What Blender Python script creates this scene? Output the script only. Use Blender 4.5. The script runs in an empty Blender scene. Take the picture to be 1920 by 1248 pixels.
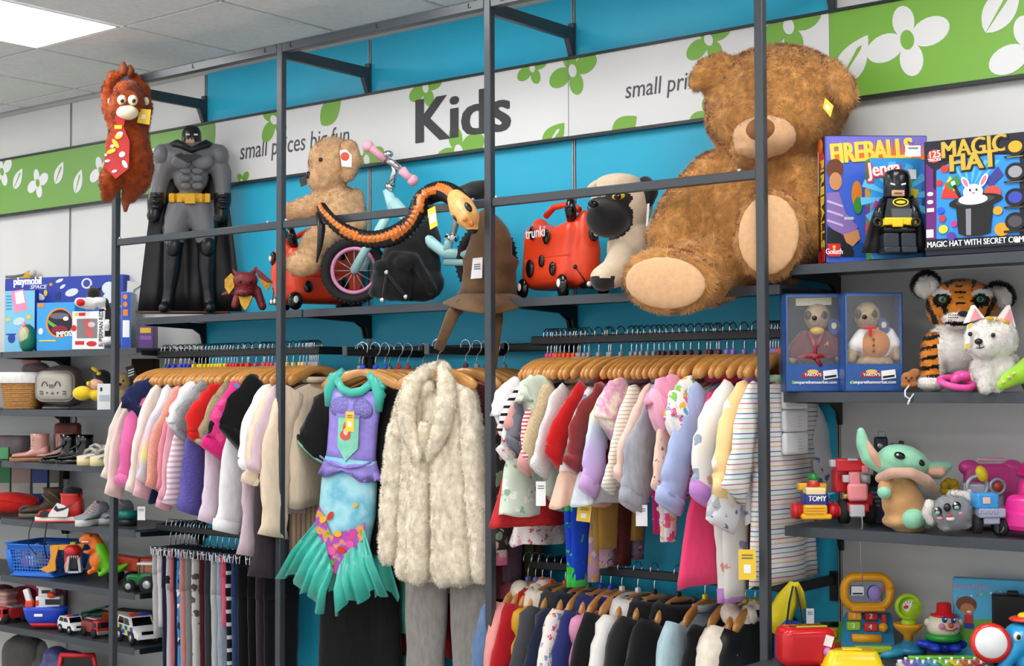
import bpy, bmesh, math, random
import numpy as np
from mathutils import Vector, Matrix, Euler, noise

random.seed(7)
RNG = np.random.default_rng(7)
C = bpy.context.scene.collection
SC = bpy.context.scene
PI = math.pi

# ------------------------------------------------------------------ camera, world, exposure
EYE = Vector((0, 0, 1.5))
FPX, PITCH, YAW, ROLL = 2740.3, 0.03842, 0.67749, -0.00293
_F = Vector((-math.sin(YAW) * math.cos(PITCH), math.cos(YAW) * math.cos(PITCH), math.sin(PITCH)))
_R0 = Vector((math.cos(YAW), math.sin(YAW), 0))
_U0 = _R0.cross(_F)
_R = _R0 * math.cos(ROLL) + _U0 * math.sin(ROLL)
_U = _U0 * math.cos(ROLL) - _R0 * math.sin(ROLL)
cam_d = bpy.data.cameras.new('camera')
cam_d.sensor_width = 36
cam_d.lens = FPX / 1920 * 36
cam_d.clip_start = 0.05
cam = bpy.data.objects.new('camera', cam_d)
C.objects.link(cam)
rot = Matrix((_R, _U, -_F)).transposed()
cam.matrix_world = Matrix.Translation(EYE) @ rot.to_4x4()
SC.camera = cam
cam_d.dof.use_dof = False

SC.view_settings.view_transform = 'Standard'
SC.view_settings.look = 'None'
SC.view_settings.gamma = 1
SC.view_settings.use_curve_mapping = False
SC.view_settings.exposure = 0.23
world = bpy.data.worlds.new('shop_air')
SC.world = world
world.use_nodes = True
_bg = world.node_tree.nodes['Background']
_bg.inputs[0].default_value = (0.93, 0.96, 1.0, 1)
_bg.inputs[1].default_value = 1.0
PANEL_W = 9.5     # radiance of the ceiling light panels

def ray(x, y):
    return _R * ((x - 960) / FPX) - _U * ((y - 624) / FPX) + _F

def at(x, y, Y):
    """point of the shop that the photograph shows at pixel x, y, on the vertical plane at depth Y"""
    d = ray(x, y)
    return EYE + d * (Y / d.y)

def ppm(p):
    """photograph pixels per metre at a point of the shop"""
    return FPX / (Vector(p) - EYE).dot(_F)

# ------------------------------------------------------------------ materials
MATS = {}

def lin(h):
    if not isinstance(h, str):
        return tuple(h) + (1,) if len(h) == 3 else h
    h = h.lstrip('#')
    v = [int(h[i:i + 2], 16) / 255 for i in (0, 2, 4)]
    return tuple(x / 12.92 if x <= .04045 else ((x + .055) / 1.055) ** 2.4 for x in v) + (1,)

def _new(name, rough=.6, metal=0., spec=.4):
    m = bpy.data.materials.new(name)
    m.use_nodes = True
    nt = m.node_tree
    p = nt.nodes['Principled BSDF']
    p.inputs['Roughness'].default_value = rough
    p.inputs['Metallic'].default_value = metal
    p.inputs['Specular IOR Level'].default_value = spec
    return m, nt, p

def _n(nt, t, **kw):
    n = nt.nodes.new(t)
    for k, v in kw.items():
        if k in n.inputs.keys():
            n.inputs[k].default_value = v
        else:
            setattr(n, k, v)
    return n

def _coord(nt):
    return nt.nodes.new('ShaderNodeTexCoord').outputs['Object']

def _bump(nt, p, co, scale, strength, dist=.004, stretch=None):
    tx = _n(nt, 'ShaderNodeTexNoise', Scale=scale, Detail=4.0)
    if stretch:
        mp = _n(nt, 'ShaderNodeMapping')
        mp.inputs['Scale'].default_value = stretch
        nt.links.new(co, mp.inputs[0])
        co = mp.outputs[0]
    nt.links.new(co, tx.inputs['Vector'])
    b = _n(nt, 'ShaderNodeBump', Strength=strength, Distance=dist)
    nt.links.new(tx.outputs[0], b.inputs['Height'])
    nt.links.new(b.outputs[0], p.inputs['Normal'])

def _ramp(nt, stops, mode='LINEAR'):
    r = nt.nodes.new('ShaderNodeValToRGB')
    cr = r.color_ramp
    cr.interpolation = mode
    while len(cr.elements) < len(stops):
        cr.elements.new(.5)
    for e, (pos, col) in zip(cr.elements, stops):
        e.position = pos
        e.color = lin(col)
    return r

def mat(name, col, rough=.6, metal=0., var=.0, vscale=20., bump=0., bscale=200., spec=.4, coat=0., sheen=0., emit=0., alpha=1., trans=0., sub=0., stretch=None):
    if name in MATS:
        return name
    m, nt, p = _new(name, rough, metal, spec)
    c = lin(col)
    p.inputs['Base Color'].default_value = c
    if coat:
        p.inputs['Coat Weight'].default_value = coat
        p.inputs['Coat Roughness'].default_value = .12
    if sheen:
        p.inputs['Sheen Weight'].default_value = sheen
        p.inputs['Sheen Roughness'].default_value = .5
    if emit:
        p.inputs['Emission Color'].default_value = c
        p.inputs['Emission Strength'].default_value = emit
    if alpha < 1:
        p.inputs['Alpha'].default_value = alpha
    if trans:
        p.inputs['Transmission Weight'].default_value = trans
        p.inputs['IOR'].default_value = 1.1
    co = None
    if var:
        co = _coord(nt)
        tx = _n(nt, 'ShaderNodeTexNoise', Scale=vscale, Detail=4.0)
        nt.links.new(co, tx.inputs['Vector'])
        if stretch:
            mp = _n(nt, 'ShaderNodeMapping')
            mp.inputs['Scale'].default_value = stretch
            nt.links.new(co, mp.inputs[0])
            nt.links.new(mp.outputs[0], tx.inputs['Vector'])
        lo = tuple(max(0, x * (1 - var)) for x in c[:3]) + (1,)
        hi = tuple(min(1, x * (1 + var)) for x in c[:3]) + (1,)
        r = _ramp(nt, [(.3, lo), (.7, hi)])
        nt.links.new(tx.outputs[0], r.inputs[0])
        nt.links.new(r.outputs[0], p.inputs['Base Color'])
    if bump:
        _bump(nt, p, co or _coord(nt), bscale, bump, stretch=stretch)
    MATS[name] = m
    return name

def pat_stripes(name, cols, period, axis=2, rough=.8, skew=0., bump=.3):
    """bands of colour repeating along a local axis (cols: list of (share, colour))"""
    if name in MATS:
        return name
    m, nt, p = _new(name, rough, spec=.2)
    co = _coord(nt)
    s = nt.nodes.new('ShaderNodeSeparateXYZ')
    nt.links.new(co, s.inputs[0])
    mu = _n(nt, 'ShaderNodeMath', operation='MULTIPLY')
    nt.links.new(s.outputs[axis], mu.inputs[0])
    mu.inputs[1].default_value = 1 / period
    last = mu.outputs[0]
    if skew:
        ad = _n(nt, 'ShaderNodeMath', operation='MULTIPLY_ADD')
        nt.links.new(s.outputs[(axis + 2) % 3 if axis == 2 else 2], ad.inputs[0])
        ad.inputs[1].default_value = skew / period
        nt.links.new(last, ad.inputs[2])
        last = ad.outputs[0]
    fr = _n(nt, 'ShaderNodeMath', operation='FRACT')
    nt.links.new(last, fr.inputs[0])
    stops, t = [], 0.
    for sh, c in cols:
        stops.append((t, c))
        t += sh
    r = _ramp(nt, stops, 'CONSTANT')
    nt.links.new(fr.outputs[0], r.inputs[0])
    nt.links.new(r.outputs[0], p.inputs['Base Color'])
    if bump:
        _bump(nt, p, co, 300, bump)
    MATS[name] = m
    return name

def pat_fade(name, stops, z0, z1, rough=.8, wob=.0, axis=2, bump=.3):
    """colours running into each other along a local axis from z0 to z1"""
    if name in MATS:
        return name
    m, nt, p = _new(name, rough, spec=.2)
    co = _coord(nt)
    s = nt.nodes.new('ShaderNodeSeparateXYZ')
    nt.links.new(co, s.inputs[0])
    mr = nt.nodes.new('ShaderNodeMapRange')
    mr.inputs[1].default_value = z0
    mr.inputs[2].default_value = z1
    src = s.outputs[axis]
    if wob:
        tx = _n(nt, 'ShaderNodeTexNoise', Scale=14.0)
        nt.links.new(co, tx.inputs['Vector'])
        ad = _n(nt, 'ShaderNodeMath', operation='MULTIPLY_ADD')
        nt.links.new(tx.outputs[0], ad.inputs[0])
        ad.inputs[1].default_value = wob
        nt.links.new(src, ad.inputs[2])
        src = ad.outputs[0]
    nt.links.new(src, mr.inputs[0])
    r = _ramp(nt, stops)
    nt.links.new(mr.outputs[0], r.inputs[0])
    nt.links.new(r.outputs[0], p.inputs['Base Color'])
    if bump:
        _bump(nt, p, co, 250, bump)
    MATS[name] = m
    return name

def pat_spots(name, base, cols, scale, size=.32, rough=.8, bump=.25, stretch=None, metal=0.):
    """small scattered motifs of several colours on a plain ground"""
    if name in MATS:
        return name
    m, nt, p = _new(name, rough, metal, spec=.2)
    co = _coord(nt)
    if stretch:
        mp = _n(nt, 'ShaderNodeMapping')
        mp.inputs['Scale'].default_value = stretch
        nt.links.new(co, mp.inputs[0])
        co = mp.outputs[0]
    tn = _n(nt, 'ShaderNodeTexNoise', Scale=scale * 2.0)
    nt.links.new(co, tn.inputs['Vector'])
    mxv = _n(nt, 'ShaderNodeMix', data_type='VECTOR')
    mxv.inputs[0].default_value = .03
    nt.links.new(co, mxv.inputs[4])
    nt.links.new(tn.outputs['Color'], mxv.inputs[5])
    vo = _n(nt, 'ShaderNodeTexVoronoi', Scale=scale)
    nt.links.new(mxv.outputs[1], vo.inputs['Vector'])
    lt = _n(nt, 'ShaderNodeMath', operation='LESS_THAN')
    nt.links.new(vo.outputs['Distance'], lt.inputs[0])
    lt.inputs[1].default_value = size
    sp = nt.nodes.new('ShaderNodeSeparateColor')
    nt.links.new(vo.outputs['Color'], sp.inputs[0])
    r = _ramp(nt, [(i / len(cols), c) for i, c in enumerate(cols)], 'CONSTANT')
    nt.links.new(sp.outputs[0], r.inputs[0])
    mx = _n(nt, 'ShaderNodeMix', data_type='RGBA')
    nt.links.new(lt.outputs[0], mx.inputs[0])
    mx.inputs[6].default_value = lin(base)
    nt.links.new(r.outputs[0], mx.inputs[7])
    nt.links.new(mx.outputs[2], p.inputs['Base Color'])
    if bump:
        _bump(nt, p, co, 260, bump)
    MATS[name] = m
    return name

def pat_blend(name, cols, scale, rough=.5, bump=.2):
    """soft patches of several colours, as a cloudy photographic print"""
    if name in MATS:
        return name
    m, nt, p = _new(name, rough, spec=.3)
    co = _coord(nt)
    tx = _n(nt, 'ShaderNodeTexNoise', Scale=scale, Detail=3.0)
    nt.links.new(co, tx.inputs['Vector'])
    k = len(cols)
    r = _ramp(nt, [(.25 + .5 * i / max(1, k - 1), c) for i, c in enumerate(cols)])
    nt.links.new(tx.outputs[0], r.inputs[0])
    nt.links.new(r.outputs[0], p.inputs['Base Color'])
    if bump:
        _bump(nt, p, co, 260, bump)
    MATS[name] = m
    return name

def cloth(col, **kw):
    """plain cloth of one colour; made once per colour"""
    return mat('cloth_' + col.lstrip('#'), col, rough=.85, var=kw.pop('var', .06), vscale=60, bump=kw.pop('bump', .75), bscale=30, spec=.15, sheen=.15, stretch=(1, 1, .4), **kw)

def plastic(col, rough=.32):
    return mat('plastic_' + col.lstrip('#'), col, rough=rough, spec=.45)

def paper(col):
    return mat('paper_' + col.lstrip('#'), col, rough=.38, spec=.4)

def plush(col, var=.16):
    return mat('plush_' + col.lstrip('#'), col, rough=.9, var=var, vscale=55, bump=.6, bscale=260, spec=.1, sheen=.3)

# ------------------------------------------------------------------ mesh builder
class B:
    """collects shapes, each in the current material, into one mesh"""
    def __init__(s, m=None):
        s.bm = bmesh.new()
        s.mats = []
        s.T = Matrix()
        s.k = 0
        s.m(m or 'plain')

    def m(s, name):
        if name not in s.mats:
            s.mats.append(name)
        s.i = s.mats.index(name)
        return s

    def _add(s, vs, fs, smooth=True, M=None):
        T = s.T @ M if M is not None else s.T
        bv = [s.bm.verts.new(T @ Vector(v)) for v in vs]
        for f in fs:
            try:
                q = s.bm.faces.new([bv[i] for i in f])
                q.material_index = s.i
                q.smooth = smooth
            except ValueError:
                pass
        return bv

    def box(s, c, d, bev=0, rot=None, seg=2, taper=None):
        x, y, z = d[0] / 2, d[1] / 2, d[2] / 2
        k = taper or 1
        M = Matrix.Translation(c)
        if rot:
            M = M @ Euler(rot).to_matrix().to_4x4()
        vs = [(-x, -y, -z), (x, -y, -z), (x, y, -z), (-x, y, -z), (-x * k, -y * k, z), (x * k, -y * k, z), (x * k, y * k, z), (-x * k, y * k, z)]
        fs = [(0, 3, 2, 1), (4, 5, 6, 7), (0, 1, 5, 4), (1, 2, 6, 5), (2, 3, 7, 6), (3, 0, 4, 7)]
        if not bev:
            s._add(vs, fs, False, M)
            return s
        t = bmesh.new()
        bv = [t.verts.new(v) for v in vs]
        for f in fs:
            t.faces.new([bv[i] for i in f])
        bmesh.ops.bevel(t, geom=t.edges[:], offset=min(bev, .49 * min(d)), segments=seg, profile=.5, affect='EDGES')
        t.faces.ensure_lookup_table()
        big = sorted(range(len(t.faces)), key=lambda i: -len(t.faces[i].verts) * 0 - t.faces[i].calc_area())[:6]
        s.merge(t, M, True, set(big))
        return s

    def merge(s, t, M=None, smooth=True, flat=()):
        t.verts.ensure_lookup_table()
        t.verts.index_update()
        vs = [v.co.copy() for v in t.verts]
        T = s.T @ M if M is not None else s.T
        bv = [s.bm.verts.new(T @ v) for v in vs]
        for k, f in enumerate(t.faces):
            q = s.bm.faces.new([bv[v.index] for v in f.verts])
            q.material_index = s.i
            q.smooth = smooth and k not in flat
        t.free()

    def loft(s, rings, closed=True, cap=True, smooth=True):
        n = len(rings[0])
        vs = [v for r in rings for v in r]
        fs = []
        for a in range(len(rings) - 1):
            for i in range(n if closed else n - 1):
                j = (i + 1) % n
                fs.append((a * n + i, a * n + j, (a + 1) * n + j, (a + 1) * n + i))
        if cap and closed:
            fs.append(tuple(range(n - 1, -1, -1)))
            fs.append(tuple((len(rings) - 1) * n + i for i in range(n)))
        s._add(vs, fs, smooth)
        return s

    def tube(s, pts, rad, n=8, cap=True, flat=1., up=None, smooth=True):
        pts = [Vector(p) for p in pts]
        if not hasattr(rad, '__len__'):
            rad = [rad] * len(pts)
        rings = []
        ref = Vector(up) if up else None
        for k, p in enumerate(pts):
            t = (pts[min(k + 1, len(pts) - 1)] - pts[max(k - 1, 0)])
            if t.length < 1e-9:
                t = Vector((0, 0, 1))
            t.normalize()
            if ref is None:
                ref = Vector((0, 0, 1)) if abs(t.z) < .9 else Vector((1, 0, 0))
            u = ref - t * ref.dot(t)
            if u.length < 1e-6:
                u = t.orthogonal()
            u.normalize()
            w = t.cross(u)
            if not up:
                ref = u
            rings.append([p + (u * math.cos(2 * PI * i / n) + w * flat * math.sin(2 * PI * i / n)) * rad[k] for i in range(n)])
        return s.loft(rings, True, cap, smooth)

    def cyl(s, a, b, r, r2=None, n=14):
        return s.tube([a, b], [r, r if r2 is None else r2], n)

    def ell(s, c, r, rot=None, n=12, m=8):
        if not hasattr(r, '__len__'):
            r = (r, r, r)
        M = Matrix.Translation(c)
        if rot:
            M = M @ Euler(rot).to_matrix().to_4x4()
        vs = [(0, 0, -r[2])]
        for k in range(1, m):
            a = -PI / 2 + PI * k / m
            vs += [(r[0] * math.cos(a) * math.cos(2 * PI * i / n), r[1] * math.cos(a) * math.sin(2 * PI * i / n), r[2] * math.sin(a)) for i in range(n)]
        vs.append((0, 0, r[2]))
        fs = [(0, 1 + (i + 1) % n, 1 + i) for i in range(n)]
        for k in range(m - 2):
            for i in range(n):
                j = (i + 1) % n
                fs.append((1 + k * n + i, 1 + k * n + j, 1 + (k + 1) * n + j, 1 + (k + 1) * n + i))
        e = 1 + (m - 2) * n
        fs += [(len(vs) - 1, e + i, e + (i + 1) % n) for i in range(n)]
        s._add(vs, fs, True, M)
        return s

    def lathe(s, prof, c=(0, 0, 0), n=20, rot=None, cap=True):
        M = Matrix.Translation(c)
        if rot:
            M = M @ Euler(rot).to_matrix().to_4x4()
        T = s.T
        s.T = T @ M
        s.loft([[(r * math.cos(2 * PI * i / n), r * math.sin(2 * PI * i / n), z) for i in range(n)] for r, z in prof], True, cap)
        s.T = T
        return s

    def torus(s, c, R, r, rot=None, n=24, k=8, flat=1., sx=1.):
        M = Matrix.Translation(c)
        if rot:
            M = M @ Euler(rot).to_matrix().to_4x4()
        vs, fs = [], []
        for i in range(n):
            a = 2 * PI * i / n
            for j in range(k):
                b = 2 * PI * j / k
                q = R + r * math.cos(b)
                vs.append((q * math.cos(a) * sx, q * math.sin(a), r * flat * math.sin(b)))
        for i in range(n):
            for j in range(k):
                i2, j2 = (i + 1) % n, (j + 1) % k
                fs.append((i * k + j, i2 * k + j, i2 * k + j2, i * k + j2))
        s._add(vs, fs, True, M)
        return s

    def prism(s, poly, y0, y1, M=None):
        """outline in the local XZ plane, thick from y0 to y1 (y0 < y1; front is y0)"""
        n = len(poly)
        if y1 - y0 < .002:            # flat print: each shape lies on the one before
            s.k += 1
            y0 -= .00004 * s.k
            y1 -= .00004 * s.k - .0004
        vs = [(x, y0, z) for x, z in poly] + [(x, y1, z) for x, z in poly]
        fs = [tuple(range(n)), tuple(range(2 * n - 1, n - 1, -1))]
        fs += [(i, i + n, (i + 1) % n + n, (i + 1) % n) for i in range(n)]
        s._add(vs, fs, False, M)
        return s

    def disc(s, x, z, rx, rz, y, t=.0012, rot=0., n=20):
        ca, sa = math.cos(rot), math.sin(rot)
        pts = [(rx * math.cos(2 * PI * i / n), rz * math.sin(2 * PI * i / n)) for i in range(n)]
        return s.prism([(x + a * ca - b * sa, z + a * sa + b * ca) for a, b in pts], y - t, y)

    def rect(s, x0, z0, x1, z1, y, t=.0012):
        return s.prism([(x0, z0), (x1, z0), (x1, z1), (x0, z1)], y - t, y)

    def bold(s, txt, size, x, z, y, w=.03, **kw):
        for k in (-1, 0, 1):
            s.text(txt, size, x + k * w * size, z, y, **kw)
        return s

    def text(s, txt, size, x, z, y, align='CENTER', bold=0., shear=0., rot=0., sx=1., t=.0012):
        cu = bpy.data.curves.new('lettering', 'FONT')
        cu.body = txt
        cu.size = size
        cu.align_x = align
        cu.align_y = 'CENTER'
        cu.offset = bold * size
        cu.shear = shear
        cu.extrude = t / 2
        cu.resolution_u = 3
        o = bpy.data.objects.new('lettering', cu)
        C.objects.link(o)
        dg = bpy.context.evaluated_depsgraph_get()
        me = bpy.data.meshes.new_from_object(o.evaluated_get(dg))
        s.k += 1
        M = Matrix.Translation((x, y - t / 2 - .00004 * s.k, z)) @ Matrix.Rotation(-rot, 4, 'Y') @ Matrix.Rotation(PI / 2, 4, 'X') @ Matrix.Diagonal((sx, 1, 1, 1))
        s._add([v.co.copy() for v in me.vertices], [list(q.vertices) for q in me.polygons], False, M)
        bpy.data.objects.remove(o)
        bpy.data.curves.remove(cu)
        bpy.data.meshes.remove(me)
        return s

    def mesh(s, name):
        me = bpy.data.meshes.new(name)
        bmesh.ops.recalc_face_normals(s.bm, faces=s.bm.faces[:])
        s.bm.to_mesh(me)
        s.bm.free()
        for q in s.mats:
            me.materials.append(MATS[q])
        return me

    def ob(s, name, parent=None, label=None):
        if s.mats[0] == 'plain' and len(s.mats) > 1:
            for f in s.bm.faces:
                f.material_index = max(0, f.material_index - 1)
            s.mats = s.mats[1:]
        o = bpy.data.objects.new(name, s.mesh(name))
        C.objects.link(o)
        if parent:
            o.parent = parent
        if label:
            o['label'] = label
        return o

mat('plain', '#808080')

def tag(o, label, cat, group=None, kind=None):
    o['label'] = label
    o['category'] = cat
    if group:
        o['group'] = group
    if kind:
        o['kind'] = kind
    return o

def thing(name, label, cat, loc=(0, 0, 0), rotz=0., group=None, rot=None, scale=1.):
    o = bpy.data.objects.new(name, None)
    o.empty_display_size = .05
    C.objects.link(o)
    o.location = loc
    o.rotation_euler = rot or (0, 0, rotz)
    o.scale = (scale,) * 3 if not hasattr(scale, '__len__') else scale
    return tag(o, label, cat, group)

def struct(b, name, parent=None):
    o = b.ob(name, parent)
    if not parent:
        o['kind'] = 'structure'
    return o

def copy_tree(src, loc=None, rotz=None, label=None, name=None):
    r = src.copy()
    C.objects.link(r)
    if loc is not None:
        r.location = loc
    if rotz is not None:
        r.rotation_euler = (0, 0, rotz)
    if label:
        r['label'] = label
    for ch in src.children:
        c = ch.copy()
        C.objects.link(c)
        c.parent = r
        for g in ch.children:
            d = g.copy()
            C.objects.link(d)
            d.parent = c
    return r

def blob(parts, voxel=.008, smooth=6):
    """one continuous skin around ellipsoids ('e', centre, radii, rot) and limbs ('t', points, radii)"""
    b = B()
    for q in parts:
        if q[0] == 'b':
            b.box(q[1], q[2], q[3] if len(q) > 3 else 0, q[4] if len(q) > 4 else None)
        elif q[0] == 'e':
            b.ell(q[1], q[2], q[3] if len(q) > 3 else None, 20, 12)
        else:
            pts, rad = q[1], q[2]
            if not hasattr(rad, '__len__'):
                rad = [rad] * len(pts)
            b.tube(pts, rad, 14)
            b.ell(pts[0], rad[0], None, 14, 8)
            b.ell(pts[-1], rad[-1], None, 14, 8)
    me = b.mesh('skin')
    o = bpy.data.objects.new('skin', me)
    C.objects.link(o)
    r = o.modifiers.new('r', 'REMESH')
    r.mode = 'VOXEL'
    r.voxel_size = voxel
    sm = o.modifiers.new('s', 'SMOOTH')
    sm.factor = .5
    sm.iterations = smooth
    dg = bpy.context.evaluated_depsgraph_get()
    out = bpy.data.meshes.new_from_object(o.evaluated_get(dg))
    bpy.data.objects.remove(o)
    bpy.data.meshes.remove(me)
    return out

def skin(parts, name, mats, parent=None, voxel=.008, smooth=6, paint=None, fur=None, label=None, warp=None):
    """object from blob(); paint(co) -> material index; fur = (count, length, width)"""
    me = blob(parts, voxel, smooth)
    nv = len(me.vertices)
    co = np.empty(nv * 3)
    me.vertices.foreach_get('co', co)
    co = co.reshape(-1, 3)
    if warp:
        for i in range(nv):
            co[i] = warp(co[i])
        me.vertices.foreach_set('co', co.ravel())
        me.update()
    me.calc_loop_triangles()
    mi = None
    if isinstance(mats, str):
        mats = [mats]
    fi = np.zeros(len(me.polygons), dtype=np.int32)
    if paint:
        cen = np.empty(len(me.polygons) * 3)
        me.polygons.foreach_get('center', cen)
        cen = cen.reshape(-1, 3)
        for i in range(len(cen)):
            fi[i] = paint(cen[i])
    if fur:
        n, L, w = fur
        nt = len(me.loop_triangles)
        tv = np.empty(nt * 3, dtype=np.int32)
        me.loop_triangles.foreach_get('vertices', tv)
        tv = tv.reshape(-1, 3)
        tp = np.empty(nt, dtype=np.int32)
        me.loop_triangles.foreach_get('polygon_index', tp)
        a, b_, c_ = co[tv[:, 0]], co[tv[:, 1]], co[tv[:, 2]]
        nr = np.cross(b_ - a, c_ - a)
        ar = np.linalg.norm(nr, axis=1)
        pick = RNG.choice(nt, n, p=ar / ar.sum())
        u, v = RNG.random(n), RNG.random(n)
        fl = u + v > 1
        u[fl], v[fl] = 1 - u[fl], 1 - v[fl]
        P = a[pick] + (b_ - a)[pick] * u[:, None] + (c_ - a)[pick] * v[:, None]
        N = nr[pick] / np.maximum(ar[pick], 1e-12)[:, None]
        # strands lean the same way within a tuft
        cell = np.floor(P / (L * 2.2)).astype(np.int64)
        h = (cell[:, 0] * 73856093 ^ cell[:, 1] * 19349663 ^ cell[:, 2] * 83492791) & 0xffff
        lean = np.stack([np.sin(h * 1.7), np.sin(h * 2.9 + 1), np.sin(h * 4.3 + 2)], 1) + RNG.normal(0, .35, (n, 3)) + np.array([0, 0, -.6])
        T = lean - N * (lean * N).sum(1)[:, None]
        T /= np.maximum(np.linalg.norm(T, axis=1), 1e-6)[:, None]
        D = N * RNG.uniform(.35, .8, n)[:, None] + T * .8
        D /= np.linalg.norm(D, axis=1)[:, None]
        S = np.cross(D, N) + RNG.normal(0, .12, (n, 3))
        S /= np.maximum(np.linalg.norm(S, axis=1), 1e-9)[:, None]
        G = np.cross(S, D)
        sg_ = np.sign((G * N).sum(1))[:, None]
        S *= sg_
        G = G * sg_ / np.maximum(np.linalg.norm(G, axis=1), 1e-9)[:, None]
        ll = L * RNG.uniform(.6, 1.25, n)[:, None]
        ww = w * RNG.uniform(.7, 1.2, n)[:, None]
        q0, q1, q2 = P - S * ww - N * w, P + S * ww - N * w, P + D * ll
        sv = np.stack([q0, q1, q2], 1).reshape(-1, 3)
        base_loops = np.empty(len(me.loops), dtype=np.int32)
        me.loops.foreach_get('vertex_index', base_loops)
        ls = np.empty(len(me.polygons), dtype=np.int32)
        me.polygons.foreach_get('loop_start', ls)
        me2 = bpy.data.meshes.new(name)
        me2.vertices.add(nv + len(sv))
        me2.vertices.foreach_set('co', np.concatenate([co, sv]).ravel())
        loops = np.concatenate([base_loops, np.arange(nv, nv + len(sv), dtype=np.int32)])
        me2.loops.add(len(loops))
        me2.loops.foreach_set('vertex_index', loops)
        me2.polygons.add(len(ls) + n)
        me2.polygons.foreach_set('loop_start', np.concatenate([ls, len(base_loops) + 3 * np.arange(n, dtype=np.int32)]))
        fi = np.concatenate([fi, fi[tp[pick]]])
        me2.polygons.foreach_set('use_smooth', np.ones(len(ls) + n, dtype=bool))
        me2.update(calc_edges=True)
        vn = np.empty(nv * 3)
        me.vertices.foreach_get('normal', vn)
        NN = np.concatenate([vn.reshape(-1, 3), np.repeat(N * .55 + G * .7, 3, axis=0)])
        NN /= np.maximum(np.linalg.norm(NN, axis=1), 1e-9)[:, None]
        me2.normals_split_custom_set_from_vertices(NN.tolist())
        bpy.data.meshes.remove(me)
        me = me2
    else:
        me.polygons.foreach_set('use_smooth', np.ones(len(fi), dtype=bool))
        me.name = name
    me.materials.clear()
    for q in mats:
        me.materials.append(MATS[q])
    me.polygons.foreach_set('material_index', fi.astype(np.int32))
    me.update()
    o = bpy.data.objects.new(name, me)
    C.objects.link(o)
    if parent:
        o.parent = parent
    if label:
        o['label'] = label
    return o
# ------------------------------------------------------------------ the room
X1 = -5.03                       # first post; the next ones stand one metre apart
WY = 4.115                       # face of the wall
mat('wall_white', '#d9d8d5', rough=.5, var=.03, vscale=3, bump=.05, bscale=80)
mat('wall_blue', '#2fb6da', rough=.38, var=.04, vscale=4, bump=.05, bscale=120, spec=.3)
mat('ceiling_tile', '#e2e3e2', rough=.9, var=.05, vscale=40, bump=.25, bscale=140)
mat('ceiling_bar', '#8f9192', rough=.5)
mat('floor_vinyl', '#b0aca8', rough=.45, var=.15, vscale=6)
mat('steel_grey', '#383d42', rough=.36, spec=.5, var=.05, vscale=30)
mat('steel_dark', '#23272a', rough=.4, spec=.45)
mat('steel_black', '#17181a', rough=.42, spec=.4)
mat('chrome', '#d8dade', rough=.14, metal=1.)
mat('silver', '#b9bbbd', rough=.35, metal=.6)
mat('lamp', '#ffffff', emit=PANEL_W)
mat('lamp_frame', '#e8e8e6', rough=.5)
mat('sign_white', '#e6e6e5', rough=.45)
mat('sign_green', '#7cb342', rough=.45)
mat('sign_green_dim', '#79a851', rough=.45)
mat('ink_dark', '#3b3a3d', rough=.5)
mat('ink_grey', '#55535a', rough=.6)

struct(B('floor_vinyl').box((-3, 0, -.02), (16, 10, .04)), 'floor')
wall = struct(B('wall_white').box((-3, WY + .08, 1.5), (16, .12, 3.0)), 'wall_back')
ceil = struct(B('ceiling_bar').box((-3, 0, 2.94), (16, 8.4, .04)), 'ceiling')

# ceiling tiles in their grid; the lamp takes the place of two of them
P = .575
tile_me = B('ceiling_tile').box((0, 0, 0), (P - .016, P - .016, .02), .003, seg=1).mesh('ceiling_tile')
cut_me = B('ceiling_tile').box((0, 0, 0), (P - .016, .098, .02), .003, seg=1).mesh('ceiling_tile')
xs = [-4.955 + P * k for k in range(-7, 9)]
ys = [3.7025 - P * k for k in range(0, 11)]
lamps = [(-4.955, 2.84), (-6.68, .54), (-4.955, .54), (-3.23, .54), (-1.505, .54), (.22, 2.84), (-1.505, 2.84), (.22, .54), (-6.68, 2.84), (-3.23, 2.84)]
lamps += [(-6.68, -1.76), (-4.955, -1.76), (-3.23, -1.76), (-1.505, -1.76), (.22, -1.76)]
for x in xs:
    o = bpy.data.objects.new('ceiling_tile', cut_me)
    C.objects.link(o); o.parent = ceil; o.location = (x, 4.049, 2.911)
    for y in ys:
        if any(abs(x - a) < .1 and abs(y - b) < .4 for a, b in lamps):
            continue
        o = bpy.data.objects.new('ceiling_tile', tile_me)
        C.objects.link(o); o.parent = ceil; o.location = (x, y, 2.911)
for i, (x, y) in enumerate(lamps):
    words = (['white square panel light glowing in the ceiling above the orange monkey',
             'ceiling panel light over the shop floor in front of the shoe shelves',
             'ceiling panel light over the shop floor in front of the clothes bays',
             'ceiling panel light over the shop floor facing the dress bay',
             'ceiling panel light over the shop floor facing the long baby rail',
             'ceiling panel light beyond the toy shelves near the wall',
             'ceiling panel light above the toy box shelf',
             'ceiling panel light over the shop floor beyond the toy shelves',
             'ceiling panel light near the wall beyond the shoe shelves', 'ceiling panel light near the wall above the bicycle'] + ['ceiling panel light deep in the shop facing the ' + q for q in ('shoe shelves', 'caped figure', 'cream coat', 'giant bear', 'tiger')])[i]
    t = thing('ceiling_light', words, 'ceiling light', (x, y, 2.90))
    b = B('lamp_frame')
    for sx in (-1, 1):
        b.box((sx * (P / 2 - .012), 0, .004), (.012, 2 * P - .012, .012))
        b.box((0, sx * (P - .012), .004), (P - .024, .012, .012))
    b.ob('frame', t)
    B('lamp').box((0, 0, .008), (P - .03, 2 * P - .03, .006)).ob('diffuser', t)

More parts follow.
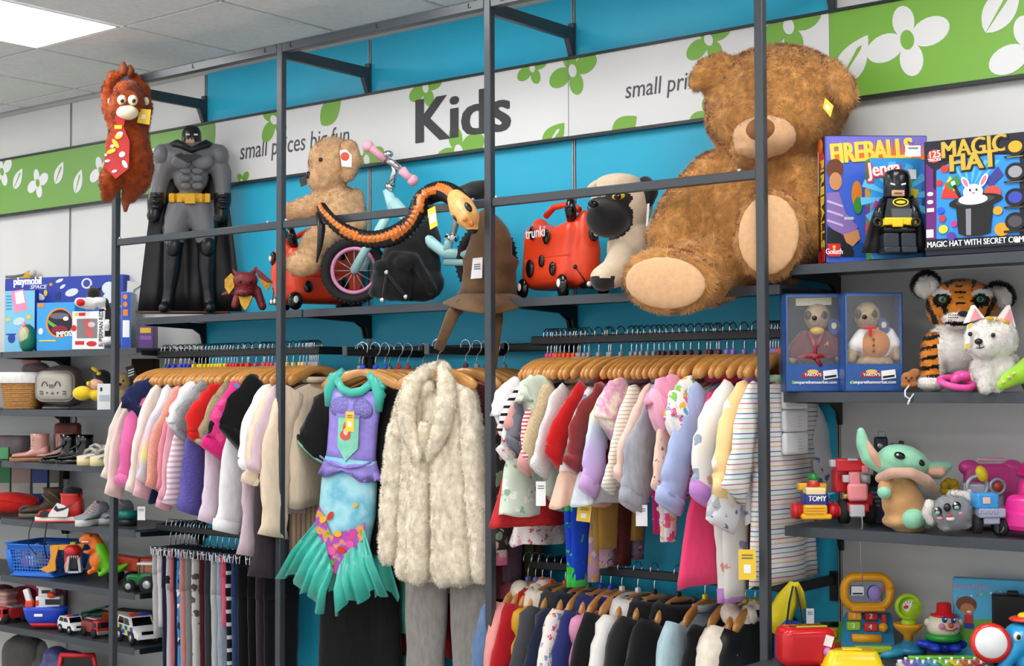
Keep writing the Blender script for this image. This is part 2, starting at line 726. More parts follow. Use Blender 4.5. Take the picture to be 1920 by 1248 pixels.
# blue wall panels and their slotted uprights
for k in range(3):
    b = B('wall_blue')
    for z0, z1 in ((0.02, 1.19), (1.192, 2.885)):
        b.box((X1 + .5 + k, WY + .012, (z0 + z1) / 2), (.982, .02, z1 - z0))
    b.ob('wall_panel', wall)
for k in (-3, -2, -1, 3, 4):
    B('wall_white').box((X1 + .5 + k, WY + .012, 1.45), (.986, .02, 2.86)).ob('wall_panel', wall)
for k in range(-2, 6):
    b = B('silver')
    b.box((X1 + k, WY + .006, 1.45), (.012, .014, 2.86))
    b.m('steel_dark').box((X1 + k, WY - .0015, 1.45), (.004, .001, 2.86))
    b.ob('slotted_upright', wall)

# ------------------------------------------------------------------ printed sign boards
def petals(b, x, z, r, y, rot=0., holes=None, n=4):
    """flower of four broad petals"""
    for k in range(n):
        a = rot + 2 * PI * k / n
        rr = r * (1.0, .8, 1.0, .85)[k % 4]
        b.disc(x + math.cos(a) * rr * .58, z + math.sin(a) * rr * .58, rr * .48, rr * .34, y, rot=a)
    b.disc(x, z, r * .25, r * .25, y)
    if holes:
        m0 = b.mats[b.i]
        b.m(holes).disc(x, z, r * .17, r * .24, y - .0013, rot=rot)
        b.m(m0)

def leaf(b, x, z, L, w, rot, y, slit=None):
    pts = []
    for k in range(17):
        t = k / 16
        pts.append((t * L - L / 2, w * math.sin(PI * t ** .8) ** .9))
    for k in range(1, 16):
        t = 1 - k / 16
        pts.append((t * L - L / 2, -w * math.sin(PI * t ** .8) ** .9))
    ca, sa = math.cos(rot), math.sin(rot)
    b.prism([(x + p * ca - q * sa, z + p * sa + q * ca) for p, q in pts], y - .0012, y)
    if slit:
        m0 = b.mats[b.i]
        pts = [(-L * .5, 0), (L * .22, w * .16), (L * .3, 0), (L * .22, -w * .1)]
        b.m(slit).prism([(x + p * ca - q * sa, z + p * sa + q * ca) for p, q in pts], y - .0026, y - .0013)
        b.m(m0)

def clip_poly_to(o, x0, x1, z0, z1):
    """cut printing off at the edges of its board"""
    bm = bmesh.new(); bm.from_mesh(o.data)
    for co, no in (((x0, 0, 0), (-1, 0, 0)), ((x1, 0, 0), (1, 0, 0)), ((0, 0, z0), (0, 0, -1)), ((0, 0, z1), (0, 0, 1))):
        bmesh.ops.bisect_plane(bm, geom=bm.verts[:] + bm.edges[:] + bm.faces[:], plane_co=co, plane_no=no, clear_outer=True)
    bm.to_mesh(o.data); bm.free()

SZ0, SZ1 = 2.383, 2.655
def sign(x0, x1, base, label, thick=.012):
    t = thing('sign_board', label, 'sign', ((x0 + x1) / 2, WY - .016, SZ0), group='printed boards along the wall')
    w, h = (x1 - x0) / 2, SZ1 - SZ0
    B(base).box((0, 0, h / 2), (2 * w - .002, thick, h)).ob('board', t)
    b = B('steel_dark')
    b.box((0, -.002, -.005), (2 * w, thick + .012, .011)); b.box((0, -.002, h + .004), (2 * w, thick + .012, .009))
    b.ob('edge_strip', t)
    return t, w, h, -thick / 2 - .0003

def wx(x, y, cx):              # local x, z on a board for a photograph pixel
    p = at(x, y, WY - .02)
    return p.x - cx, p.z - SZ0

def prints(t, w, h, y, cx, col, ground, flowers, leaves):
    """each flower and leaf is cut off where the board ends"""
    for k, (px, py, r, a) in enumerate(flowers):
        b = B(col); b.k = 3 * k
        petals(b, *wx(px, py, cx), r, y, a, ground)
        clip_poly_to(b.ob('printed_flower', t), -w + .002, w - .002, .002, h - .001)
    for k, (px, py, L, q, a, s) in enumerate(leaves):
        b = B(col); b.k = 4 + 3 * k
        leaf(b, *wx(px, py, cx), L, q, a, y, ground if s else None)
        clip_poly_to(b.ob('printed_leaf', t), -w + .002, w - .002, .002, h - .001)

t, w, h, y = sign(-7.03, -4.94, 'sign_green_dim', 'green sign board with white flowers behind the orange monkey')
prints(t, w, h, y, -5.985, 'sign_white', 'sign_green_dim', ((5, 322, .09, .5), (72, 343, .085, .3), (190, 320, .085, .4), (-90, 355, .09, .2), (280, 312, .085, 1.)),
       [(px, py, .12, .034, a, 1) for px, py, a in ((112, 324, 1.0), (148, 340, 1.15), (35, 335, .9), (335, 300, 1.2), (-40, 350, 1.))])
t, w, h, y = sign(-4.94, -4.04, 'sign_white', 'white sign board with small lettering behind the caped toy figure and sitting dog')
cx = -4.49
prints(t, w, h, y, cx, 'sign_green', 'sign_white', ((515, 225, .1, .9), (700, 300, .11, .2), (580, 345, .06, .3), (455, 340, .05, .7)), [(392, 258, .17, .045, 1.1, 1), (622, 205, .16, .05, .8, 0)])
x, z = wx(450, 291, cx)
B('ink_grey').text('small prices big fun', .105, x, z + .012, y, align='LEFT', shear=.12, sx=.82).ob('lettering', t)
t, w, h, y = sign(-4.04, -3.035, 'sign_white', 'white sign board with one big dark word in heavy letters', .016)
cx = -3.5375
prints(t, w, h, y, cx, 'sign_green', 'sign_white', ((800, 165, .085, .35), (862, 285, .12, .3), (1000, 128, .07, .4), (1075, 133, .1, .3), (690, 300, .09, .3)), [(1040, 258, .13, .045, .8, 1)])
x, z = wx(866, 223, cx)
b = B('ink_dark'); b.k = 20
b.bold('Kids', .235, x, z + .006, y, .022, bold=.012, sx=1.16).ob('lettering', t)
t, w, h, y = sign(-3.035, -2.035, 'sign_white', 'white sign board with small lettering behind the giant teddy bear')
cx = -2.535
prints(t, w, h, y, cx, 'sign_green', 'sign_white', ((1075, 133, .1, .3), (1330, 75, .09, .5), (1480, 50, .11, .3), (1330, 215, .07, .2)), [(1172, 240, .12, .045, .6, 0)])
x, z = wx(1172, 170, cx)
B('ink_grey').text('small prices big fun', .085, x, z - .002, y, align='LEFT', shear=.12, sx=.86).ob('lettering', t)
t, w, h, y = sign(-2.035, -.6, 'sign_green', 'green sign board with white flowers above the toy box shelf')
prints(t, w, h, y, -1.3175, 'sign_white', 'sign_green', ((1702, 75, .125, .2), (1935, 92, .12, .3), (2060, 30, .12, .3)), [(px, py, .17, .048, a, 1) for px, py, a in ((1600, 113, .95), (1880, 12, .95), (2000, 60, 1.))])

# ------------------------------------------------------------------ grey steel display frame
fr = thing('display_frame', 'dark grey square steel tube frame with four posts standing before the wall', 'display frame', (-3.53, 3.65, 0))
def steel(name, c, d, m='steel_grey', bev=.0025):
    return B(m).box((c[0] + 3.53, c[1] - 3.65, c[2]), d, bev, seg=1).ob(name, fr)
for i in range(4):
    steel('post', (X1 + i, 3.6525, 1.39), (.027, .027, 2.78))
    b = B('steel_grey')
    b.box((X1 + i + 3.53, .232, 2.747), (.022, .44, .042), .002, seg=1)
    g = [(WY - 3.65 - .05, 2.745), (WY - 3.65 - .012, 2.66), (WY - 3.65 - .012, 2.768), (WY - 3.65 - .05, 2.768)]
    n = [Vector((X1 + i + 3.53 - .01, q, z)) for q, z in g] + [Vector((X1 + i + 3.53 + .01, q, z)) for q, z in g]
    b._add(n, [(0, 1, 2, 3), (7, 6, 5, 4), (0, 4, 5, 1), (1, 5, 6, 2), (2, 6, 7, 3), (3, 7, 4, 0)], False)
    b.box((X1 + i + 3.53, WY - 3.65 - .008, 2.72), (.024, .012, .13))
    b.ob('wall_arm', fr)
for i in range(3):
    steel('mid_rail', (X1 + .5 + i, 3.655, 2.107), (.972, .02, .028))
    o = steel('top_rail', (X1 + .5 + i, 3.655, 2.763), (.972, .03, .034))
    for x in (.06, .5, .92):
        b = B('steel_black')
        q = X1 + i + x + 3.53
        b.box((q, -.0115, 2.766), (.004, .001, .016)).box((q + .006, -.0115, 2.759), (.012, .001, .003))
        b.ob('rail_slot', fr)
    for x in (.03, .93):
        B('silver').ell((X1 + i + x + 3.53, .0, 2.123), (.006, .006, .006), None, 8, 6).ob('rail_bolt', fr)

# ------------------------------------------------------------------ shelves
def shelf(x0, x1, z, label, group, y0=3.76):
    t = thing('wall_shelf', label, 'shelf', ((x0 + x1) / 2, WY, z), group=group)
    w, d = x1 - x0 - .008, WY - .004 - y0
    B('steel_grey').box((0, -.004 - d / 2, -.004), (w, d, .008), .001, seg=1).ob('board', t)
    b = B('steel_grey')
    b.box((0, -d - .003, -.0145), (w, .003, .029), .001, seg=1)
    b.ob('front_lip', t)
    for sx in (-1, 1):
        b = B('steel_black')
        x = sx * (w / 2 - .006)
        g = [(-.002, -.01), (-d + .03, -.01), (-d + .03, -.03), (-.07, -.038), (-.03, -.06), (-.018, -.1), (-.002, -.1)]
        n = [Vector((x - .005, q, zz)) for q, zz in g] + [Vector((x + .005, q, zz)) for q, zz in g]
        k = len(g)
        b._add(n, [tuple(range(k)), tuple(range(2 * k - 1, k - 1, -1))] + [(a, a + k, (a + 1) % k + k, (a + 1) % k) for a in range(k)], False)
        b.ob('bracket', t)
    return t

LZ = [1.677, 1.415, 1.179, .92, .663, .435]
RZ = [1.853, 1.489, 1.108, .745]
for i, z in enumerate(LZ):
    shelf(X1 - 1, X1, z, 'grey metal shelf ' + ['holding boxed toys beside the caped figure', 'holding the wicker basket and cat face bag', 'holding the pink and black boots', 'holding the sneakers and hiking boot', 'holding the blue basket and dinosaur', 'holding the tugboat and police cars'][i], 'shelves of the shoe bay')
    shelf(X1 - 2.002, X1 - 1.002, z, 'grey metal shelf further along the wall at the level of the ' + ['boxed toys', 'wicker basket', 'boots', 'sneakers', 'blue basket', 'tugboat'][i], 'shelves beyond the shoe bay')
for i in range(3):
    shelf(X1 + i, X1 + i + 1, 1.80, 'long grey metal shelf above the clothes, ' + ['under the caped toy figure', 'under the bicycle and black backpack', 'under the pug and giant bear'][i], 'shelves above the clothes')
for i, z in enumerate(RZ):
    shelf(X1 + 3, X1 + 4.2, z, 'grey metal shelf ' + ['carrying the fireball and magic hat boxes', 'carrying the boxed meerkats and tiger', 'carrying the green plush and koala', 'carrying the cash register toy'][i], 'shelves of the toy bay', 3.76 if i < 3 else 3.5)

# ------------------------------------------------------------------ clothes rails
RY, RZC = 3.86, 1.65
def rail(x0, x1, z, label, arms=True, y=RY):
    t = thing('clothes_rail', label, 'clothes rail', ((x0 + x1) / 2, y, z))
    w = (x1 - x0) / 2
    B('steel_black').box((0, 0, 0), (2 * w, .014, .028), .003, seg=1).ob('bar', t)
    if arms:
        for sx in (-1, 1):
            b = B('steel_black').box((sx * (w - .008), (WY - y) / 2 - .002, 0), (.016, WY - y - .006, .03), .003, seg=1)
            b.box((sx * (w - .008), WY - y - .008, -.02), (.022, .012, .09))
            b.ob('wall_arm', t)
    return t
rail(X1 + .01, X1 + .99, RZC, 'black clothes rail of pink and lilac children tops below the caped figure')
rail(X1 + 2.01, X1 + 2.99, RZC + .012, 'black clothes rail of baby clothes below the giant bear')
rail(X1 + 2.01, X1 + 2.99, .918, 'low black clothes rail of children coats')
rail(X1 + .01, X1 + .99, .928, 'low black clothes rail of clipped trousers')
rail(X1 + 1.01, X1 + 1.99, RZC - .002, 'black cross bar behind the mermaid dress and cream coat', True, 4.06)
def face_out(x, label):
    t = thing('face_out_arm', label, 'clothes rail', (x, 3.65, 1.632))
    B('steel_black').box((0, .2, 0), (.016, .40, .026), .002, seg=1).ob('bar', t)
    B('steel_grey').box((0, -.004, 0.004), (.022, .008, .036), .002, seg=1).ob('end_plate', t)
    B('steel_black').box((0, .395, .012), (.03, .014, .04)).ob('bar_clip', t)
face_out(-3.69, 'black front facing rail arm carrying the mermaid dress')
face_out(-3.30, 'black front facing rail arm carrying the cream coat')
# ------------------------------------------------------------------ clothes
mat('wood', '#c98f4b', rough=.28, var=.14, vscale=30, spec=.5, coat=.35, stretch=(6, 1, 1))
mat('hook_wire', '#c9ccd0', rough=.2, metal=1.)
CLIP = {'green': '#0e7a5a', 'blue': '#2b3fd0', 'yellow': '#e8d21f', 'red': '#d92a2a', 'pink': '#e0446f', 'lilac': '#8d78c9', 'cream': '#e6d78a', 'grey': '#8f959c', 'maroon': '#54202c', 'orange': '#f0552a', 'white': '#e8e8e8', 'black': '#222222'}
SEG = 12

def hanger_parts():
    pts = [(0, .022 * math.cos(a), .002 + .022 * math.sin(a)) for a in [PI * (1.12 - k / 9 * 1.12) for k in range(10)]]
    pts = [(0, q[1], q[2]) for q in pts][::1]
    pts += [(0, .018, -.012), (0, .004, -.026), (0, 0, -.04), (0, 0, -.088)]
    hook = B('hook_wire').tube(pts, .0021, 6).mesh('hook')
    b = B('wood')
    W = .165
    pp, rr = [], []
    for k in range(15):
        t = k / 7 - 1
        pp.append((.012 * (abs(t) ** 2), t * W, -.088 - .048 * abs(t) ** 1.5 + .004 * (1 - abs(t))))
        rr.append(.0075 + .0028 * math.sin(PI * min(1, 1.15 - abs(t))) if abs(t) < .99 else .006)
    b.tube(pp, rr, 8, True, 2.1, up=(1, 0, 0))
    body = b.mesh('wooden_body')
    return hook, body
HOOK_ME, WOOD_ME = hanger_parts()
CLIP_ME = {}
for k, v in CLIP.items():
    CLIP_ME[k] = B(plastic(v)).box((0, 0, 0), (.012, .02, .018), .003, seg=1).mesh('size_clip')

def hanger(loc, rz, clip, of, group, s=1., verb='holding the '):
    t = thing('wooden_hanger', 'wooden hanger ' + (f'with {clip} size clip ' if clip else '') + verb + of, 'hanger', loc, rz, group)
    for nm, me in (('hook', HOOK_ME), ('wooden_body', WOOD_ME)) + ((('size_clip', CLIP_ME[clip]),) if clip else ()):
        o = bpy.data.objects.new(nm, me)
        C.objects.link(o)
        o.parent = t
        if nm == 'size_clip':
            o.location = (0, 0, -.066)
        if nm == 'wooden_body' and s != 1:
            o.scale = (1, s, 1)
    return t

def sg(v, p):
    return math.copysign(abs(v) ** p, v)

def body_mesh(b, hw, L, th=.03, flare=1., seed=0, drop=.05, z0=-.108, fold=.45, n=24, neck=.055, waist=None):
    """front and back of a hanging top, with soft vertical folds growing to the hem"""
    r = random.Random(seed)
    ph = [r.uniform(0, 6.28) for _ in range(3)]
    kk = [r.choice((3, 4, 5)), r.choice((5, 6, 7)), 9]
    rings = []
    S = [0, .03, .08, .16, .26, .38, .52, .66, .8, .92, 1.]
    for s in S:
        w = hw * (1 + (flare - 1) * s)
        if waist:
            w *= 1 - waist * math.exp(-((s - .42) / .16) ** 2)
        t = th * min(1, .25 + s * 6) * (1 + .25 * s)
        ring = []
        for i in range(n):
            a = 2 * PI * i / n
            ca, sa = math.cos(a), math.sin(a)
            y = w * sg(ca, .75)
            wob = 1 + fold * s * (.6 * math.sin(kk[0] * a + ph[0]) + .4 * math.sin(kk[1] * a + ph[1] + 2 * s))
            x = t * sg(sa, .7) * wob
            sl = drop * min(1, abs(y) / hw) * max(0, 1 - s * 2.6)
            z = z0 - s * (L + z0) - sl
            if s < .05 and abs(y) < neck:
                z -= .032 * (1 - (abs(y) / neck) ** 2) * (1 if sa > 0 else .3)
            if s == 1.:
                z += .006 * math.sin(kk[0] * a + ph[2])
            ring.append((x, y, z))
        rings.append(ring)
    b.loft(rings)
    return b

def creased(b, pts, rad, n, flat, seed, amp=.2):
    """flattened tube with long drag creases, as empty cloth hangs"""
    up = Vector((1, 0, 0))
    rings = []
    pts = [Vector(p) for p in pts]
    for k, p in enumerate(pts):
        t = (pts[min(k + 1, len(pts) - 1)] - pts[max(k - 1, 0)]).normalized()
        u = (up - t * up.dot(t)).normalized()
        w = t.cross(u)
        ring = []
        for i in range(n):
            a = 2 * PI * i / n
            q = noise.noise(Vector((math.cos(a) * 1.6 + seed * 3.1, math.sin(a) * 1.6, k * .33)))
            q2 = noise.noise(Vector((math.cos(a) * 3. + seed, math.sin(a) * 3., k * .9 + 7)))
            f = 1 + amp * (1.9 * q + .8 * q2)
            ring.append(p + (u * math.cos(a) * f + w * flat * math.sin(a) * (.5 + .5 * f)) * rad[k])
        rings.append(ring)
    b.loft(rings)

def sleeve_mesh(b, sgn, hw, Ls, reach, r0, r1, seed=0, z0=-.155, flat=2.2, puff=0., dx=0., n=14, m=16):
    r = random.Random(seed)
    S, E = Vector((0, sgn * (hw - .025), z0)), Vector((dx, sgn * (hw + reach), -Ls))
    pts, rad = [], []
    for k in range(m):
        t = k / (m - 1)
        p = S.lerp(E, t)
        p.y += sgn * .035 * math.sin(PI * min(1, t * 1.15)) * (reach > .03)
        p.x += .006 * math.sin(5 * t + seed)
        pts.append(p)
        w = r0 + (r1 - r0) * t
        w *= 1 + r.uniform(-.09, .09) + puff * math.sin(PI * t ** 1.6)
        rad.append(w * (.8 if k == 0 else 1))
    creased(b, pts, rad, n, flat, seed)
    return pts, rad

G_N = [0]
def garment(name, desc, where, loc, rz, m, L, hw=.155, sleeve='long', Ls=None, reach=.12, th=.02, r0=.017, r1=.012, cuff=None, neckband=None, flare=1.05, clip='grey', group=None, sleeve_mat=None, puff=0., cat='top', flat=3.2, hang=True, waist=None, fold=.35, far=True, hem=None, dx=0., hs=1., cw=1.):
    G_N[0] += 1
    sd = G_N[0]
    t = thing(name, f'{desc} {where}', cat, loc, rz, group)
    body_mesh(B(m), hw, L, th, flare, sd, waist=waist, fold=fold).ob('body', t)
    if neckband:
        b = B(neckband)
        b.torus((0, 0, -.112), .056, .008, None, 18, 6, 1.6, .42)
        b.ob('neckband', t)
    if sleeve:
        for s in ((-1, 1) if far else (-1,)):
            b = B(sleeve_mat or m)
            pts, rad = sleeve_mesh(b, s, hw, Ls, reach, r0, r1, sd, flat=flat, puff=puff, dx=dx)
            o = b.ob('sleeve', t)
            if cuff:
                d = (pts[-1] - pts[-3]).normalized()
                B(cuff).tube([pts[-1] - d * .012 * cw, pts[-1] + d * .006 * cw, pts[-1] + d * .03 * cw], [rad[-1] * 1.05, rad[-1] * 1.06, rad[-1] * .96], 10, True, flat, up=(1, 0, 0)).ob('cuff', o)
    if hem:
        w = hw * flare
        B(hem).loft([[((th * 1.35) * sg(math.sin(2 * PI * i / 20), .7), w * 1.01 * sg(math.cos(2 * PI * i / 20), .75), -L + dz) for i in range(20)] for dz in (.03, -.008)]).ob('hem_band', t)
    if hang:
        hanger(loc, rz, clip, desc, 'wooden hangers ' + where, hs)
    return t

def px_x(x, y, Y):
    return at(x, y, Y).x

def hang_row(rows, where, Z, group, y0=RY, xmax=9., dz=0.):
    """rows: desc, name, material, kind, cuff pixel x, cuff pixel y, clip, extras"""
    r = random.Random(5)
    last, prev = -99, None
    for i, (desc, nm, m, kind, cx, cy, clip, ex) in enumerate(rows):
        ex = dict(ex)
        hw = ex.pop('hw', .15)
        rc = ex.pop('reach', .13 if kind == 'long' else .10)
        Yc = y0 - hw - rc
        p = at(cx, cy, Yc)
        x = max(p.x + ex.pop('ox', .0), last + .008)
        x = min(x, xmax - .009 * (len(rows) - 1 - i))
        last = x
        Ls = Z - p.z
        L = ex.pop('L', Ls + .0 if kind == 'long' else Ls + .16)
        if kind == 'short':
            ex.setdefault('r0', .02); ex.setdefault('r1', .022)
        rz, hs = ex.pop('rz', r.uniform(-.10, .06)), ex.pop('hs', 1.)
        garment(nm, desc, where, (x, y0, Z + .014 - dz), rz, m, L - dz, hw, 'long' if kind else None, Ls - dz, rc, hang=False, group=group, **ex)
        hanger((x, y0, Z + .014), rz, clip, desc, 'wooden hangers ' + where, hs)
        if prev and x - prev[0] > .028:
            hanger(((x + prev[0]) / 2, y0, Z + .014), rz, clip, prev[1], 'wooden hangers ' + where, 1., 'just beyond the ')
        prev = (x, desc)

def trousers(desc, where, loc, rz, m, L, hw=.1, th=.02, cuff=None, name='trousers', clip_hang=False, group=None, cat='trousers', z0=-.0, spread=.012, flare=1., seed=1, waistband=None, folded=False):
    k1, k2 = (.12, .88) if folded else (.5, .5)
    t = thing(name, f'{desc} {where}', cat, loc, rz, group)
    b = B(m)
    G_N[0] += 1
    r = random.Random(G_N[0])
    n = 16
    rings = []
    for s in (0, .04, .1, .2, .27):
        rings.append([(th * (.5 + s * 2) * sg(math.sin(2 * PI * i / n), .7), (hw + spread * s) * sg(math.cos(2 * PI * i / n), .75), z0 - s * L) for i in range(n)])
    b.loft(rings)
    b.ob('seat', t)
    if waistband:
        B(waistband).loft([[(th * .62 * sg(math.sin(2 * PI * i / n), .7), hw * 1.02 * sg(math.cos(2 * PI * i / n), .75), z) for i in range(n)] for z in (z0 + .003, z0 - .03)]).ob('waistband', t)
    for sgn in (-1, 1):
        b = B(m)
        pts, rad = [], []
        for k in range(9):
            s = .2 + .8 * k / 8
            pts.append((.005 * math.sin(3 * s + sgn) + (th * .7 * sgn if folded else 0), sgn * (hw * k1 + (0 if folded else spread * s * .6 * flare)), z0 - s * L))
            rad.append(th * (1.0 - .25 * s) * (1 + r.uniform(-.06, .06)))
        b.tube(pts, rad, 10, True, hw * k2 / th * 1.02, up=(1, 0, 0))
        o = b.ob('trouser_leg', t)
        if cuff:
            e = Vector(pts[-1])
            B(cuff).tube([e + Vector((0, 0, .03)), e - Vector((0, 0, .012))], [rad[-1] * 1.06, rad[-1]], 10, True, hw * k2 / th, up=(1, 0, 0)).ob('cuff', o)
    return t

white = cloth('#efeeee')
pat_fade('tie_dye', [(0, '#f2e28a'), (.12, '#f3d6d2'), (.25, '#c8d2e0'), (.4, '#f0e08a'), (.52, '#f0cdd0'), (.68, '#c5d0dd'), (.82, '#e9eef2'), (1, '#d5dde4')], -.55, -.10, wob=.05)
pat_stripes('ridged_pink', [(.55, '#f3e3e6'), (.45, '#d7b3bd')], .021, bump=.1)
mat('violet_heather', '#5f57a3', rough=.85, var=.35, vscale=90, bump=.3, bscale=400, stretch=(1, 1, 5))
mat('silver_sequin', '#a9abad', rough=.25, metal=.7, var=.4, vscale=300, bump=1., bscale=600)
mat('gold_sequin', '#b5a581', rough=.25, metal=.7, var=.4, vscale=300, bump=1., bscale=600)
pat_spots('pink_blue_print', '#e83a86', ['#2f6fd0', '#111111', '#ff5aa0', '#2aa6e0'], 22, .42)
pat_spots('bright_print', '#5ec9b0', ['#f04aa0', '#111111', '#f2e24a', '#ffffff'], 40, .4)
mat('peach_fluff', '#eda692', rough=.95, var=.15, vscale=160, bump=1., bscale=300, sheen=.4)
ON_A = 'on the rail below the caped figure'
hang_row([
    ('thin oatmeal cardigan', 'cardigan', cloth('#d9cfc2'), 'long', 203, 905, 'green', {}),
    ('blush pink long sleeved top', 'long_sleeved_top', cloth('#ecd0c8'), 'long', 209, 936, 'blue', dict(neckband=cloth('#ecd0c8'))),
    ('navy short sleeved tee', 'tee_shirt', cloth('#1d2550'), 'short', 243, 778, 'blue', dict(L=.62)),
    ('bright pink puff sleeved sweatshirt', 'sweatshirt', cloth('#de6aa4'), 'long', 219, 905, 'blue', dict(cuff=cloth('#e578ae'), puff=.35, neckband=cloth('#e578ae'), r0=0.016, r1=0.016)),
    ('cream long sleeved cardigan', 'cardigan', cloth('#e9dfd2'), 'long', 247, 930, 'blue', {}),
    ('pastel tie dyed yellow and blue jumper', 'jumper', 'tie_dye', 'long', 266, 910, 'yellow', dict(neckband='tie_dye')),
    ('pale rose long sleeved top', 'long_sleeved_top', cloth('#e2b4bc'), 'long', 271, 940, 'yellow', {}),
    ('peach fluffy jumper', 'jumper', 'peach_fluff', 'long', 286, 921, 'yellow', dict(neckband='peach_fluff')),
    ('coral pink ribbed top', 'long_sleeved_top', cloth('#dc8799'), 'long', 298, 926, 'yellow', {}),
    ('dusty pink sweatshirt', 'sweatshirt', cloth('#d8a0aa'), 'long', 308, 947, 'yellow', dict(cuff=cloth('#d8a0aa'))),
    ('white polo shirt with turned down collar', 'polo_shirt', white, 'short', 328, 815, 'yellow', dict(L=.5, neckband=white, flat=3.20)),
    ('white and pink ridged jumper', 'jumper', 'ridged_pink', 'long', 327, 954, 'red', dict(neckband='ridged_pink')),
    ('silver sequinned top', 'sequinned_top', 'silver_sequin', 'short', 350, 832, 'red', dict(L=.45)),
    ('purple heather long sleeved dress', 'dress', 'violet_heather', 'long', 357, 968, 'red', dict(r1=0.018, L=.6, neckband='violet_heather', flat=3.07)),
    ('red short sleeved tee', 'tee_shirt', cloth('#d6241f'), 'short', 369, 838, 'red', dict(L=.6)),
    ('pale lilac long sleeved top', 'long_sleeved_top', cloth('#d9c6d3'), 'long', 387, 986, 'pink', dict(neckband=cloth('#d9c6d3'))),
    ('gold sequinned top', 'sequinned_top', 'gold_sequin', 'short', 396, 853, 'pink', dict(L=.4)),
    ('pink and blue printed top', 'tee_shirt', 'pink_blue_print', 'short', 416, 846, 'pink', dict(L=.42, cuff=cloth('#e0287c'))),
    ('white long sleeved sweatshirt', 'sweatshirt', cloth('#ecebeb'), 'long', 432, 990, 'lilac', dict(r0=0.022, r1=0.021, cuff=cloth('#ecebeb'), flat=2.94, reach=.1)),
    ('black short sleeved tee', 'tee_shirt', cloth('#0d0d0f'), 'short', 432, 832, 'cream', dict(L=.62, flat=3.9, r0=.022, r1=.022, reach=.13)),
    ('plain white short sleeved tee', 'tee_shirt', cloth('#f4f4f5'), 'short', 468, 892, 'cream', dict(L=.52, flat=3.20, neckband=white)),
    ('pale mauve long cardigan', 'cardigan', cloth('#c9b3bd'), 'long', 474, 1050, 'cream', dict(L=.74, r1=0.018, reach=.10)),
    ('charcoal brown long knitted dress', 'dress', cloth('#3a3238'), 'long', 499, 1090, 'grey', dict(L=.86, r1=0.022, reach=.09)),
    ('beige short sleeved tee', 'tee_shirt', cloth('#e5d0b6'), 'short', 510, 922, 'grey', dict(L=.6, flat=3.33)),
    ('dull lilac knitted top', 'long_sleeved_top', cloth('#cdb4bd'), 'short', 545, 900, 'grey', dict(L=.62)),
    ('warm cream wrap top', 'wrap_top', cloth('#e6d2b8'), 'short', 566, 928, 'grey', dict(L=.62, flat=3.2, neckband=cloth('#e6d2b8'), reach=.06)),
    ('tan long dress with thin stripes', 'dress', pat_stripes('tan_stripe', [(.6, '#b79a82'), (.4, '#8f7560')], .02, 1), 'long', 572, 1040, 'grey', dict(L=.8, hw=.12)),
    ('long sleeved cream hooded top', 'hooded_top', cloth('#e4cfb4'), 'long', 588, 1020, 'grey', dict(L=.6, r0=0.025, r1=0.022, flat=3.07, reach=.09, neckband=cloth('#dcc6aa'))),
], ON_A, RZC, 'children tops on the rail below the caped figure', xmax=-4.05, dz=.014)

# ---- long baby rail
pat_stripes('black_white_stripe', [(.62, '#f1efee'), (.38, '#1b1b1f')], .024)
pat_spots('rose_floral', '#f1e9e6', ['#d98b97', '#e8b9be', '#7d9a70', '#c2697a', '#f1e9e6'], 48, .38)
pat_spots('slate_fleck', '#777b86', ['#e9e9ee'], 40, .16)
pat_stripes('red_pinstripe', [(.5, '#f6ecea'), (.5, '#d4626a')], .012)
mat('teddy_fleece', '#dcc49b', rough=.95, var=.18, vscale=150, bump=1., bscale=220, sheen=.4)
mat('white_fluff', '#e9e7e6', rough=.95, var=.08, vscale=150, bump=1., bscale=240, sheen=.4)
pat_spots('cactus_print', '#eeecea', ['#5f9a86', '#7fb39c', '#6aa0c8', '#eeecea', '#eeecea'], 18, .33)
mat('wine_velvet', '#7d1519', rough=.8, var=.2, vscale=40, sheen=.5)
pat_fade('rainbow_rib', [(0, '#cfa8e0'), (.3, '#c9b8e8'), (.5, '#c8d8e8'), (.62, '#e2ecd0'), (.75, '#f4e6b8'), (.88, '#f3c9c4'), (1, '#dcaee0')], -.42, -.1)
pat_blend('pink_tie_dye', ['#f4c9d6', '#f6efd8', '#e79cc0', '#f6e4e8'], 25)
pat_stripes('cream_rib', [(.65, '#f1ebdd'), (.35, '#cfc6b4')], .012)
pat_spots('flower_print', '#f4f1ee', ['#ef6a8f', '#f5b73c', '#5fb0d8', '#8fc96a', '#e85aa0'], 36, .42)
pat_spots('peach_spot', '#f0c8b4', ['#a36a4a', '#f0c8b4'], 50, .3)
pat_stripes('gingham', [(.5, '#c9aecb'), (.5, '#8a6a9c')], .014)
pat_spots('dog_print', '#eeeae4', ['#e3a49b', '#9aa6b8', '#eeeae4', '#c879c0', '#eeeae4'], 15, .33)
pat_spots('bunny_print', '#f0cf94', ['#f5ead8', '#f0cf94', '#f7f0e4'], 11, .42)
pat_stripes('rainbow_pinstripe', [(.20, '#f4f3f3'), (.05, '#31489c'), (.2, '#f4f3f3'), (.05, '#e8b84a'), (.2, '#f4f3f3'), (.05, '#c94a5a'), (.2, '#f4f3f3'), (.05, '#57a58a')], .056)
pat_spots('blue_sprig', '#eeeef0', ['#6f7fc0', '#eeeef0'], 30, .3)
ON_B = 'on the long baby rail under the giant bear'
GB = 'baby clothes on the long rail under the giant bear'
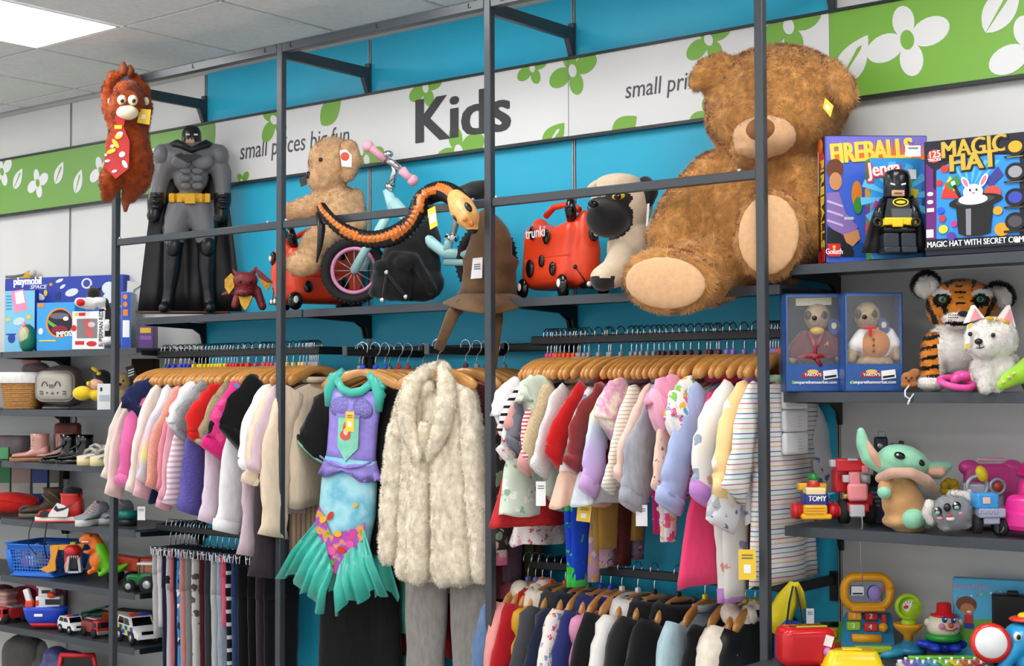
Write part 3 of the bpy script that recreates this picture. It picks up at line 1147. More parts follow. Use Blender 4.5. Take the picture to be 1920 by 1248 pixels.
hang_row([
    ('white shirt with a collar', 'shirt', white, 'short', 938, 800, 'pink', dict(L=.5, neckband=white, hs=1.0)),
    ('black and white striped top', 'long_sleeved_top', 'black_white_stripe', 'long', 940, 822, 'pink', dict(L=.34, neckband='black_white_stripe')),
    ('white top with pink roses', 'long_sleeved_top', 'rose_floral', 'long', 946, 868, 'orange', dict(neckband='rose_floral', r1=0.019, reach=.11)),
    ('plain dusty rose top', 'long_sleeved_top', cloth('#d9a19b'), 'short', 962, 832, 'orange', {}),
    ('slate grey top with white flecks', 'long_sleeved_top', 'slate_fleck', 'short', 970, 855, 'orange', dict(L=.5)),
    ('red and white pinstriped top', 'long_sleeved_top', 'red_pinstripe', 'long', 977, 876, 'orange', dict(cuff=cloth('#d9a19b'))),
    ('mint green ruffled top', 'ruffled_top', cloth('#cfdcc8'), 'short', 996, 770, 'grey', dict(L=.52, neckband=cloth('#cfdcc8'))),
    ('beige teddy fleece jacket', 'fleece_jacket', 'teddy_fleece', 'long', 985, 888, 'grey', dict(neckband='teddy_fleece')),
    ('white fluffy jumper', 'jumper', 'white_fluff', 'long', 1006, 894, 'grey', dict(neckband='white_fluff', r1=0.016)),
    ('red cape sleeved coat', 'coat', cloth('#c81c1f'), 'long', 1044, 876, 'grey', dict(neckband=cloth('#a81418'), flat=3.33, r1=0.019, L=.4)),
    ('white onesie with green cactus print', 'baby_onesie', 'cactus_print', 'long', 1052, 940, 'grey', dict(r0=0.025, r1=0.031, flat=2.30, reach=.08, L=.5, hw=.13)),
    ('dark red velvet top', 'long_sleeved_top', 'wine_velvet', 'long', 1088, 892, 'grey', dict(r1=0.019)),
    ('pastel rainbow ribbed jumper', 'jumper', 'rainbow_rib', 'long', 1107, 916, 'grey', dict(cuff=cloth('#cfa8dc'), neckband='rainbow_rib', r1=0.016)),
    ('pink tie dyed short sleeved tee', 'tee_shirt', 'pink_tie_dye', 'short', 1142, 806, 'grey', dict(L=.4)),
    ('cream ribbed cardigan with ruffled cuffs', 'cardigan', 'cream_rib', 'long', 1150, 912, 'maroon', dict(cuff='cream_rib', neckband='cream_rib')),
    ('plain peach pink long sleeved top', 'long_sleeved_top', cloth('#eccabb'), 'long', 1174, 914, 'maroon', dict(neckband=cloth('#eccabb'), r1=0.018)),
    ('grey marl sweatshirt', 'sweatshirt', cloth('#9fa2a8', var=.14), 'long', 1202, 944, 'maroon', dict(cuff=cloth('#9fa2a8'), r0=0.021, r1=0.020, neckband=cloth('#9fa2a8'))),
    ('pink frill sleeved tee', 'tee_shirt', cloth('#ef9dba'), 'short', 1243, 780, 'maroon', dict(L=.4, cuff=cloth('#f4b3ca'))),
    ('peach top with brown spots', 'long_sleeved_top', 'peach_spot', 'long', 1240, 930, 'maroon', {}),
    ('white tee with bright flowers', 'tee_shirt', 'flower_print', 'short', 1262, 802, 'maroon', dict(L=.42, cuff='flower_print', neckband=cloth('#e8557f'))),
    ('purple gingham top', 'long_sleeved_top', 'gingham', 'long', 1250, 940, 'maroon', dict(hw=.13, reach=.08)),
    ('pale blue sweatshirt', 'sweatshirt', cloth('#a9b7dd'), 'long', 1272, 944, 'lilac', dict(cuff=cloth('#a9b7dd'), r0=0.020, r1=0.019)),
    ('hot pink tulle dress', 'dress', cloth('#e23f6c'), None, 1292, 1062, 'lilac', dict(L=.74, hw=.16, flare=2.1, fold=.8, th=.03, waist=.15, neckband=cloth('#d02f58'))),
    ('white animal print top with lilac cuffs', 'long_sleeved_top', 'dog_print', 'long', 1328, 930, 'lilac', dict(cuff=cloth('#c58ad0'), neckband=cloth('#c58ad0'), r0=0.021, r1=0.020)),
    ('mustard top with white bunny print', 'long_sleeved_top', 'bunny_print', 'long', 1357, 928, 'lilac', dict(neckband=cloth('#f5ead8'), r0=0.022, r1=0.021, flat=2.94, cuff='bunny_print')),
    ('light grey marl sweatshirt', 'sweatshirt', cloth('#c3c4c8'), 'long', 1374, 972, 'lilac', dict(cuff=cloth('#c3c4c8'), r1=0.018)),
    ('white ruffled top with blue sprigs', 'ruffled_top', 'blue_sprig', 'long', 1398, 1000, 'lilac', dict(r1=0.022, neckband=cloth('#c9e6c0'))),
    ('white top with rainbow pinstripes', 'long_sleeved_top', 'rainbow_pinstripe', 'long', 1408, 940, 'orange', dict(r0=0.021, r1=0.020)),
    ('long white dress with rainbow pinstripes', 'dress', 'rainbow_pinstripe', 'long', 1418, 880, 'orange', dict(L=.74, hw=.15, flare=1.3, fold=.6, th=.02, rz=0., reach=.03, r1=0.02)),
], ON_B, RZC + .012, GB, xmax=-2.085, dz=.035)

# things hanging lower between the baby clothes
pat_spots('dino_print', '#1e49c8', ['#3fc23a', '#3fc23a', '#1e49c8'], 24, .42)
pat_spots('mauve_floral', '#caa3c4', ['#e8d2e0', '#9a6aa0', '#e8b35a'], 34, .35)
pat_spots('pale_pink_floral', '#e2bfcb', ['#b06a86', '#f0dde2', '#8a5a78'], 55, .3)
mat('wine_sequin', '#5a2019', rough=.35, metal=.4, var=.5, vscale=200, bump=1., bscale=400)
mat('wine_heather', '#5a4150', rough=.9, var=.4, vscale=120, stretch=(1, 6, .6), bump=.4, bscale=300)
pat_spots('dark_floral', '#3a3436', ['#d9b6b0', '#c06a78', '#8a9a80'], 24, .42)
mat('red_tulle', '#c01e22', rough=.7, var=.2, vscale=80, bump=.6, bscale=200)
def low(desc, m, x0, x1, y0, y1, Y, name='trousers', cuff=None, cat='trousers', th=.016):
    a, c = at((x0 + x1) / 2, y1, Y), at((x0 + x1) / 2, y0, Y)
    hw = max(.035, (x1 - x0) / ppm(a) / .62 / 2)
    return trousers(desc, ON_B, (a.x, Y, c.z + .12), -.25, m, c.z - a.z + .12, hw, th * .7, cuff, name, group=None, cat=cat, folded=True)
low('blue leggings with green dinosaurs', 'dino_print', 1064, 1099, 950, 1092, 3.74, 'leggings', cloth('#3fc44a'))
low('mauve floral leggings', 'mauve_floral', 1096, 1122, 955, 1090, 3.80, 'leggings')
low('pale pink floral leggings', 'pale_pink_floral', 1102, 1154, 955, 1064, 3.84, 'leggings')
low('mustard trousers', cloth('#a5803c'), 1114, 1158, 920, 1028, 3.80)
low('brown mustard trousers', cloth('#9a7636'), 1180, 1206, 940, 1012, 3.9)
low('dark red sequinned leggings', 'wine_sequin', 1153, 1182, 940, 1060, 3.86, 'leggings')
low('purple grey floral leggings', pat_spots('purple_floral', '#8a7088', ['#d9a0b0', '#5a4a6a'], 50, .3), 1182, 1204, 950, 1048, 3.93, 'leggings')
low('dark floral leggings', 'dark_floral', 928, 946, 850, 1030, 3.72, 'leggings')
low('wine heather leggings', 'wine_heather', 944, 976, 965, 1090, 3.84, 'leggings')
low('pink and cream leggings', pat_spots('pink_cream_leg', '#e8d9cc', ['#e090a0', '#b8505e'], 22, .4), 926, 948, 880, 1052, 3.76, 'leggings', cloth('#e07aa0'))
low('white pyjama trousers with dog print', 'dog_print', 1345, 1398, 960, 1120, 3.70, 'pyjama_trousers', cloth('#c58ad0'))
low('bright pink leggings with white dots', pat_spots('pink_dot', '#d0307a', ['#f4e4ec'], 30, .3), 1230, 1248, 920, 1000, 3.84, 'leggings')
low('white leggings with a bright flower', 'flower_print', 1240, 1266, 930, 1015, 3.72, 'leggings')
def skirt(desc, m, px, pz0, pz1, Y, hw, flare=1.3):
    a, c = at(px, pz1, Y), at(px, pz0, Y)
    t = thing('skirt', f'{desc} {ON_B}', 'skirt', (a.x, Y, c.z), -.2)
    body_mesh(B(m), hw, c.z - a.z, .03, flare, int(px), drop=0, z0=-.001, fold=.8, neck=.001).ob('skirt_panel', t)
    B(m).torus((0, 0, -.006), hw * .7, .012, None, 20, 6, 1, .3).ob('waistband', t)
skirt('red tulle skirt', 'red_tulle', 1002, 880, 982, 3.72, .12, 1.45)
skirt('pale green leaf print skirt', pat_spots('leaf_print', '#cdd8c6', ['#8fae90', '#e8e8dc'], 34, .34), 995, 860, 962, 3.68, .1)
skirt('dusty pink frilled skirt', 'rose_floral', 1012, 950, 1018, 3.80, .09)
skirt('peach frilled skirt', cloth('#eac0a8'), 1092, 880, 948, 3.66, .09)
skirt('pale blue jersey skirt', cloth('#ccd3d8'), 1142, 880, 942, 3.70, .12)

# ---- trousers on clip hangers
def clip_hanger(loc, rz, of):
    t = thing('clip_hanger', 'chrome clip hanger holding the ' + of, 'hanger', loc, rz, 'clip hangers on the trouser rail')
    o = bpy.data.objects.new('hook', HOOK_ME); C.objects.link(o); o.parent = t
    B('steel_black').box((0, 0, -.088), (.008, .17, .006)).ob('cross_bar', t)
    for s in (-1, 1):
        b = B('chrome')
        b.box((.012, s * .072, -.1), (.004, .03, .034), .0015, seg=1, rot=(0, .16, 0)).box((-.012, s * .072, -.1), (.004, .03, .034), .0015, seg=1, rot=(0, -.16, 0))
        b.cyl((-.012, s * .072, -.094), (.012, s * .072, -.094), .007, n=8)
        b.ob('clip', t)
pat_spots('leopard', '#c5c3bd', ['#2a2828', '#5a5550', '#c5c3bd'], 26, .36)
pat_spots('spot_grey', '#b9b6b4', ['#222224', '#b9b6b4'], 20, .38)
pat_stripes('studded', [(.7, '#121214'), (.3, '#b9b9bb')], .05)
pat_spots('pink_motif', '#cfc9cc', ['#e0507c', '#cfc9cc', '#cfc9cc'], 9, .3)
pat_spots('blue_pattern', '#3f86c8', ['#e9eef2', '#173c66'], 30, .4)
ON_T = 'on the low clip rail beside the toy cars'
ZT = .928
for i, (desc, m, cx, cy, rz) in enumerate([
    ('pale grey joggers', cloth('#b0afae'), 304, 1200, -.1), ('grey joggers with pink motifs', 'pink_motif', 314, 1180, -.12), ('navy joggers', cloth('#1b1f38'), 322, 1290, -.1),
    ('grey leggings with black spots', 'spot_grey', 330, 1300, -.1), ('rose pink leggings', cloth('#b35c70'), 338, 1310, -.1), ('black leggings', cloth('#17171a'), 344, 1290, -.1),
    ('blue patterned leggings', 'blue_pattern', 350, 1310, -.1), ('salmon pink joggers', cloth('#c0867c'), 356, 1300, -.12), ('mid grey joggers', cloth('#7d7c7c'), 366, 1290, -.1),
    ('leopard print leggings', 'leopard', 378, 1300, -.1), ('burgundy leggings', cloth('#47161f'), 392, 1310, -.1), ('dark grey leggings', cloth('#333438'), 402, 1300, -.1),
    ('light grey jersey trousers', cloth('#b4b5b6'), 414, 1310, -.1), ('faded blue jeans', cloth('#98a2b2', var=.2), 426, 1310, -.1), ('neon pink leggings', cloth('#d8506f'), 434, 1180, -.1),
    ('black studded leggings', 'studded', 442, 1310, -.08), ('blue denim leggings', cloth('#2c3f66', var=.2), 452, 1310, -.08), ('plain black trousers', cloth('#101012'), 464, 1320, -.08),
    ('black crepe trousers', cloth('#0c0c0e'), 482, 1320, -.05), ('mauve brown trousers', cloth('#3a3036'), 497, 1320, -.05), ('faded black jeans', cloth('#151518'), 512, 1320, -.05)]):
    Yc = RY - .04
    p = at(cx, min(cy, 1248), Yc)
    x = p.x
    L = ZT - .1 - at(cx, cy, Yc).z
    trousers(desc, ON_T, (x, RY, ZT - .085), rz, m, L, .085, .013, None, group='trousers on the low clip rail', waistband=m)
    clip_hanger((x, RY, ZT + .014), rz, desc)
# ---- coats on the low rail
ON_C = 'on the low coat rail'
ZC = .918 + .014
mat('cream_faux_fur', '#e5dac8', rough=.95, var=.12, vscale=40, bump=.8, bscale=160, sheen=.4)
mat('quilt_mustard', '#c8971f', rough=.5, var=.08, vscale=30)
mat('quilt_pink', '#d48aaa', rough=.5, var=.08, vscale=30)
mat('quilt_black', '#131417', rough=.45, var=.1, vscale=30)
pat_spots('coat_floral', '#e8dcd6', ['#c0566e', '#7d8fae', '#d9a03c', '#9aa87a'], 42, .32)

def hood(t, m, w=.11, h=.13, lining=None):
    """soft hood lying over the shoulders behind the neck"""
    b = B(m)
    b.torus((0, 0, -.15), w * .78, .034, (0, .12, 0), 18, 8, 1.5, .62)
    b.ell((-.012, 0, -.20), (.038, w * .8, .07))
    o = b.ob('hood', t)
    if lining:
        B(lining).torus((.006, 0, -.135), w * .66, .022, (0, .12, 0), 18, 8, 1.2, .6).ob('hood_lining', o)

def puffs(t, m, hw, rings=5):
    for s in (-1, 1):
        pts = [(0, s * (hw - .03 + .06 * k / 35), -.155 - .0125 * k) for k in range(36)]
        B(m).tube(pts, [(.026 + .012 * abs(math.sin(PI * k / 7.2)) ** .6) * (.75 if k == 0 else 1) for k in range(36)], 14, True, 1.7, up=(1, 0, 0)).ob('quilted_sleeve', t)

coats = [
    ('denim blue jacket', 'jacket', cloth('#5a7396', var=.2), 990, dict(), None),
    ('salmon pink coat with fur collar', 'coat', cloth('#dd928c'), 1004, dict(), ('collar', 'cream_faux_fur')),
    ('deep red coat', 'coat', cloth('#a3121c'), 1017, dict(), ('hood', cloth('#a3121c'))),
    ('mustard padded coat with fluffy hood', 'padded_coat', 'quilt_mustard', 1033, dict(), ('puff', 'cream_faux_fur')),
    ('charcoal hooded coat', 'coat', cloth('#3f3f43'), 1060, dict(), ('hood', cloth('#39393d'))),
    ('dark navy coat', 'coat', cloth('#161c33'), 1088, dict(), ('hood', cloth('#161c33'))),
    ('white quilted coat with pink flowers', 'coat', 'coat_floral', 1104, dict(), None),
    ('navy blue hooded coat', 'coat', cloth('#242a60'), 1127, dict(), ('hood', cloth('#242a60'))),
    ('pink padded coat', 'padded_coat', 'quilt_pink', 1145, dict(), ('puff', 'quilt_pink')),
    ('black fleece coat', 'coat', cloth('#0c0c0e'), 1166, dict(), None),
    ('white hooded raincoat', 'raincoat', cloth('#dedad5'), 1196, dict(), ('hood', cloth('#e6e2dd'))),
    ('black shell jacket', 'jacket', cloth('#1a1a1c'), 1227, dict(), ('hood', cloth('#1a1a1c'))),
    ('black hooded jacket', 'jacket', cloth('#0e0e10'), 1272, dict(), ('hood', cloth('#121214'))),
    ('pale blue jacket with tied bow sleeve', 'jacket', cloth('#a9c4ca'), 1322, dict(), ('bow', cloth('#a9c4ca'))),
    ('plain black coat', 'coat', cloth('#08080a'), 1366, dict(), None),
    ('cream fluffy coat', 'fluffy_coat', 'cream_faux_fur', 1398, dict(), ('collar', 'cream_faux_fur')),
    ('glossy black padded coat', 'padded_coat', 'quilt_black', 1416, dict(), None),
]
clips = ['lilac', 'lilac', 'orange', 'orange', 'orange', 'orange', 'green', 'blue', 'blue', 'white', 'white', 'black', 'black', 'yellow', 'yellow', 'yellow', 'yellow']
for i, (desc, nm, m, hx, ex, extra) in enumerate(coats):
    p = at(hx, 1062 + (hx - 990) * .122, RY)
    kind = extra[0] if extra else None
    loc = (p.x, RY, ZC)
    t = garment(nm, desc, ON_C, (loc[0], loc[1], loc[2] + .016), -.06 + .02 * (i % 4), m, .62, .16, 'long' if kind != 'puff' else None, .60, .045, .045, r0=.05 if nm == 'fluffy_coat' else .036, r1=.036, neckband=m, clip=clips[i], group='coats on the low rail', cat='coat', hang=False, flat=1.75)
    hanger(loc, -.06 + .02 * (i % 4), clips[i], desc, 'wooden hangers on the low coat rail', .8)
    if kind == 'hood':
        hood(t, extra[1])
    elif kind == 'collar':
        b = B(extra[1])
        for k in range(14):
            a = 2 * PI * k / 14
            b.ell((.03 * math.cos(a), .075 * math.sin(a), -.122 + .012 * math.cos(3 * a)), (.03, .034, .034), None, 8, 6)
        b.ob('fur_collar', t)
    elif kind == 'puff':
        puffs(t, m, .16)
        if extra[1] == 'cream_faux_fur':
            hood(t, 'cream_faux_fur', .12)
            b = B('cream_faux_fur')
            r = random.Random(3)
            for k in range(160):
                a = r.uniform(-1.3, 1.3)
                q = Vector((.03 + r.uniform(-.02, .02), -.1 + .03 * math.sin(a * 3), -.14 - .05 * abs(a)))
                d = Vector((r.uniform(-.02, .03), r.uniform(-.05, .0), -r.uniform(.05, .09)))
                b.tube([q, q + d * .6, q + d], [.0035, .003, .0008], 4)
            b.ob('fur_trim', t)
    elif kind == 'bow':
        b = B(extra[1])
        c = Vector((.055, -.165, -.27))
        b.tube([c, c + Vector((.02, -.05, .01)), c + Vector((.02, -.09, -.012))], [.012, .03, .01], 8, True, .3)
        b.tube([c, c + Vector((.02, .05, .02)), c + Vector((.02, .10, .01))], [.012, .03, .014], 8, True, .3)
        b.tube([c, c + Vector((.02, -.02, -.06)), c + Vector((.01, -.03, -.14))], [.012, .02, .028], 8, True, .3)
        b.ell(c, (.016, .018, .018))
        b.ob('sleeve_bow', t)

# ---- yellow tickets and the plastic multipack among the baby clothes
mat('ticket_yellow', '#f0c93a', rough=.5)
mat('ticket_white', '#f0f0f2', rough=.5)
mat('pack_film', '#e9e8ee', rough=.12, spec=.6)
def ticket(label, px, py, Y, w, h, m='ticket_yellow', rz=.6, lines=True, rot=0.):
    p = at(px, py, Y)
    t = thing('price_ticket', label, 'price ticket', p, 0, rot=(0, rot, rz))
    B(m).box((0, 0, 0), (w, .0015, h)).ob('card', t)
    b = B('ticket_white' if m == 'ticket_yellow' else 'ink_grey')
    if m == 'ticket_yellow':
        b.rect(-w * .2, -h * .28, w * .2, h * .0, -.001)
        b.m('ink_grey')
    for k in range(2):
        b.rect(-w * .32, h * (.2 + .1 * k), w * .32, h * (.23 + .1 * k), -.001)
    b.ob('printing', t)
    B('ink_grey').tube([(0, 0, h / 2 - .004), (.004, .012, h / 2 + .012)], .0008, 4).ob('tag_loop', t)
    return t
ticket('yellow price ticket below the white pyjama trousers with dog print', 1401, 1058, 3.60, .048, .084)
ticket('yellow and white price ticket on the peach frilled skirt', 1095, 962, 3.60, .042, .05, rot=.12)
ticket('white paper tag below the grey marl sweatshirt', 1203, 966, 3.60, .034, .062, 'ticket_white')
ticket('white paper tag beside the pale green leaf print skirt', 1014, 925, 3.57, .03, .075, 'ticket_white')
p = Vector((-2.043, 3.86, at(1486, 850, 3.86).z))
t = thing('clothing_multipack', 'clear bagged multipack of white baby clothes beside the boxed meerkats', 'clothing pack', (p.x, 3.86, p.z), PI / 2 - .15)
b = B('ticket_white')
for k in range(4):
    b.box((0, 0, .03 + .066 * k), (.115, .018, .064), .008)
b.ob('folded_garment', t)
mat('clear_film', '#ffffff', rough=.08, spec=.6, alpha=.05)
B('clear_film').box((0, 0, .15), (.125, .024, .33), .006).ob('film_bag', t)
b = B(mat('ink_faint', '#b4b2ba'))
for k in range(4):
    for j in range(4):
        b.rect(-.004, .014 + .066 * k + .009 * j, .016 - .003 * (j % 2), .0152 + .066 * k + .009 * j, -.0135)
b.ob('printing', t)
B('plastic_red' if 'plastic_red' in MATS else plastic('#c03030')).box((0, -.001, .30), (.10, .026, .012), .002, seg=1).ob('header_strip', t)

# ---- front facing arms: mermaid dress and the cream coat, and what hangs behind them
mat('teal_satin', '#35b7a4', rough=.3, spec=.5, sheen=.3, var=.08, vscale=20)
mat('lilac_satin', '#9484d6', rough=.32, spec=.5, var=.1, vscale=40)
mat('bodice_sequin', '#8f86cf', rough=.25, metal=.3, var=.35, vscale=120, bump=.8, bscale=500)
pat_blend('aqua_print', ['#6fd0cc', '#a8dbe6', '#6cb8cf', '#c9e6ea'], 7, .45, 0)
pat_blend('coral_print', ['#e0452f', '#d8438f', '#8a52b8', '#f0a03a', '#4a9a4a'], 24, .5, 0)
pat_blend('bodice_panel', ['#6ec8ae', '#8fd6b8', '#58b89e'], 12, .45, 0)
ARM1, ARM2, AZ = -3.69, -3.30, 1.646
D = -PI / 2
def face(nm, desc, where, x, y, m, **kw):
    return garment(nm, desc, where, (x, y, AZ), D + kw.pop('rz', 0.), m, **kw)

t = thing('mermaid_dress', 'turquoise and lilac mermaid costume dress facing out in front of a black tee', 'dress', (ARM1 - .03, 3.745, AZ - .012), rot=(0, .085, .2))
t.scale = (.84, .9, .85)
HZ = at(630, 1110, 3.6).z - AZ
def ring(z, w, d, n=28, wave=0., k=7, ph=0., sag=0., drop=0., cx=0.):
    return [(cx + w * sg(math.cos(2 * PI * i / n), .85), d * sg(math.sin(2 * PI * i / n), .8) * (1 + wave * math.sin(k * 2 * PI * i / n + ph)), z - sag * (1 - abs(math.cos(2 * PI * i / n))) - drop * abs(math.cos(2 * PI * i / n))) for i in range(n)]
b = B('lilac_satin')
b.loft([ring(-.17, .135, .022, drop=-.02), ring(-.22, .13, .03), ring(-.30, .122, .034), ring(-.42, .122, .036), ring(-.47, .128, .036, sag=.02)])
b.ob('bodice', t)
b = B('teal_satin')
for s in (-1, 1):
    b.tube([(s * .065, -.004, -.085), (s * .10, -.012, -.115), (s * .128, -.012, -.17), (s * .128, -.01, -.24)], [.014, .018, .02, .012], 8, True, 1.4, up=(0, 1, 0))
b.tube([(-.09, -.016, -.12), (-.05, -.03, -.16), (0, -.034, -.172), (.05, -.03, -.16), (.09, -.016, -.12)], [.012] * 5, 8, True, 1.6, up=(0, 1, 0))
b.ob('strap', t)
b = B('teal_satin')
for s in (-1, 1):
    for k in range(6):
        b.ell((s * (.12 + .008 * (k % 3)), -.006, -.11 - .012 * k), (.02, .016, .016), None, 8, 6)
b.ob('ruffle', t)
b = B('bodice_sequin')
for s in (-1, 1):
    b.ell((s * .055, -.024, -.235), (.055, .012, .045), (0, s * .3, 0))
b.ob('shell_cup', t)
b = B('bodice_panel')
b.prism([(-.05, -.27), (.055, -.27), (.06, -.40), (.0, -.46), (-.045, -.40)], -.042, -.038)
b.m(cloth('#d8604a')).disc(.0, -.32, .022, .03, -.043).disc(-.008, -.35, .026, .022, -.043)
b.m(cloth('#f0c8b0')).disc(-.005, -.335, .012, .015, -.0435)
b.m('lilac_satin').prism([(-.06, -.262), (.06, -.262), (.058, -.274), (-.058, -.274)], -.045, -.04)
b.ob('front_panel', t)
b = B('lilac_satin')
def pep(u, z):
    a = [2 * PI * i / 40 for i in range(40)]
    return [((.125 + .035 * u) * math.cos(q), (.038 + .02 * u) * math.sin(q) * (1 + .12 * u * math.sin(11 * q)), z - .07 * u * min(1, abs(math.cos(q)) * 1.5 + .1) - .03 * max(0, -math.sin(q)) * (1 - abs(math.cos(q)))) for q in a]
b.loft([pep(0, -.445), pep(.5, -.452), pep(1, -.46), [(x, y * .97, z + .003) for x, y, z in pep(.9, -.46)]], cap=False)
b.ob('peplum', t)
b = B('bodice_sequin').tube([(x, -.042 - .01 * (1 - abs(x) / .13), -.45 - .035 * (1 - (x / .13) ** 2)) for x in [-.13 + .02 * k for k in range(14)]], .005, 6)
b.ob('beaded_waist', t)
b = B('aqua_print')
b.loft([ring(-.45, .128, .037), ring(-.56, .138, .042), ring(-.68, .14, .043, wave=.05), ring(-.77, .125, .042, wave=.08), ring(-.85, .115, .04, wave=.1)])
b.ob('skirt_panel', t)
b = B('coral_print')
pts = [(-.125, -.70), (-.11, -.66), (-.075, -.72), (-.04, -.775), (0, -.76), (.05, -.74), (.095, -.72), (.125, -.70), (.13, -.76), (.10, -.80), (.06, -.88), (.02, -.935), (-.02, -.93), (-.055, -.88), (-.09, -.80), (-.125, -.76)]
b.prism(pts, -.0475, -.0465)
b.m(cloth('#f0b030')).disc(-.085, -.715, .018, .013, -.049, rot=.6).disc(.072, -.635, .013, .008, -.0465, rot=.3).disc(-.005, -.765, .02, .013, -.0495)
b.m(cloth('#d23a2a')).disc(-.05, -.695, .022, .012, -.049, rot=1.).disc(.02, -.83, .02, .014, -.0495)
b.m(cloth('#e85aa0')).disc(-.03, -.84, .022, .018, -.0495).disc(.06, -.80, .02, .015, -.049)
b.m(cloth('#6aa83a')).disc(-.03, -.89, .02, .014, -.0495)
b.ob('reef_print', t)
for s in (-1, 1):
    b = B('teal_satin')
    rings = []
    for q in range(25):
        u = q / 24
        a = u * 2.9
        top = Vector((s * (.125 - .115 * u), -.05 + .012 * math.sin(a * 2), -.73 - .19 * u ** 1.3))
        fl = .022 * math.sin(u * 33 + s)
        bot = top + Vector((s * (.15 - .13 * u), -.03 + fl, -.24 - .02 * math.sin(u * 14 + 1) + .07 * u))
        mid = top.lerp(bot, .5) + Vector((0, -.022 + fl * .4, 0))
        back = Vector((0, .006, 0))
        rings.append([top, mid, bot, bot + back, mid + back, top + back])
    b.loft(rings)
    rings = []
    for q in range(11):
        u = q / 10
        top = Vector((s * (.13 - .10 * u), .03, -.76))
        bot = Vector((s * (.27 - .25 * u), .03 + .03 * math.sin(u * 13), -1.0 - .03 * math.sin(u * 17)))
        back = Vector((0, .006, 0))
        rings.append([top, top.lerp(bot, .5) + Vector((0, .02, 0)), bot, bot + back, top.lerp(bot, .5) + Vector((0, .026, 0)), top + back])
    b.loft(rings)
    b.ob('tail_frill', t)
hanger((ARM1 - .01, 3.745, AZ), D + .2, 'blue', 'mermaid costume dress', 'wooden hangers on the front facing arms')
ticket('yellow and white price ticket pinned on the mermaid dress bodice', 656, 790, 3.66, .036, .07, rz=.15)

face('tee_shirt', 'black short sleeved tee with mint sleeve trim', 'behind the mermaid dress', ARM1, 3.80, cloth('#0d0e10'), L=.74, hw=.16, sleeve='long', Ls=.37, reach=.13, r0=.02, r1=.026, flat=3, cuff=cloth('#8fd0b0'), cw=.22, clip='blue', cat='top', rz=.15)
face('costume_dress', 'royal blue sequinned costume', 'behind the black tee with mint trim', ARM1, 3.85, cloth('#2a3aa0'), L=.7, hw=.15, sleeve=None, clip='blue', cat='dress', neckband=cloth('#3848c0'))
t = face('costume_dress', 'green glittery tulle costume', 'behind the mermaid dress tail', ARM1 + .03, 3.89, cloth('#3f8f78', var=.3), L=1.02, hw=.15, sleeve=None, flare=1.5, fold=.8, clip='red', cat='dress')
face('costume_dress', 'red velvet costume with long skirt', 'behind the green tulle costume', ARM1 + .03, 3.94, cloth('#8a1216'), L=1.1, hw=.16, sleeve=None, flare=1.4, fold=.8, clip='red', cat='dress')
face('coat', 'lime green costume', 'behind the mermaid dress and cream coat', ARM1 + .06, 3.99, cloth('#8fae3a'), L=.85, hw=.15, sleeve='long', Ls=.5, reach=.08, clip='yellow', cat='dress')
face('evening_dress', 'long black dress', 'hanging low below the mermaid dress', ARM1 - .14, 3.86, cloth('#08080a'), L=1.36, hw=.17, sleeve=None, flare=1.3, fold=.5, clip='grey', cat='dress')
face('evening_dress', 'black velvet long dress', 'against the wall below the mermaid dress', ARM1 - .10, 3.98, cloth('#0b0b0e'), L=1.34, hw=.17, sleeve=None, flare=1.3, fold=.5, clip='grey', cat='dress')

# cream fur coat
t = thing('fur_coat', 'long cream faux fur coat hanging open collared over grey trousers', 'coat', (ARM2, 3.70, AZ), .12)
t.scale = (.8, .9, 1.)
FC = ['cream_fur']
mat('cream_fur', '#efe2cc', rough=.95, var=.2, vscale=45, bump=.5, bscale=120, sheen=.3)
LB = AZ - at(820, 1092, 3.70).z
for s in (-1, 1):
    skin([('t', [(s * .045, -.035, -.30), (s * .06, -.038, -.55), (s * .066, -.04, -LB + .05)], [.046, .052, .056]), ('t', [(s * .115, -.015, -.20), (s * .122, -.02, -.5), (s * .135, -.02, -LB + .05)], [.046, .05, .055]), ('t', [(s * .05, -.005, -.14), (s * .13, 0, -.175)], [.036, .046])],
         'front_panel', 'cream_fur', t, .010, 4, fur=(20000, .013, .0014), warp=lambda q: q + .004 * noise.noise(Vector(q) * 26))
skin([('t', [(x, .03, -.17), (x * 1.1, .03, -LB + .05)], [.05, .056]) for x in (-.12, -.05, .05, .12)], 'back_panel', 'cream_fur', t, .011, 4, fur=(9000, .009, .0012))
for s in (-1, 1):
    L = (.76 if s < 0 else .80)
    pp = [(s * .15, 0, -.18), (s * .188, -.015, -.30), (s * .212, -.02, -.45), (s * .228, -.02, -.6), (s * .236, -.02, -L + .06)]
    skin([('t', pp, [.048, .052, .052, .05, .046])], 'sleeve', 'cream_fur', t, .009, 4, fur=(11000, .013, .0014), warp=lambda q: q + .004 * noise.noise(Vector(q) * 26))
    pp = [(s * .045, -.02, -.085), (s * .085, -.05, -.12), (s * .105, -.075, -.20), (s * .085, -.085, -.28), (s * .03, -.085, -.37)]
    skin([('t', pp, [.024, .034, .042, .036, .02])], 'collar', 'cream_fur', t, .008, 4, fur=(6000, .013, .0014))
skin([('t', [(-.05, -.01, -.085), (0, .03, -.075), (.05, -.01, -.085)], [.026, .03, .026])], 'back_collar', 'cream_fur', t, .008, 4, fur=(2500, .009, .0012))
b = B('cream_fur')
hanger((ARM2, 3.70, AZ), D + .12, None, 'long cream faux fur coat', 'wooden hangers on the front facing arms')
tz = at(825, 1090, 3.70).z
trousers('wide grey flannel trousers', 'hanging below the cream fur coat', (ARM2 - .01, 3.77, tz + .25), D + .1, cloth('#8a8580', var=.16), 1.0, .185, .035, cat='trousers', flare=2)
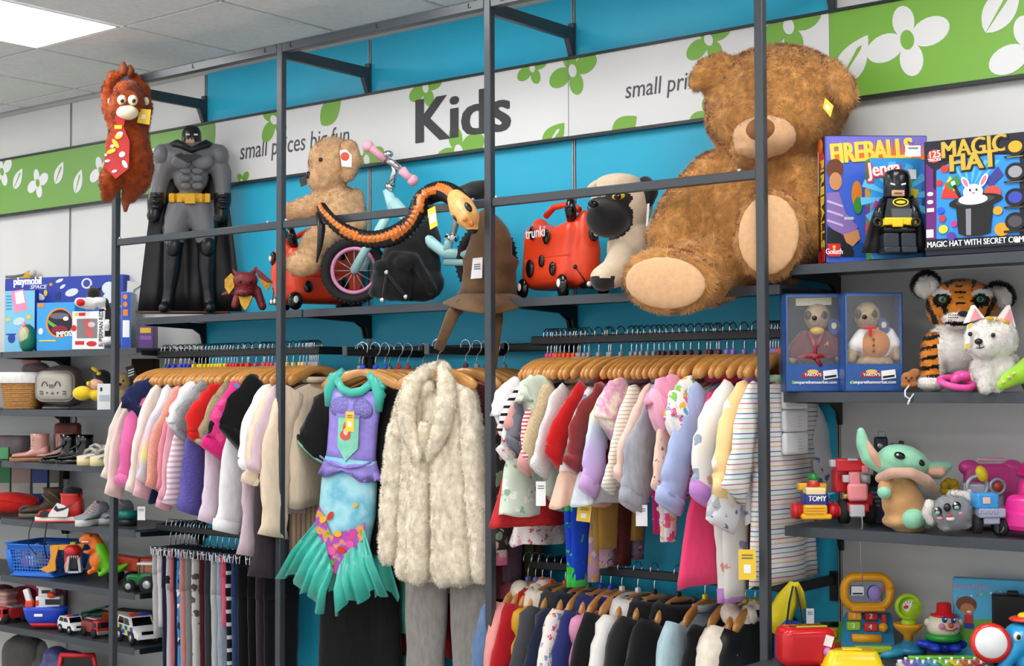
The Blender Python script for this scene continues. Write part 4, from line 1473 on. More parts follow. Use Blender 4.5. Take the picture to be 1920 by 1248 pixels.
for k, (nm, desc, col, y, clip) in enumerate([('dress', 'dark maroon dress', '#4a1a22', 3.81, 'maroon'), ('dress', 'coral pink knitted dress', '#c9606a', 3.87, 'grey'), ('jacket', 'black quilted jacket', '#131316', 3.92, 'green'), ('dress', 'olive print dress', '#6a6a4a', 3.97, 'white'), ('dress', 'brown wool dress', '#5a4236', 4.02, 'grey')]):
    face(nm, desc, 'behind the cream fur coat', ARM2 + .03, y, cloth(col), L=.8 + .05 * k, hw=.16, sleeve='long', Ls=.5, reach=.05, clip=clip, cat='dress')
p = at(700, 1248, 3.9)
t = thing('costume_pack', 'blue and green plastic costume pack lying below the mermaid dress', 'costume pack', (p.x, 3.95, p.z - .06), .3)
B(pat_blend('pack_art', ['#2a7ac0', '#4ab0e0', '#2a8a5a', '#c8d06a'], 9, .2, 0)).box((0, 0, .055), (.26, .12, .11), .02).ob('pack', t)
B('clear_film').box((0, -.005, .06), (.28, .14, .125), .02).ob('film_bag', t)
# ------------------------------------------------------------------ toys on the long top shelf
class Pix:
    """local frame of a thing: origin at the photographed point (ax, ay) at depth Y or at pos, turned by rz about the vertical;
    P(x, y, d) is the local point seen at pixel x, y on the thing's front plane moved back by d"""
    def __init__(s, ax, ay, Y=None, pos=None, rz=None):
        s.o = Vector(pos) if pos is not None else at(ax, ay, Y)
        s.rz = YAW if rz is None else rz
        s.s = ppm(s.o)
        s.mm = Vector((-math.sin(s.rz), math.cos(s.rz), 0))
        s.R = Matrix.Rotation(-s.rz, 3, 'Z')
    def __call__(s, x, y, d=0.):
        v = ray(x, y)
        k = ((s.o + s.mm * d) - EYE).dot(s.mm) / v.dot(s.mm)
        return tuple(s.R @ (EYE + v * k - s.o))
    def xz(s, x, y, d=0.):
        q = s(x, y, d)
        return q[0], q[2]
    def r(s, *n):
        return n[0] / s.s if len(n) == 1 else tuple(k / s.s for k in n)
    def px(s, co):
        w = s.R.transposed() @ Vector(co) + s.o - EYE
        d = w.dot(_F)
        return 960 + FPX * w.dot(_R) / d, 624 - FPX * w.dot(_U) / d

def tube_px(P, pts, d=0.):
    return [P(*q) if len(q) == 3 else P(q[0], q[1], d) for q in pts]

plush_brown = mat('fur_brown', '#c48d50', rough=.95, var=.22, vscale=45, bump=.5, bscale=160, sheen=.35, spec=.1)
mat('fur_pale', '#dcae82', rough=.9, var=.08, vscale=60, bump=.5, bscale=400, sheen=.3, spec=.1)
mat('nose_brown', '#8a5a34', rough=.7)
mat('gloss_black', '#08080a', rough=.12, spec=.6)
mat('soft_black', '#0c0c0e', rough=.85, sheen=.3, bump=.3, bscale=300)
mat('eye_white', '#f2efe6', rough=.2, spec=.6)

# giant bear
P = Pix(1400, 546, pos=(at(1400, 546, 3.89).x, 3.89, 1.803), rz=.32)
t = thing('teddy_bear', 'giant brown teddy bear with pale soles sitting beside the pug on the shelf', 'teddy bear', P.o, .32)
r = P.r
parts = [
    ('e', P(1456, 192, .0), (r(136), .17, r(106))), ('e', P(1452, 225, -.02), (r(128), .17, r(80))),
    ('t', [P(1352, 118, -.07), P(1325, 137, -.09), P(1308, 154, -.09)], [r(22), r(27), r(19)]),
    ('t', [P(1556, 128, -.10), P(1580, 162, -.13), P(1590, 190, -.13)], [r(20), r(25), r(18)]),
    ('e', P(1415, 420, .02), (r(146), .16, r(125))), ('e', P(1430, 340, .02), (r(110), .15, r(80))),
    ('t', [P(1340, 335, -.03), P(1290, 400, -.05), P(1262, 455, -.07), P(1270, 480, -.09)], [r(52), r(58), r(54), r(40)]),
    ('t', [P(1490, 325, -.02), P(1530, 390, -.04), P(1540, 440, -.05)], [r(50), r(52), r(45)]),
    ('t', [P(1385, 490, .0), P(1320, 510, -.10), P(1262, 523, -.17)], [r(62), r(66), r(58)]),
    ('t', [P(1450, 480, .0), P(1448, 460, -.08), P(1446, 445, -.13)], [r(66), r(70), r(62)]),
    ('e', P(1255, 526, -.25), (r(90), .05, r(60)), (0, .12, 0)),
    ('e', P(1444, 440, -.185), (r(66), .05, r(84)), (0, .05, 0)),
    ('e', P(1405, 285, -.15), (r(34), .05, r(26))),
]
skin(parts, 'bear_body', plush_brown, t, .013, 5, fur=(90000, .016, .0013))
skin([('e', P(1433, 256, -.165), (r(58), .075, r(38))), ('e', P(1420, 275, -.17), (r(42), .06, r(24)))], 'muzzle', 'fur_pale', t, .008, 5, fur=(3000, .006, .001))
skin([('e', P(1426, 243, -.225), (r(27), .028, r(22)))], 'nose', 'nose_brown', t, .006, 3)
b = B('fur_pale')
b.ell(P(1247, 530, -.302), (r(74), .022, r(46)), (0, .12, 0), 24, 10)
b.ob('foot_sole', t)
b = B('fur_pale')
b.ell(P(1441, 440, -.238), (r(54), .022, r(71)), (0, .05, 0), 24, 10)
b.ob('foot_sole', t)
b = B('ticket_yellow')
b.prism([P.xz(*q, -.19) for q in ((1547, 183), (1563, 198), (1557, 220), (1543, 202))], -.19, -.188)
b.m('ticket_white').prism([P.xz(*q, -.19) for q in ((1550, 195), (1557, 201), (1555, 208), (1548, 202))], -.1912, -.1911)
b.ob('ear_ticket', t)

# orange monkey on the first post
mat('fur_rust', '#9c4213', rough=.95, var=.3, vscale=45, bump=.6, bscale=200, sheen=.3, spec=.1)
mat('felt_cream', '#ecd9bd', rough=.75)
mat('felt_rust', '#8a4526', rough=.8)
P = Pix(240, 345, 3.575)
t = thing('plush_monkey', 'orange long armed plush monkey with a red tie clinging to the frame corner', 'plush toy', P.o, YAW)
r = P.r
parts = [('e', P(239, 197, -.02), (r(33), .07, r(36))), ('e', P(240, 180, -.01), (r(28), .06, r(28))), ('e', P(241, 275), (r(40), .07, r(58))), ('e', P(250, 300), (r(36), .07, r(48))),
         ('t', [P(216, 240, .01), P(203, 205, .02), P(202, 165, .03), P(215, 142, .03), P(232, 136, .02)], [r(12), r(11), r(11), r(11), r(8)]),
         ('t', [P(268, 240, .02), P(276, 200, .04), P(270, 165, .05), P(250, 142, .04)], [r(12), r(10), r(10), r(8)]),
         ('t', [P(222, 315, .0), P(205, 345, -.01), P(202, 365, .0)], [r(26), r(21), r(13)]),
         ('t', [P(262, 315, .02), P(258, 345, .03), P(242, 368, .03)], [r(26), r(22), r(13)])]
skin(parts, 'monkey_body', 'fur_rust', t, .009, 5, fur=(26000, .013, .0011))
b = B('felt_rust')
b.tube(tube_px(P, [(232, 140), (233, 128), (230, 117)], .0), [r(7), r(8), r(4)], 8)
b.tube(tube_px(P, [(240, 142), (246, 132), (243, 122)], .01), [r(7), r(7), r(3)], 8)
b.tube(tube_px(P, [(236, 360), (236, 380), (235, 397)], .03), [r(8), r(8), r(3)], 8)
b.ob('hands_and_foot', t)
b = B(mat('felt_orange', '#b5561f', rough=.9, bump=.4, bscale=300))
b.ell(P(239, 190, -.055), (r(24), .026, r(22)))
b.m('felt_cream').ell(P(239, 211, -.075), (r(21), .03, r(14)))
for x in (229, 249):
    b.ell(P(x, 188, -.082), (r(9.5), .016, r(10)))
for x in (208, 274):
    b.ell(P(x, 190, -.01), (r(6), .01, r(8)))
b.ob('face_patch', t)
b = B('gloss_black')
for x in (229, 251):
    b.ell(P(x, 189, -.1), (r(3.6), .004, r(3.8)))
b.ob('eyes', t)
mat('tie_red', '#b3221f', rough=.25, spec=.5, var=.15, vscale=30)
b = B('tie_red')
b.prism([P.xz(*q) for q in ((226, 224), (247, 224), (242, 244), (230, 244))], -.084, -.072)
b.prism([P.xz(*q) for q in ((230, 244), (242, 244), (254, 272), (252, 322), (228, 341), (206, 318), (210, 285))], -.088, -.076)
b.m(plastic('#f2c230')).prism([P.xz(*q) for q in ((226, 242), (240, 242), (239, 249), (226, 249))], -.0895, -.0885)
for q in ((234, 262, 8, 5, .5), (228, 276, 4, 10, .6), (220, 290, 9, 4, .4)):
    b.disc(*P.xz(q[0], q[1]), r(q[2]), r(q[3]), -.089, rot=q[4])
b.m(plastic('#f4e6d8'))
for q in ((236, 258, 6, 4, .2), (240, 296, 6, 5, .6), (222, 281, 4, 3, .3), (245, 314, 4, 8, .5), (213, 308, 5, 2.5, .2), (226, 327, 5, 2.5, .3), (210, 297, 2.5, 2.5, 0)):
    b.disc(*P.xz(q[0], q[1]), r(q[2]), r(q[3]), -.0892, rot=q[4])
b.ob('tie', t)
b = B('ticket_yellow')
b.prism([P.xz(*q) for q in ((268, 208), (289, 210), (286, 238), (263, 234))], -.05, -.048)
b.m('ticket_white').prism([P.xz(*q) for q in ((272, 219), (279, 219), (278, 227), (271, 227))], -.0506, -.0505)
b.ob('price_ticket_card', t)

# caped figure
mat('toy_grey', '#77777a', rough=.38, spec=.45)
mat('toy_black', '#17171a', rough=.33, spec=.5)
mat('toy_skin', '#d9ab86', rough=.45)
P = Pix(350, 583, pos=(at(350, 583, 3.93).x, 3.93, 1.815))
t = thing('action_figure', 'tall grey hooded toy figure with black cape and yellow belt', 'toy figure', P.o, YAW + .05)
r = P.r
parts = [('e', P(359, 295), (r(46), .062, r(34))), ('e', P(338, 300, -.02), (r(26), .05, r(22))), ('e', P(380, 300, -.02), (r(26), .05, r(22))),
         ('e', P(358, 335), (r(33), .05, r(30))), ('e', P(356, 385), (r(37), .055, r(28))), ('t', [P(358, 275), P(358, 262)], [r(14), r(12)]),
         ('t', [P(316, 288), P(304, 325), P(298, 352), P(293, 378), P(290, 398)], [r(20), r(19), r(16), r(17), r(13)]),
         ('t', [P(402, 288), P(415, 325), P(417, 352), P(416, 378), P(414, 398)], [r(20), r(19), r(16), r(17), r(13)]),
         ('e', P(288, 404, -.01), (r(13), .025, r(15))), ('e', P(412, 404, -.01), (r(13), .025, r(15))),
         ('t', [P(340, 392), P(328, 430), P(325, 462), P(323, 500), P(318, 545), P(314, 568)], [r(27), r(25), r(18), r(17), r(12), r(12)]),
         ('t', [P(374, 392), P(385, 430), P(388, 462), P(387, 500), P(390, 545), P(392, 568)], [r(27), r(25), r(18), r(17), r(12), r(12)]),
         ('t', [P(312, 576, .01), P(306, 577, -.05)], [r(11), r(10)]), ('t', [P(392, 576, .01), P(393, 577, -.05)], [r(11), r(10)])]
def fig_paint(c):
    x, y = P.px(c)
    if y > 455 or (y > 362 and abs(x - 354) > 46):
        return 1
    return 0
skin(parts, 'figure_body', ['toy_grey', 'toy_black'], t, .007, 4, paint=fig_paint)
b = B('toy_grey')
for i, yy in enumerate((320, 334, 348)):
    for s in (-1, 1):
        b.ell(P(358 + s * 11, yy, -.052), (r(11), .012, r(7)))
for s in (-1, 1):
    b.ell(P(358 + s * 20, 302, -.058), (r(21), .018, r(15)))
    b.ell(P(358 + s * 53, 292, -.01), (r(18), .05, r(22)))
b.ob('chest_muscles', t)
b = B('toy_black')
b.lathe([(r(17), 0), (r(19), r(16)), (r(18), r(34)), (r(13), r(44)), (r(3), r(48))], P(359, 282), 18)
b.ob('hood', t)
b = B('toy_skin').ell(P(357, 266, -.022), (r(13), .022, r(13)))
b.m('eye_white').box(P(351, 252, -.041), (r(7), .003, r(3))).box(P(366, 252, -.041), (r(7), .003, r(3)))
b.ob('face_opening', t)
b = B(plastic('#f0b41e'))
b.loft([[P(355 + 39 * math.cos(a), yy + 1.5 * math.cos(2 * a), -.005 - .062 * math.sin(a)) for a in [2 * PI * k / 20 for k in range(20)]] for yy in (379, 363)])
for x in (322, 336, 374, 388):
    b.box(P(x, 371, -.05), (r(10), .02, r(17)), .003)
b.box(P(355, 372, -.068), (r(20), .012, r(20)), .004)
b.ob('belt', t)
b = B('toy_black')
b.prism([P.xz(*q) for q in ((334, 297), (346, 292), (352, 296), (358, 294), (364, 296), (370, 292), (384, 297), (372, 303), (358, 310), (346, 303))], -.081, -.074)
b.ob('chest_badge', t)
for s, x in ((-1, 324), (1, 388)):
    B('toy_black').ell(P(x, 462, -.03), (r(15), .026, r(20))).ob('knee_guard', t)
for s in (-1, 1):
    for k in range(3):
        B('toy_black').ell(P(354 + s * 62, 368 + 10 * k, -.035), (r(9), .012, r(4))).ob('arm_guard', t)
mat('cape_black', '#1d1d20', rough=.45, spec=.4)
b = B('cape_black')
rings = []
for q in range(9):
    u = q / 8
    yy = 268 + u * 315
    wl, wr = 46 + 48 * u ** .7, 52 + 46 * u ** .7
    row = [P(354 + (-wl + (wl + wr) * k / 16), yy + (18 if q == 0 else 0) * abs(k / 8 - 1), .055 + .018 * math.sin(k * 1.9) * u - .03 * abs(k / 8 - 1) ** 2) for k in range(17)]
    rings.append(row + [(x, y + .008, z) for x, y, z in reversed(row)])
b.loft(rings)
b.tube(tube_px(P, [(312, 278, .03), (332, 270, -.03), (358, 281, -.066), (386, 270, -.03), (406, 278, .03)]), [r(6), r(9), r(6), r(9), r(6)], 8)
b.ob('cape', t)
B(cloth('#6a4a3a')).box(P(346, 586, .02), (r(170), .12, .006)).ob('display_base', t)

# gold and red dragon figure
mat('dragon_red', '#7e1f25', rough=.4, var=.35, vscale=60, bump=.8, bscale=120, spec=.5)
mat('dragon_gold', '#c79a3a', rough=.35, metal=.5, var=.25, vscale=120, bump=.6, bscale=200)
P = Pix(460, 581, pos=(at(460, 581, 3.86).x, 3.86, 1.802))
t = thing('dragon_figurine', 'small red and gold dragon figurine beside the orange wheeled case', 'figurine', P.o, YAW)
r = P.r
skin([('e', P(462, 540), (r(22), .04, r(20))), ('e', P(460, 525, -.02), (r(24), .035, r(16))), ('e', P(458, 548, -.05), (r(17), .03, r(9))),
      ('t', [P(448, 550, -.01), P(440, 572, -.02)], [r(9), r(7)]), ('t', [P(482, 545), P(492, 574, -.01)], [r(9), r(8)]), ('t', [P(446, 515), P(436, 505)], [r(6), r(2)]), ('t', [P(474, 512), P(482, 500)], [r(6), r(2)]),
      ('t', [P(432, 548), P(417, 552)], [r(6), r(3)])], 'dragon_body', 'dragon_red', t, .005, 3)
b = B('dragon_gold')
b.prism([P.xz(*q) for q in ((436, 513), (424, 525), (424, 540), (432, 552), (442, 538), (442, 520))], -.03, -.018)
b.prism([P.xz(*q) for q in ((482, 505), (498, 522), (512, 530), (502, 546), (490, 530))], -.02, -.008)
b.prism([P.xz(*q) for q in ((452, 556), (478, 556), (472, 572), (464, 584), (456, 572))], -.055, -.04)
b.ob('wing_and_bib', t)
b = B('gloss_black')
for x in (450, 470):
    b.ell(P(x, 528, -.052), (r(3.5), .006, r(2.5)))
b.ell(P(458, 552, -.078), (r(10), .006, r(2)))
b.ob('eyes_and_mouth', t)
B('dragon_red').prism([P.xz(*q) for q in ((478, 500), (490, 508), (508, 524), (516, 532), (502, 530), (486, 520))], -.022, -.016).ob('wing_rib', t)

# two orange ladybird ride-on cases
mat('case_orange', '#e8431d', rough=.34, spec=.45)
def ride_case(label, pos, rz, face=True):
    t = thing('ride_on_case', label, 'suitcase', pos, rz)
    def warp(c):
        x, y, z = c
        u = (y + .16) / .32
        z2 = z - .03 * math.sin(PI * min(1, max(0, u))) * (z > .14)
        k = 1 - .22 * max(0, (z - .05) / .25)
        return (x * k, y, z2)
    skin([('b', (0, .01, .15), (.17, .30, .24), .045), ('t', [(0, -.13, .07), (0, -.145, .15), (0, -.13, .25)], [.05, .05, .04]), ('t', [(0, .13, .1), (0, .13, .25)], [.05, .04])], 'case_shell', 'case_orange', t, .008, 8, warp=warp)
    for sx in (-1, 1):
        for y, z, q in ((-.02, .20, .02), (.07, .10, .024), (.07, .22, .018), (-.07, .09, .018), (.0, .12, .016)):
            B('gloss_black').ell((sx * (.094 - .02 * z / .25), y, z), (.006, q, q * 1.3)).ob('spot', t)
    b = B('gloss_black')
    for sx in (-1, 1):
        b.tube([(sx * .035, -.11, .245), (sx * .05, -.125, .28), (sx * .052, -.13, .315)], [.016, .02, .012], 10)
    b.ob('horn', t)
    for sx in (-1, 1):
        for y in (-.12, .12):
            b = B('gloss_black').ell((sx * .082, y, .035), (.014, .03, .035))
            o = b.ob('wheel', t)
            B('eye_white').ell((sx * .096, y, .04), (.004, .01, .014)).ob('wheel_hub', o)
    b = B('steel_dark')
    b.box((0, 0, .145), (.003, .345, .002)).tube([(0, -.17, .02), (0, -.178, .1), (0, -.182, .2), (0, -.15, .29)], .0022, 6)
    b.ob('seam', t)
    if face:
        b = B('gloss_black').ell((0, -.185, .2), (.02, .012, .028))
        b.m('eye_white').ell((.002, -.196, .2), (.011, .006, .011))
        b.m('gloss_black').tube([(-.06, -.165, .09), (-.03, -.178, .045)], .002, 6).tube([(.06, -.165, .09), (.03, -.178, .045)], .002, 6)
        b.ell((-.06, -.165, .09), (.008, .006, .008)).ell((.06, -.165, .09), (.008, .006, .008))
        b.prism([(-.06, .03), (-.03, .045), (.03, .045), (.06, .03), (.03, .022), (-.03, .022)], -.185, -.165)
        b.m('eye_white').ell((-.02, -.186, .035), (.01, .005, .009)).ell((.03, -.186, .035), (.01, .005, .009))
        b.ob('catch_and_feet', t)
    b = B('ticket_white')
    b.T = Matrix.Translation((-.094, .02, .215)) @ Matrix.Rotation(-PI / 2, 4, 'Z')
    b.text('trunki', .05, 0, 0, 0, bold=.01)
    b.ob('lettering', t)
    B('case_orange').tube([(0, .1, .285), (0, .05, .31), (0, -.05, .31), (0, -.1, .285)], [.012, .011, .011, .012], 8).ob('handle_strap', t)
    return t
p = at(1048, 540, 3.88)
ride_case('orange ladybird ride on case standing between the brown hat and pug', (p.x, 3.90, 1.803), YAW + .55)
p = at(592, 560, 3.93)
ride_case('orange ladybird ride on case under the sitting tan dog', (p.x, 3.95, 1.803), YAW - 1.15, True)

# tan dog sitting on the case
mat('fur_tan', '#dfb588', rough=.95, var=.18, vscale=50, bump=.5, bscale=260, sheen=.35, spec=.1)
P = Pix(630, 455, 3.90)
t = thing('plush_dog', 'tan plush dog sitting on the orange wheeled case, head turned aside', 'plush toy', P.o, YAW)
r = P.r
skin([('e', P(625, 303), (r(47), .085, r(46))), ('e', P(606, 334, -.02), (r(30), .065, r(30))), ('e', P(640, 400), (r(42), .09, r(52))), ('e', P(640, 430, .0), (r(46), .10, r(36))),
      ('t', [P(612, 375, -.01), P(575, 390, -.03), P(540, 398, -.05)], [r(22), r(21), r(17)]),
      ('t', [P(665, 370), P(672, 420, -.04)], [r(18), r(17)]),
      ('t', [P(618, 430, -.05), P(588, 460, -.13), P(578, 490, -.14)], [r(28), r(26), r(24)]), ('e', P(563, 495, -.15), (r(28), .05, r(22)))],
     'dog_body', 'fur_tan', t, .009, 5, fur=(26000, .011, .0011))
skin([('t', [P(654, 280, -.07), P(659, 305, -.085), P(653, 328, -.08)], [r(18), r(20), r(13)])], 'ear', 'fur_tan', t, .007, 4, fur=(5000, .008, .001))
B('gloss_black').ell(P(579, 328, -.05), (r(6), .014, r(7))).ob('nose', t)
B('gloss_black').ell(P(601, 299, -.08), (r(4), .006, r(4))).ob('eye', t)
b = B('ticket_white').prism([P.xz(*q) for q in ((644, 292), (656, 290), (666, 300), (666, 323), (648, 321))], -.125, -.123)
b.m(plastic('#e04a2a')).disc(*P.xz(654, 303), r(8), r(8), -.1252)
b.ob('ear_tag', t)
b = B('ink_dark').prism([P.xz(*q) for q in ((562, 336), (575, 330), (578, 346), (566, 352))], -.02, -.018)
b.ob('side_label', t)

# balance bike
mat('bike_aqua', '#a9d6d6', rough=.28, spec=.5)
mat('tyre', '#1c1c1e', rough=.75, bump=.5, bscale=200)
mat('rim_pink', '#e79ac0', rough=.35)
mat('grip_pink', '#e8a9bb', rough=.5)
P = Pix(664, 570, 3.82, rz=0.)
t = thing('balance_bike', 'child pale aqua balance bike with pink wheel rims and pink grips', 'bicycle', P.o, 0)
r = P.r
def wheel(x, y, d, q, rot):
    c = P(x, y, d)
    o = B('tyre').torus(c, r(q) * .86, r(q) * .14, rot, 36, 10).ob('tyre', t)
    b = B('tyre')
    E = Euler(rot).to_matrix()
    for k in range(44):
        a = 2 * PI * k / 44
        v = Vector(c) + E @ Vector((r(q) * .985 * math.cos(a), r(q) * .985 * math.sin(a), 0))
        b.box(v, (.006, .006, .022), rot=rot)
    b.ob('tread', o)
    o = B('rim_pink').torus(c, r(q) * .66, r(q) * .06, rot, 36, 8, 1.6).ob('rim', t)
    b = B('silver')
    for k in range(12):
        a = 2 * PI * k / 12
        v = Vector(c) + E @ Vector((r(q) * .64 * math.cos(a), r(q) * .64 * math.sin(a), 0))
        b.tube([c, v], .0014, 5)
    b.ell(c, .014)
    b.ob('spokes', o)
wheel(664, 507, 0, 63, (PI / 2, 0, .62))
wheel(911, 487, .06, 65, (PI / 2, 0, .05))
b = B('bike_aqua')
b.tube(tube_px(P, [(728, 400, .02), (706, 440, .0), (684, 470, -.025), (664, 507, -.03)]), [r(9), r(9), r(8), r(9)], 10)
b.tube(tube_px(P, [(728, 400, .02), (708, 440, .04), (690, 470, .05), (680, 507, .045)]), [r(9), r(9), r(8), r(9)], 10)
b.ob('fork', t)
b = B('bike_aqua')
b.tube(tube_px(P, [(726, 356, .02), (742, 402, .03)]), [r(9), r(12)], 12)
b.tube(tube_px(P, [(738, 380, .03), (790, 440, .04), (835, 475, .05), (905, 478, .06)]), [r(13), r(12), r(10), r(7)], 10)
b.tube(tube_px(P, [(838, 470, .05), (845, 440, .05)]), [r(8), r(8)], 10)
b.tube(tube_px(P, [(835, 492, .04), (911, 492, .03)]), [r(6), r(6)], 8)
b.m(plastic('#e8b84a')).box(P(737, 386, .012), (r(12), .004, r(10)), .002)
b.ob('frame', t)
b = B('chrome')
b.tube(tube_px(P, [(733, 352, .02), (741, 318, .02), (736, 305, .02)]), [r(7), r(6), r(6)], 10)
b.cyl(P(730, 353, .02), P(734, 346, .02), r(9.5)).tube(tube_px(P, [(722, 298, -.02), (738, 306, .0), (756, 322, .02)]), r(6), 8)
b.ell(P(728, 289, -.02), (r(10), .018, r(7)))
b.ob('handlebar', t)
for q in ([(690, 274, -.06), (698, 280, -.05), (722, 300, -.02)], [(753, 318, .02), (762, 328, .03), (774, 338, .05)]):
    b = B('grip_pink').tube(tube_px(P, q), [r(9), r(7.5), r(8)], 12)
    e = q[0] if q[0][0] < 700 else q[-1]
    b.ell(P(*e), (r(11), r(11), r(11)))
    b.ob('grip', t)
skin([('t', tube_px(P, [(838, 366, .05), (862, 362, .05), (890, 356, .05), (908, 352, .05)]), [r(9), r(12), r(17), r(15)]), ('e', P(890, 366, .05), (r(24), .05, r(12)))], 'saddle', 'soft_black', t, .007, 5)
B('silver').tube(tube_px(P, [(848, 442, .05), (866, 380, .05)]), r(6), 10).m('chrome').cyl(P(838, 446, .045), P(856, 446, .045), r(7)).ob('seat_post', t)

# ribbed toy snake over the rail
mat('snake_orange', '#c4681c', rough=.3, spec=.5, var=.3, vscale=60)
mat('snake_black', '#1a1512', rough=.35, spec=.45)
mat('snake_pale', '#e2a860', rough=.3, spec=.5, var=.25, vscale=40)
P = Pix(740, 440, 3.612, rz=0.)
t = thing('toy_snake', 'ribbed black and orange toy snake draped over the frame rail', 'toy snake', P.o, 0)
r = P.r
ctrl = [(603, 388, .02), (612, 402, .0), (635, 425, -.005), (668, 443, -.01), (705, 449, -.01), (740, 441, -.01), (768, 422, -.005), (784, 398, .01), (791, 378, .045), (806, 364, .075), (828, 358, .06), (846, 364, .02), (858, 374, -.02)]
def smooth_path(c, n):
    c = [Vector(q) for q in c]
    out = []
    for i in range(n):
        f = i / (n - 1) * (len(c) - 1)
        k = min(int(f), len(c) - 2)
        u = f - k
        p0, p1, p2, p3 = c[max(k - 1, 0)], c[k], c[k + 1], c[min(k + 2, len(c) - 1)]
        out.append(.5 * ((2 * p1) + (-p0 + p2) * u + (2 * p0 - 5 * p1 + 4 * p2 - p3) * u * u + (-p0 + 3 * p1 - 3 * p2 + p3) * u ** 3))
    return out
path = smooth_path([P(*q) for q in ctrl], 150)
rad = [r(9 + 8 * min(1, i / 60)) * (1.14 if i % 3 == 0 else .84) for i in range(150)]
b = B('snake_black')
b.tube(path, rad, 14, up=(0, -1, 0))
o = b.ob('ribbed_body', t)
me = o.data
me.materials.append(MATS['snake_orange'])
for f in me.polygons:
    k = min(range(len(path)), key=lambda i: (path[i] - f.center).length)
    d = (f.center - path[k]).normalized()
    tan = (path[min(k + 1, 149)] - path[max(k - 1, 0)]).normalized()
    up = Vector((.55, -.83, 0)); up = (up - tan * up.dot(tan)).normalized()
    if d.dot(up) > .86:
        f.material_index = 1
b = B('snake_pale')
for i in range(4, 148, 3):
    tan = (path[i + 1] - path[i - 1]).normalized()
    up = Vector((.55, -.83, 0)); up = (up - tan * up.dot(tan)).normalized()
    b.ell(path[i] + up * (r(9 + 8 * min(1, i / 60)) * .95), (.003, .0025, .003), None, 6, 5)
b.ob('back_scales', t)
skin([('t', tube_px(P, [(855, 372, -.02), (866, 390, -.035), (880, 412, -.04), (886, 428, -.035)]), [r(17), r(24), r(21), r(11)])], 'snake_head', ['snake_pale', 'snake_black'], t, .005, 4,
     paint=lambda c: 1 if P.px(c)[1] > 430 else 0)
b = B('snake_black')
b.ell(P(878, 388, -.075), (r(11), .012, r(5)), (0, .9, 0)).ell(P(855, 408, -.065), (r(9), .012, r(4)), (0, .9, 0))
b.m('snake_orange').ell(P(872, 412, -.085), (r(5), .008, r(4))).ell(P(884, 420, -.07), (r(5), .008, r(6)))
b.ob('face_marking', t)
B('snake_black').tube(tube_px(P, [(600, 400, .05), (603, 430, .03), (600, 460, .03), (594, 492, .035)]), [r(9), r(8), r(6), r(1.5)], 8).ob('tail_tip', t)
b = B('ticket_yellow').prism([P.xz(*q) for q in ((815, 395), (829, 388), (834, 424), (820, 432))], -.036, -.034)
b.m('ticket_white').prism([P.xz(*q) for q in ((818, 405), (830, 399), (832, 416), (821, 422))], -.0366, -.0365)
b.ob('price_ticket_card', t)

# black furry backpack
P = Pix(762, 566, pos=(at(762, 566, 3.80).x, 3.80, 1.803))
t = thing('backpack', 'black furry backpack with two pockets in front of the aqua bike', 'backpack', P.o, YAW)
r = P.r
skin([('e', P(770, 500, .05), (r(58), .06, r(66))), ('e', P(782, 455, .05), (r(46), .055, r(55))), ('e', P(790, 530, .05), (r(44), .06, r(36))), ('e', P(735, 525, -.0), (r(40), .05, r(40))), ('t', [P(738, 478, -.02), P(775, 482, -.02), P(812, 545, .0)], [r(9), r(10), r(9)]), ('t', [P(736, 480, -.02), P(700, 545, -.01)], [r(9), r(8)]),
      ('e', P(715, 500, -.03), (r(17), .03, r(14))), ('e', P(755, 492, -.03), (r(19), .03, r(15))), ('t', [P(700, 548, 0), P(760, 556, 0)], [r(10), r(10)])], 'bag_body', 'soft_black', t, .007, 4, fur=(9000, .005, .0009))
b = B('chrome')
for x, y in ((725, 510), (717, 562), (761, 556)):
    b.ell(P(x, y, -.055), (r(5), .008, r(5)))
b.ob('buckle', t)
b = B('soft_black')
b.tube(tube_px(P, [(725, 512, -.055), (720, 545, -.05), (718, 560, -.05)]), r(2.5), 6).tube(tube_px(P, [(725, 512, -.055), (748, 540, -.05), (760, 554, -.05)]), r(2.5), 6)
b.ob('strap', t)

# brown pointed hat with ties
mat('hat_suede', '#5c4020', rough=.8, var=.25, vscale=16, bump=.6, bscale=60, sheen=.2)
P = Pix(915, 556, pos=(at(915, 556, 3.80).x, 3.80, 1.808))
t = thing('pointed_hat', 'crumpled brown pointed hat with hanging ties beside the bike', 'hat', P.o, YAW)
r = P.r
b = B('hat_suede')
rings = []
for k, (yy, cx, w) in enumerate(((556, 914, 58), (530, 915, 52), (505, 916, 50), (488, 920, 53), (480, 918, 44), (455, 922, 40), (430, 921, 33), (408, 915, 24), (395, 910, 12))):
    rings.append([P(cx + w * math.cos(a) * (1 + .05 * math.sin(3 * a + k)), yy + 4 * math.sin(2 * a + k), w / P.s * .9 * math.sin(a)) for a in [2 * PI * q / 22 for q in range(22)]])
b.loft(rings)
b.ob('crown', t)
b = B('hat_suede')
rings = []
for w, yy, dd in ((50, 550, 0), (68, 558, 0), (84, 566, 0)):
    rings.append([P(914 + w * math.cos(a), yy + (w - 50) * .35 * (max(0, -math.sin(a)) * 1.4 + .25 * math.sin(3 * a)), w / P.s * 1.25 * math.sin(a) * (1 if math.sin(a) < 0 else .7)) for a in [2 * PI * q / 32 for q in range(32)]])
rings += [[(x, y, z - .005) for x, y, z in q] for q in reversed(rings)]
b.loft(rings, cap=False)
b.ob('brim', t)
b = B('hat_suede')
for q in ([(868, 566, -.1), (848, 590, -.11), (834, 625, -.11), (822, 656, -.1)], [(930, 568, -.1), (931, 600, -.11), (928, 640, -.1), (922, 690, -.1)]):
    b.tube(tube_px(P, q), [r(13), r(12), r(10), r(9)], 8, True, .2, up=(1, 0, 0))
b.ob('tie', t)
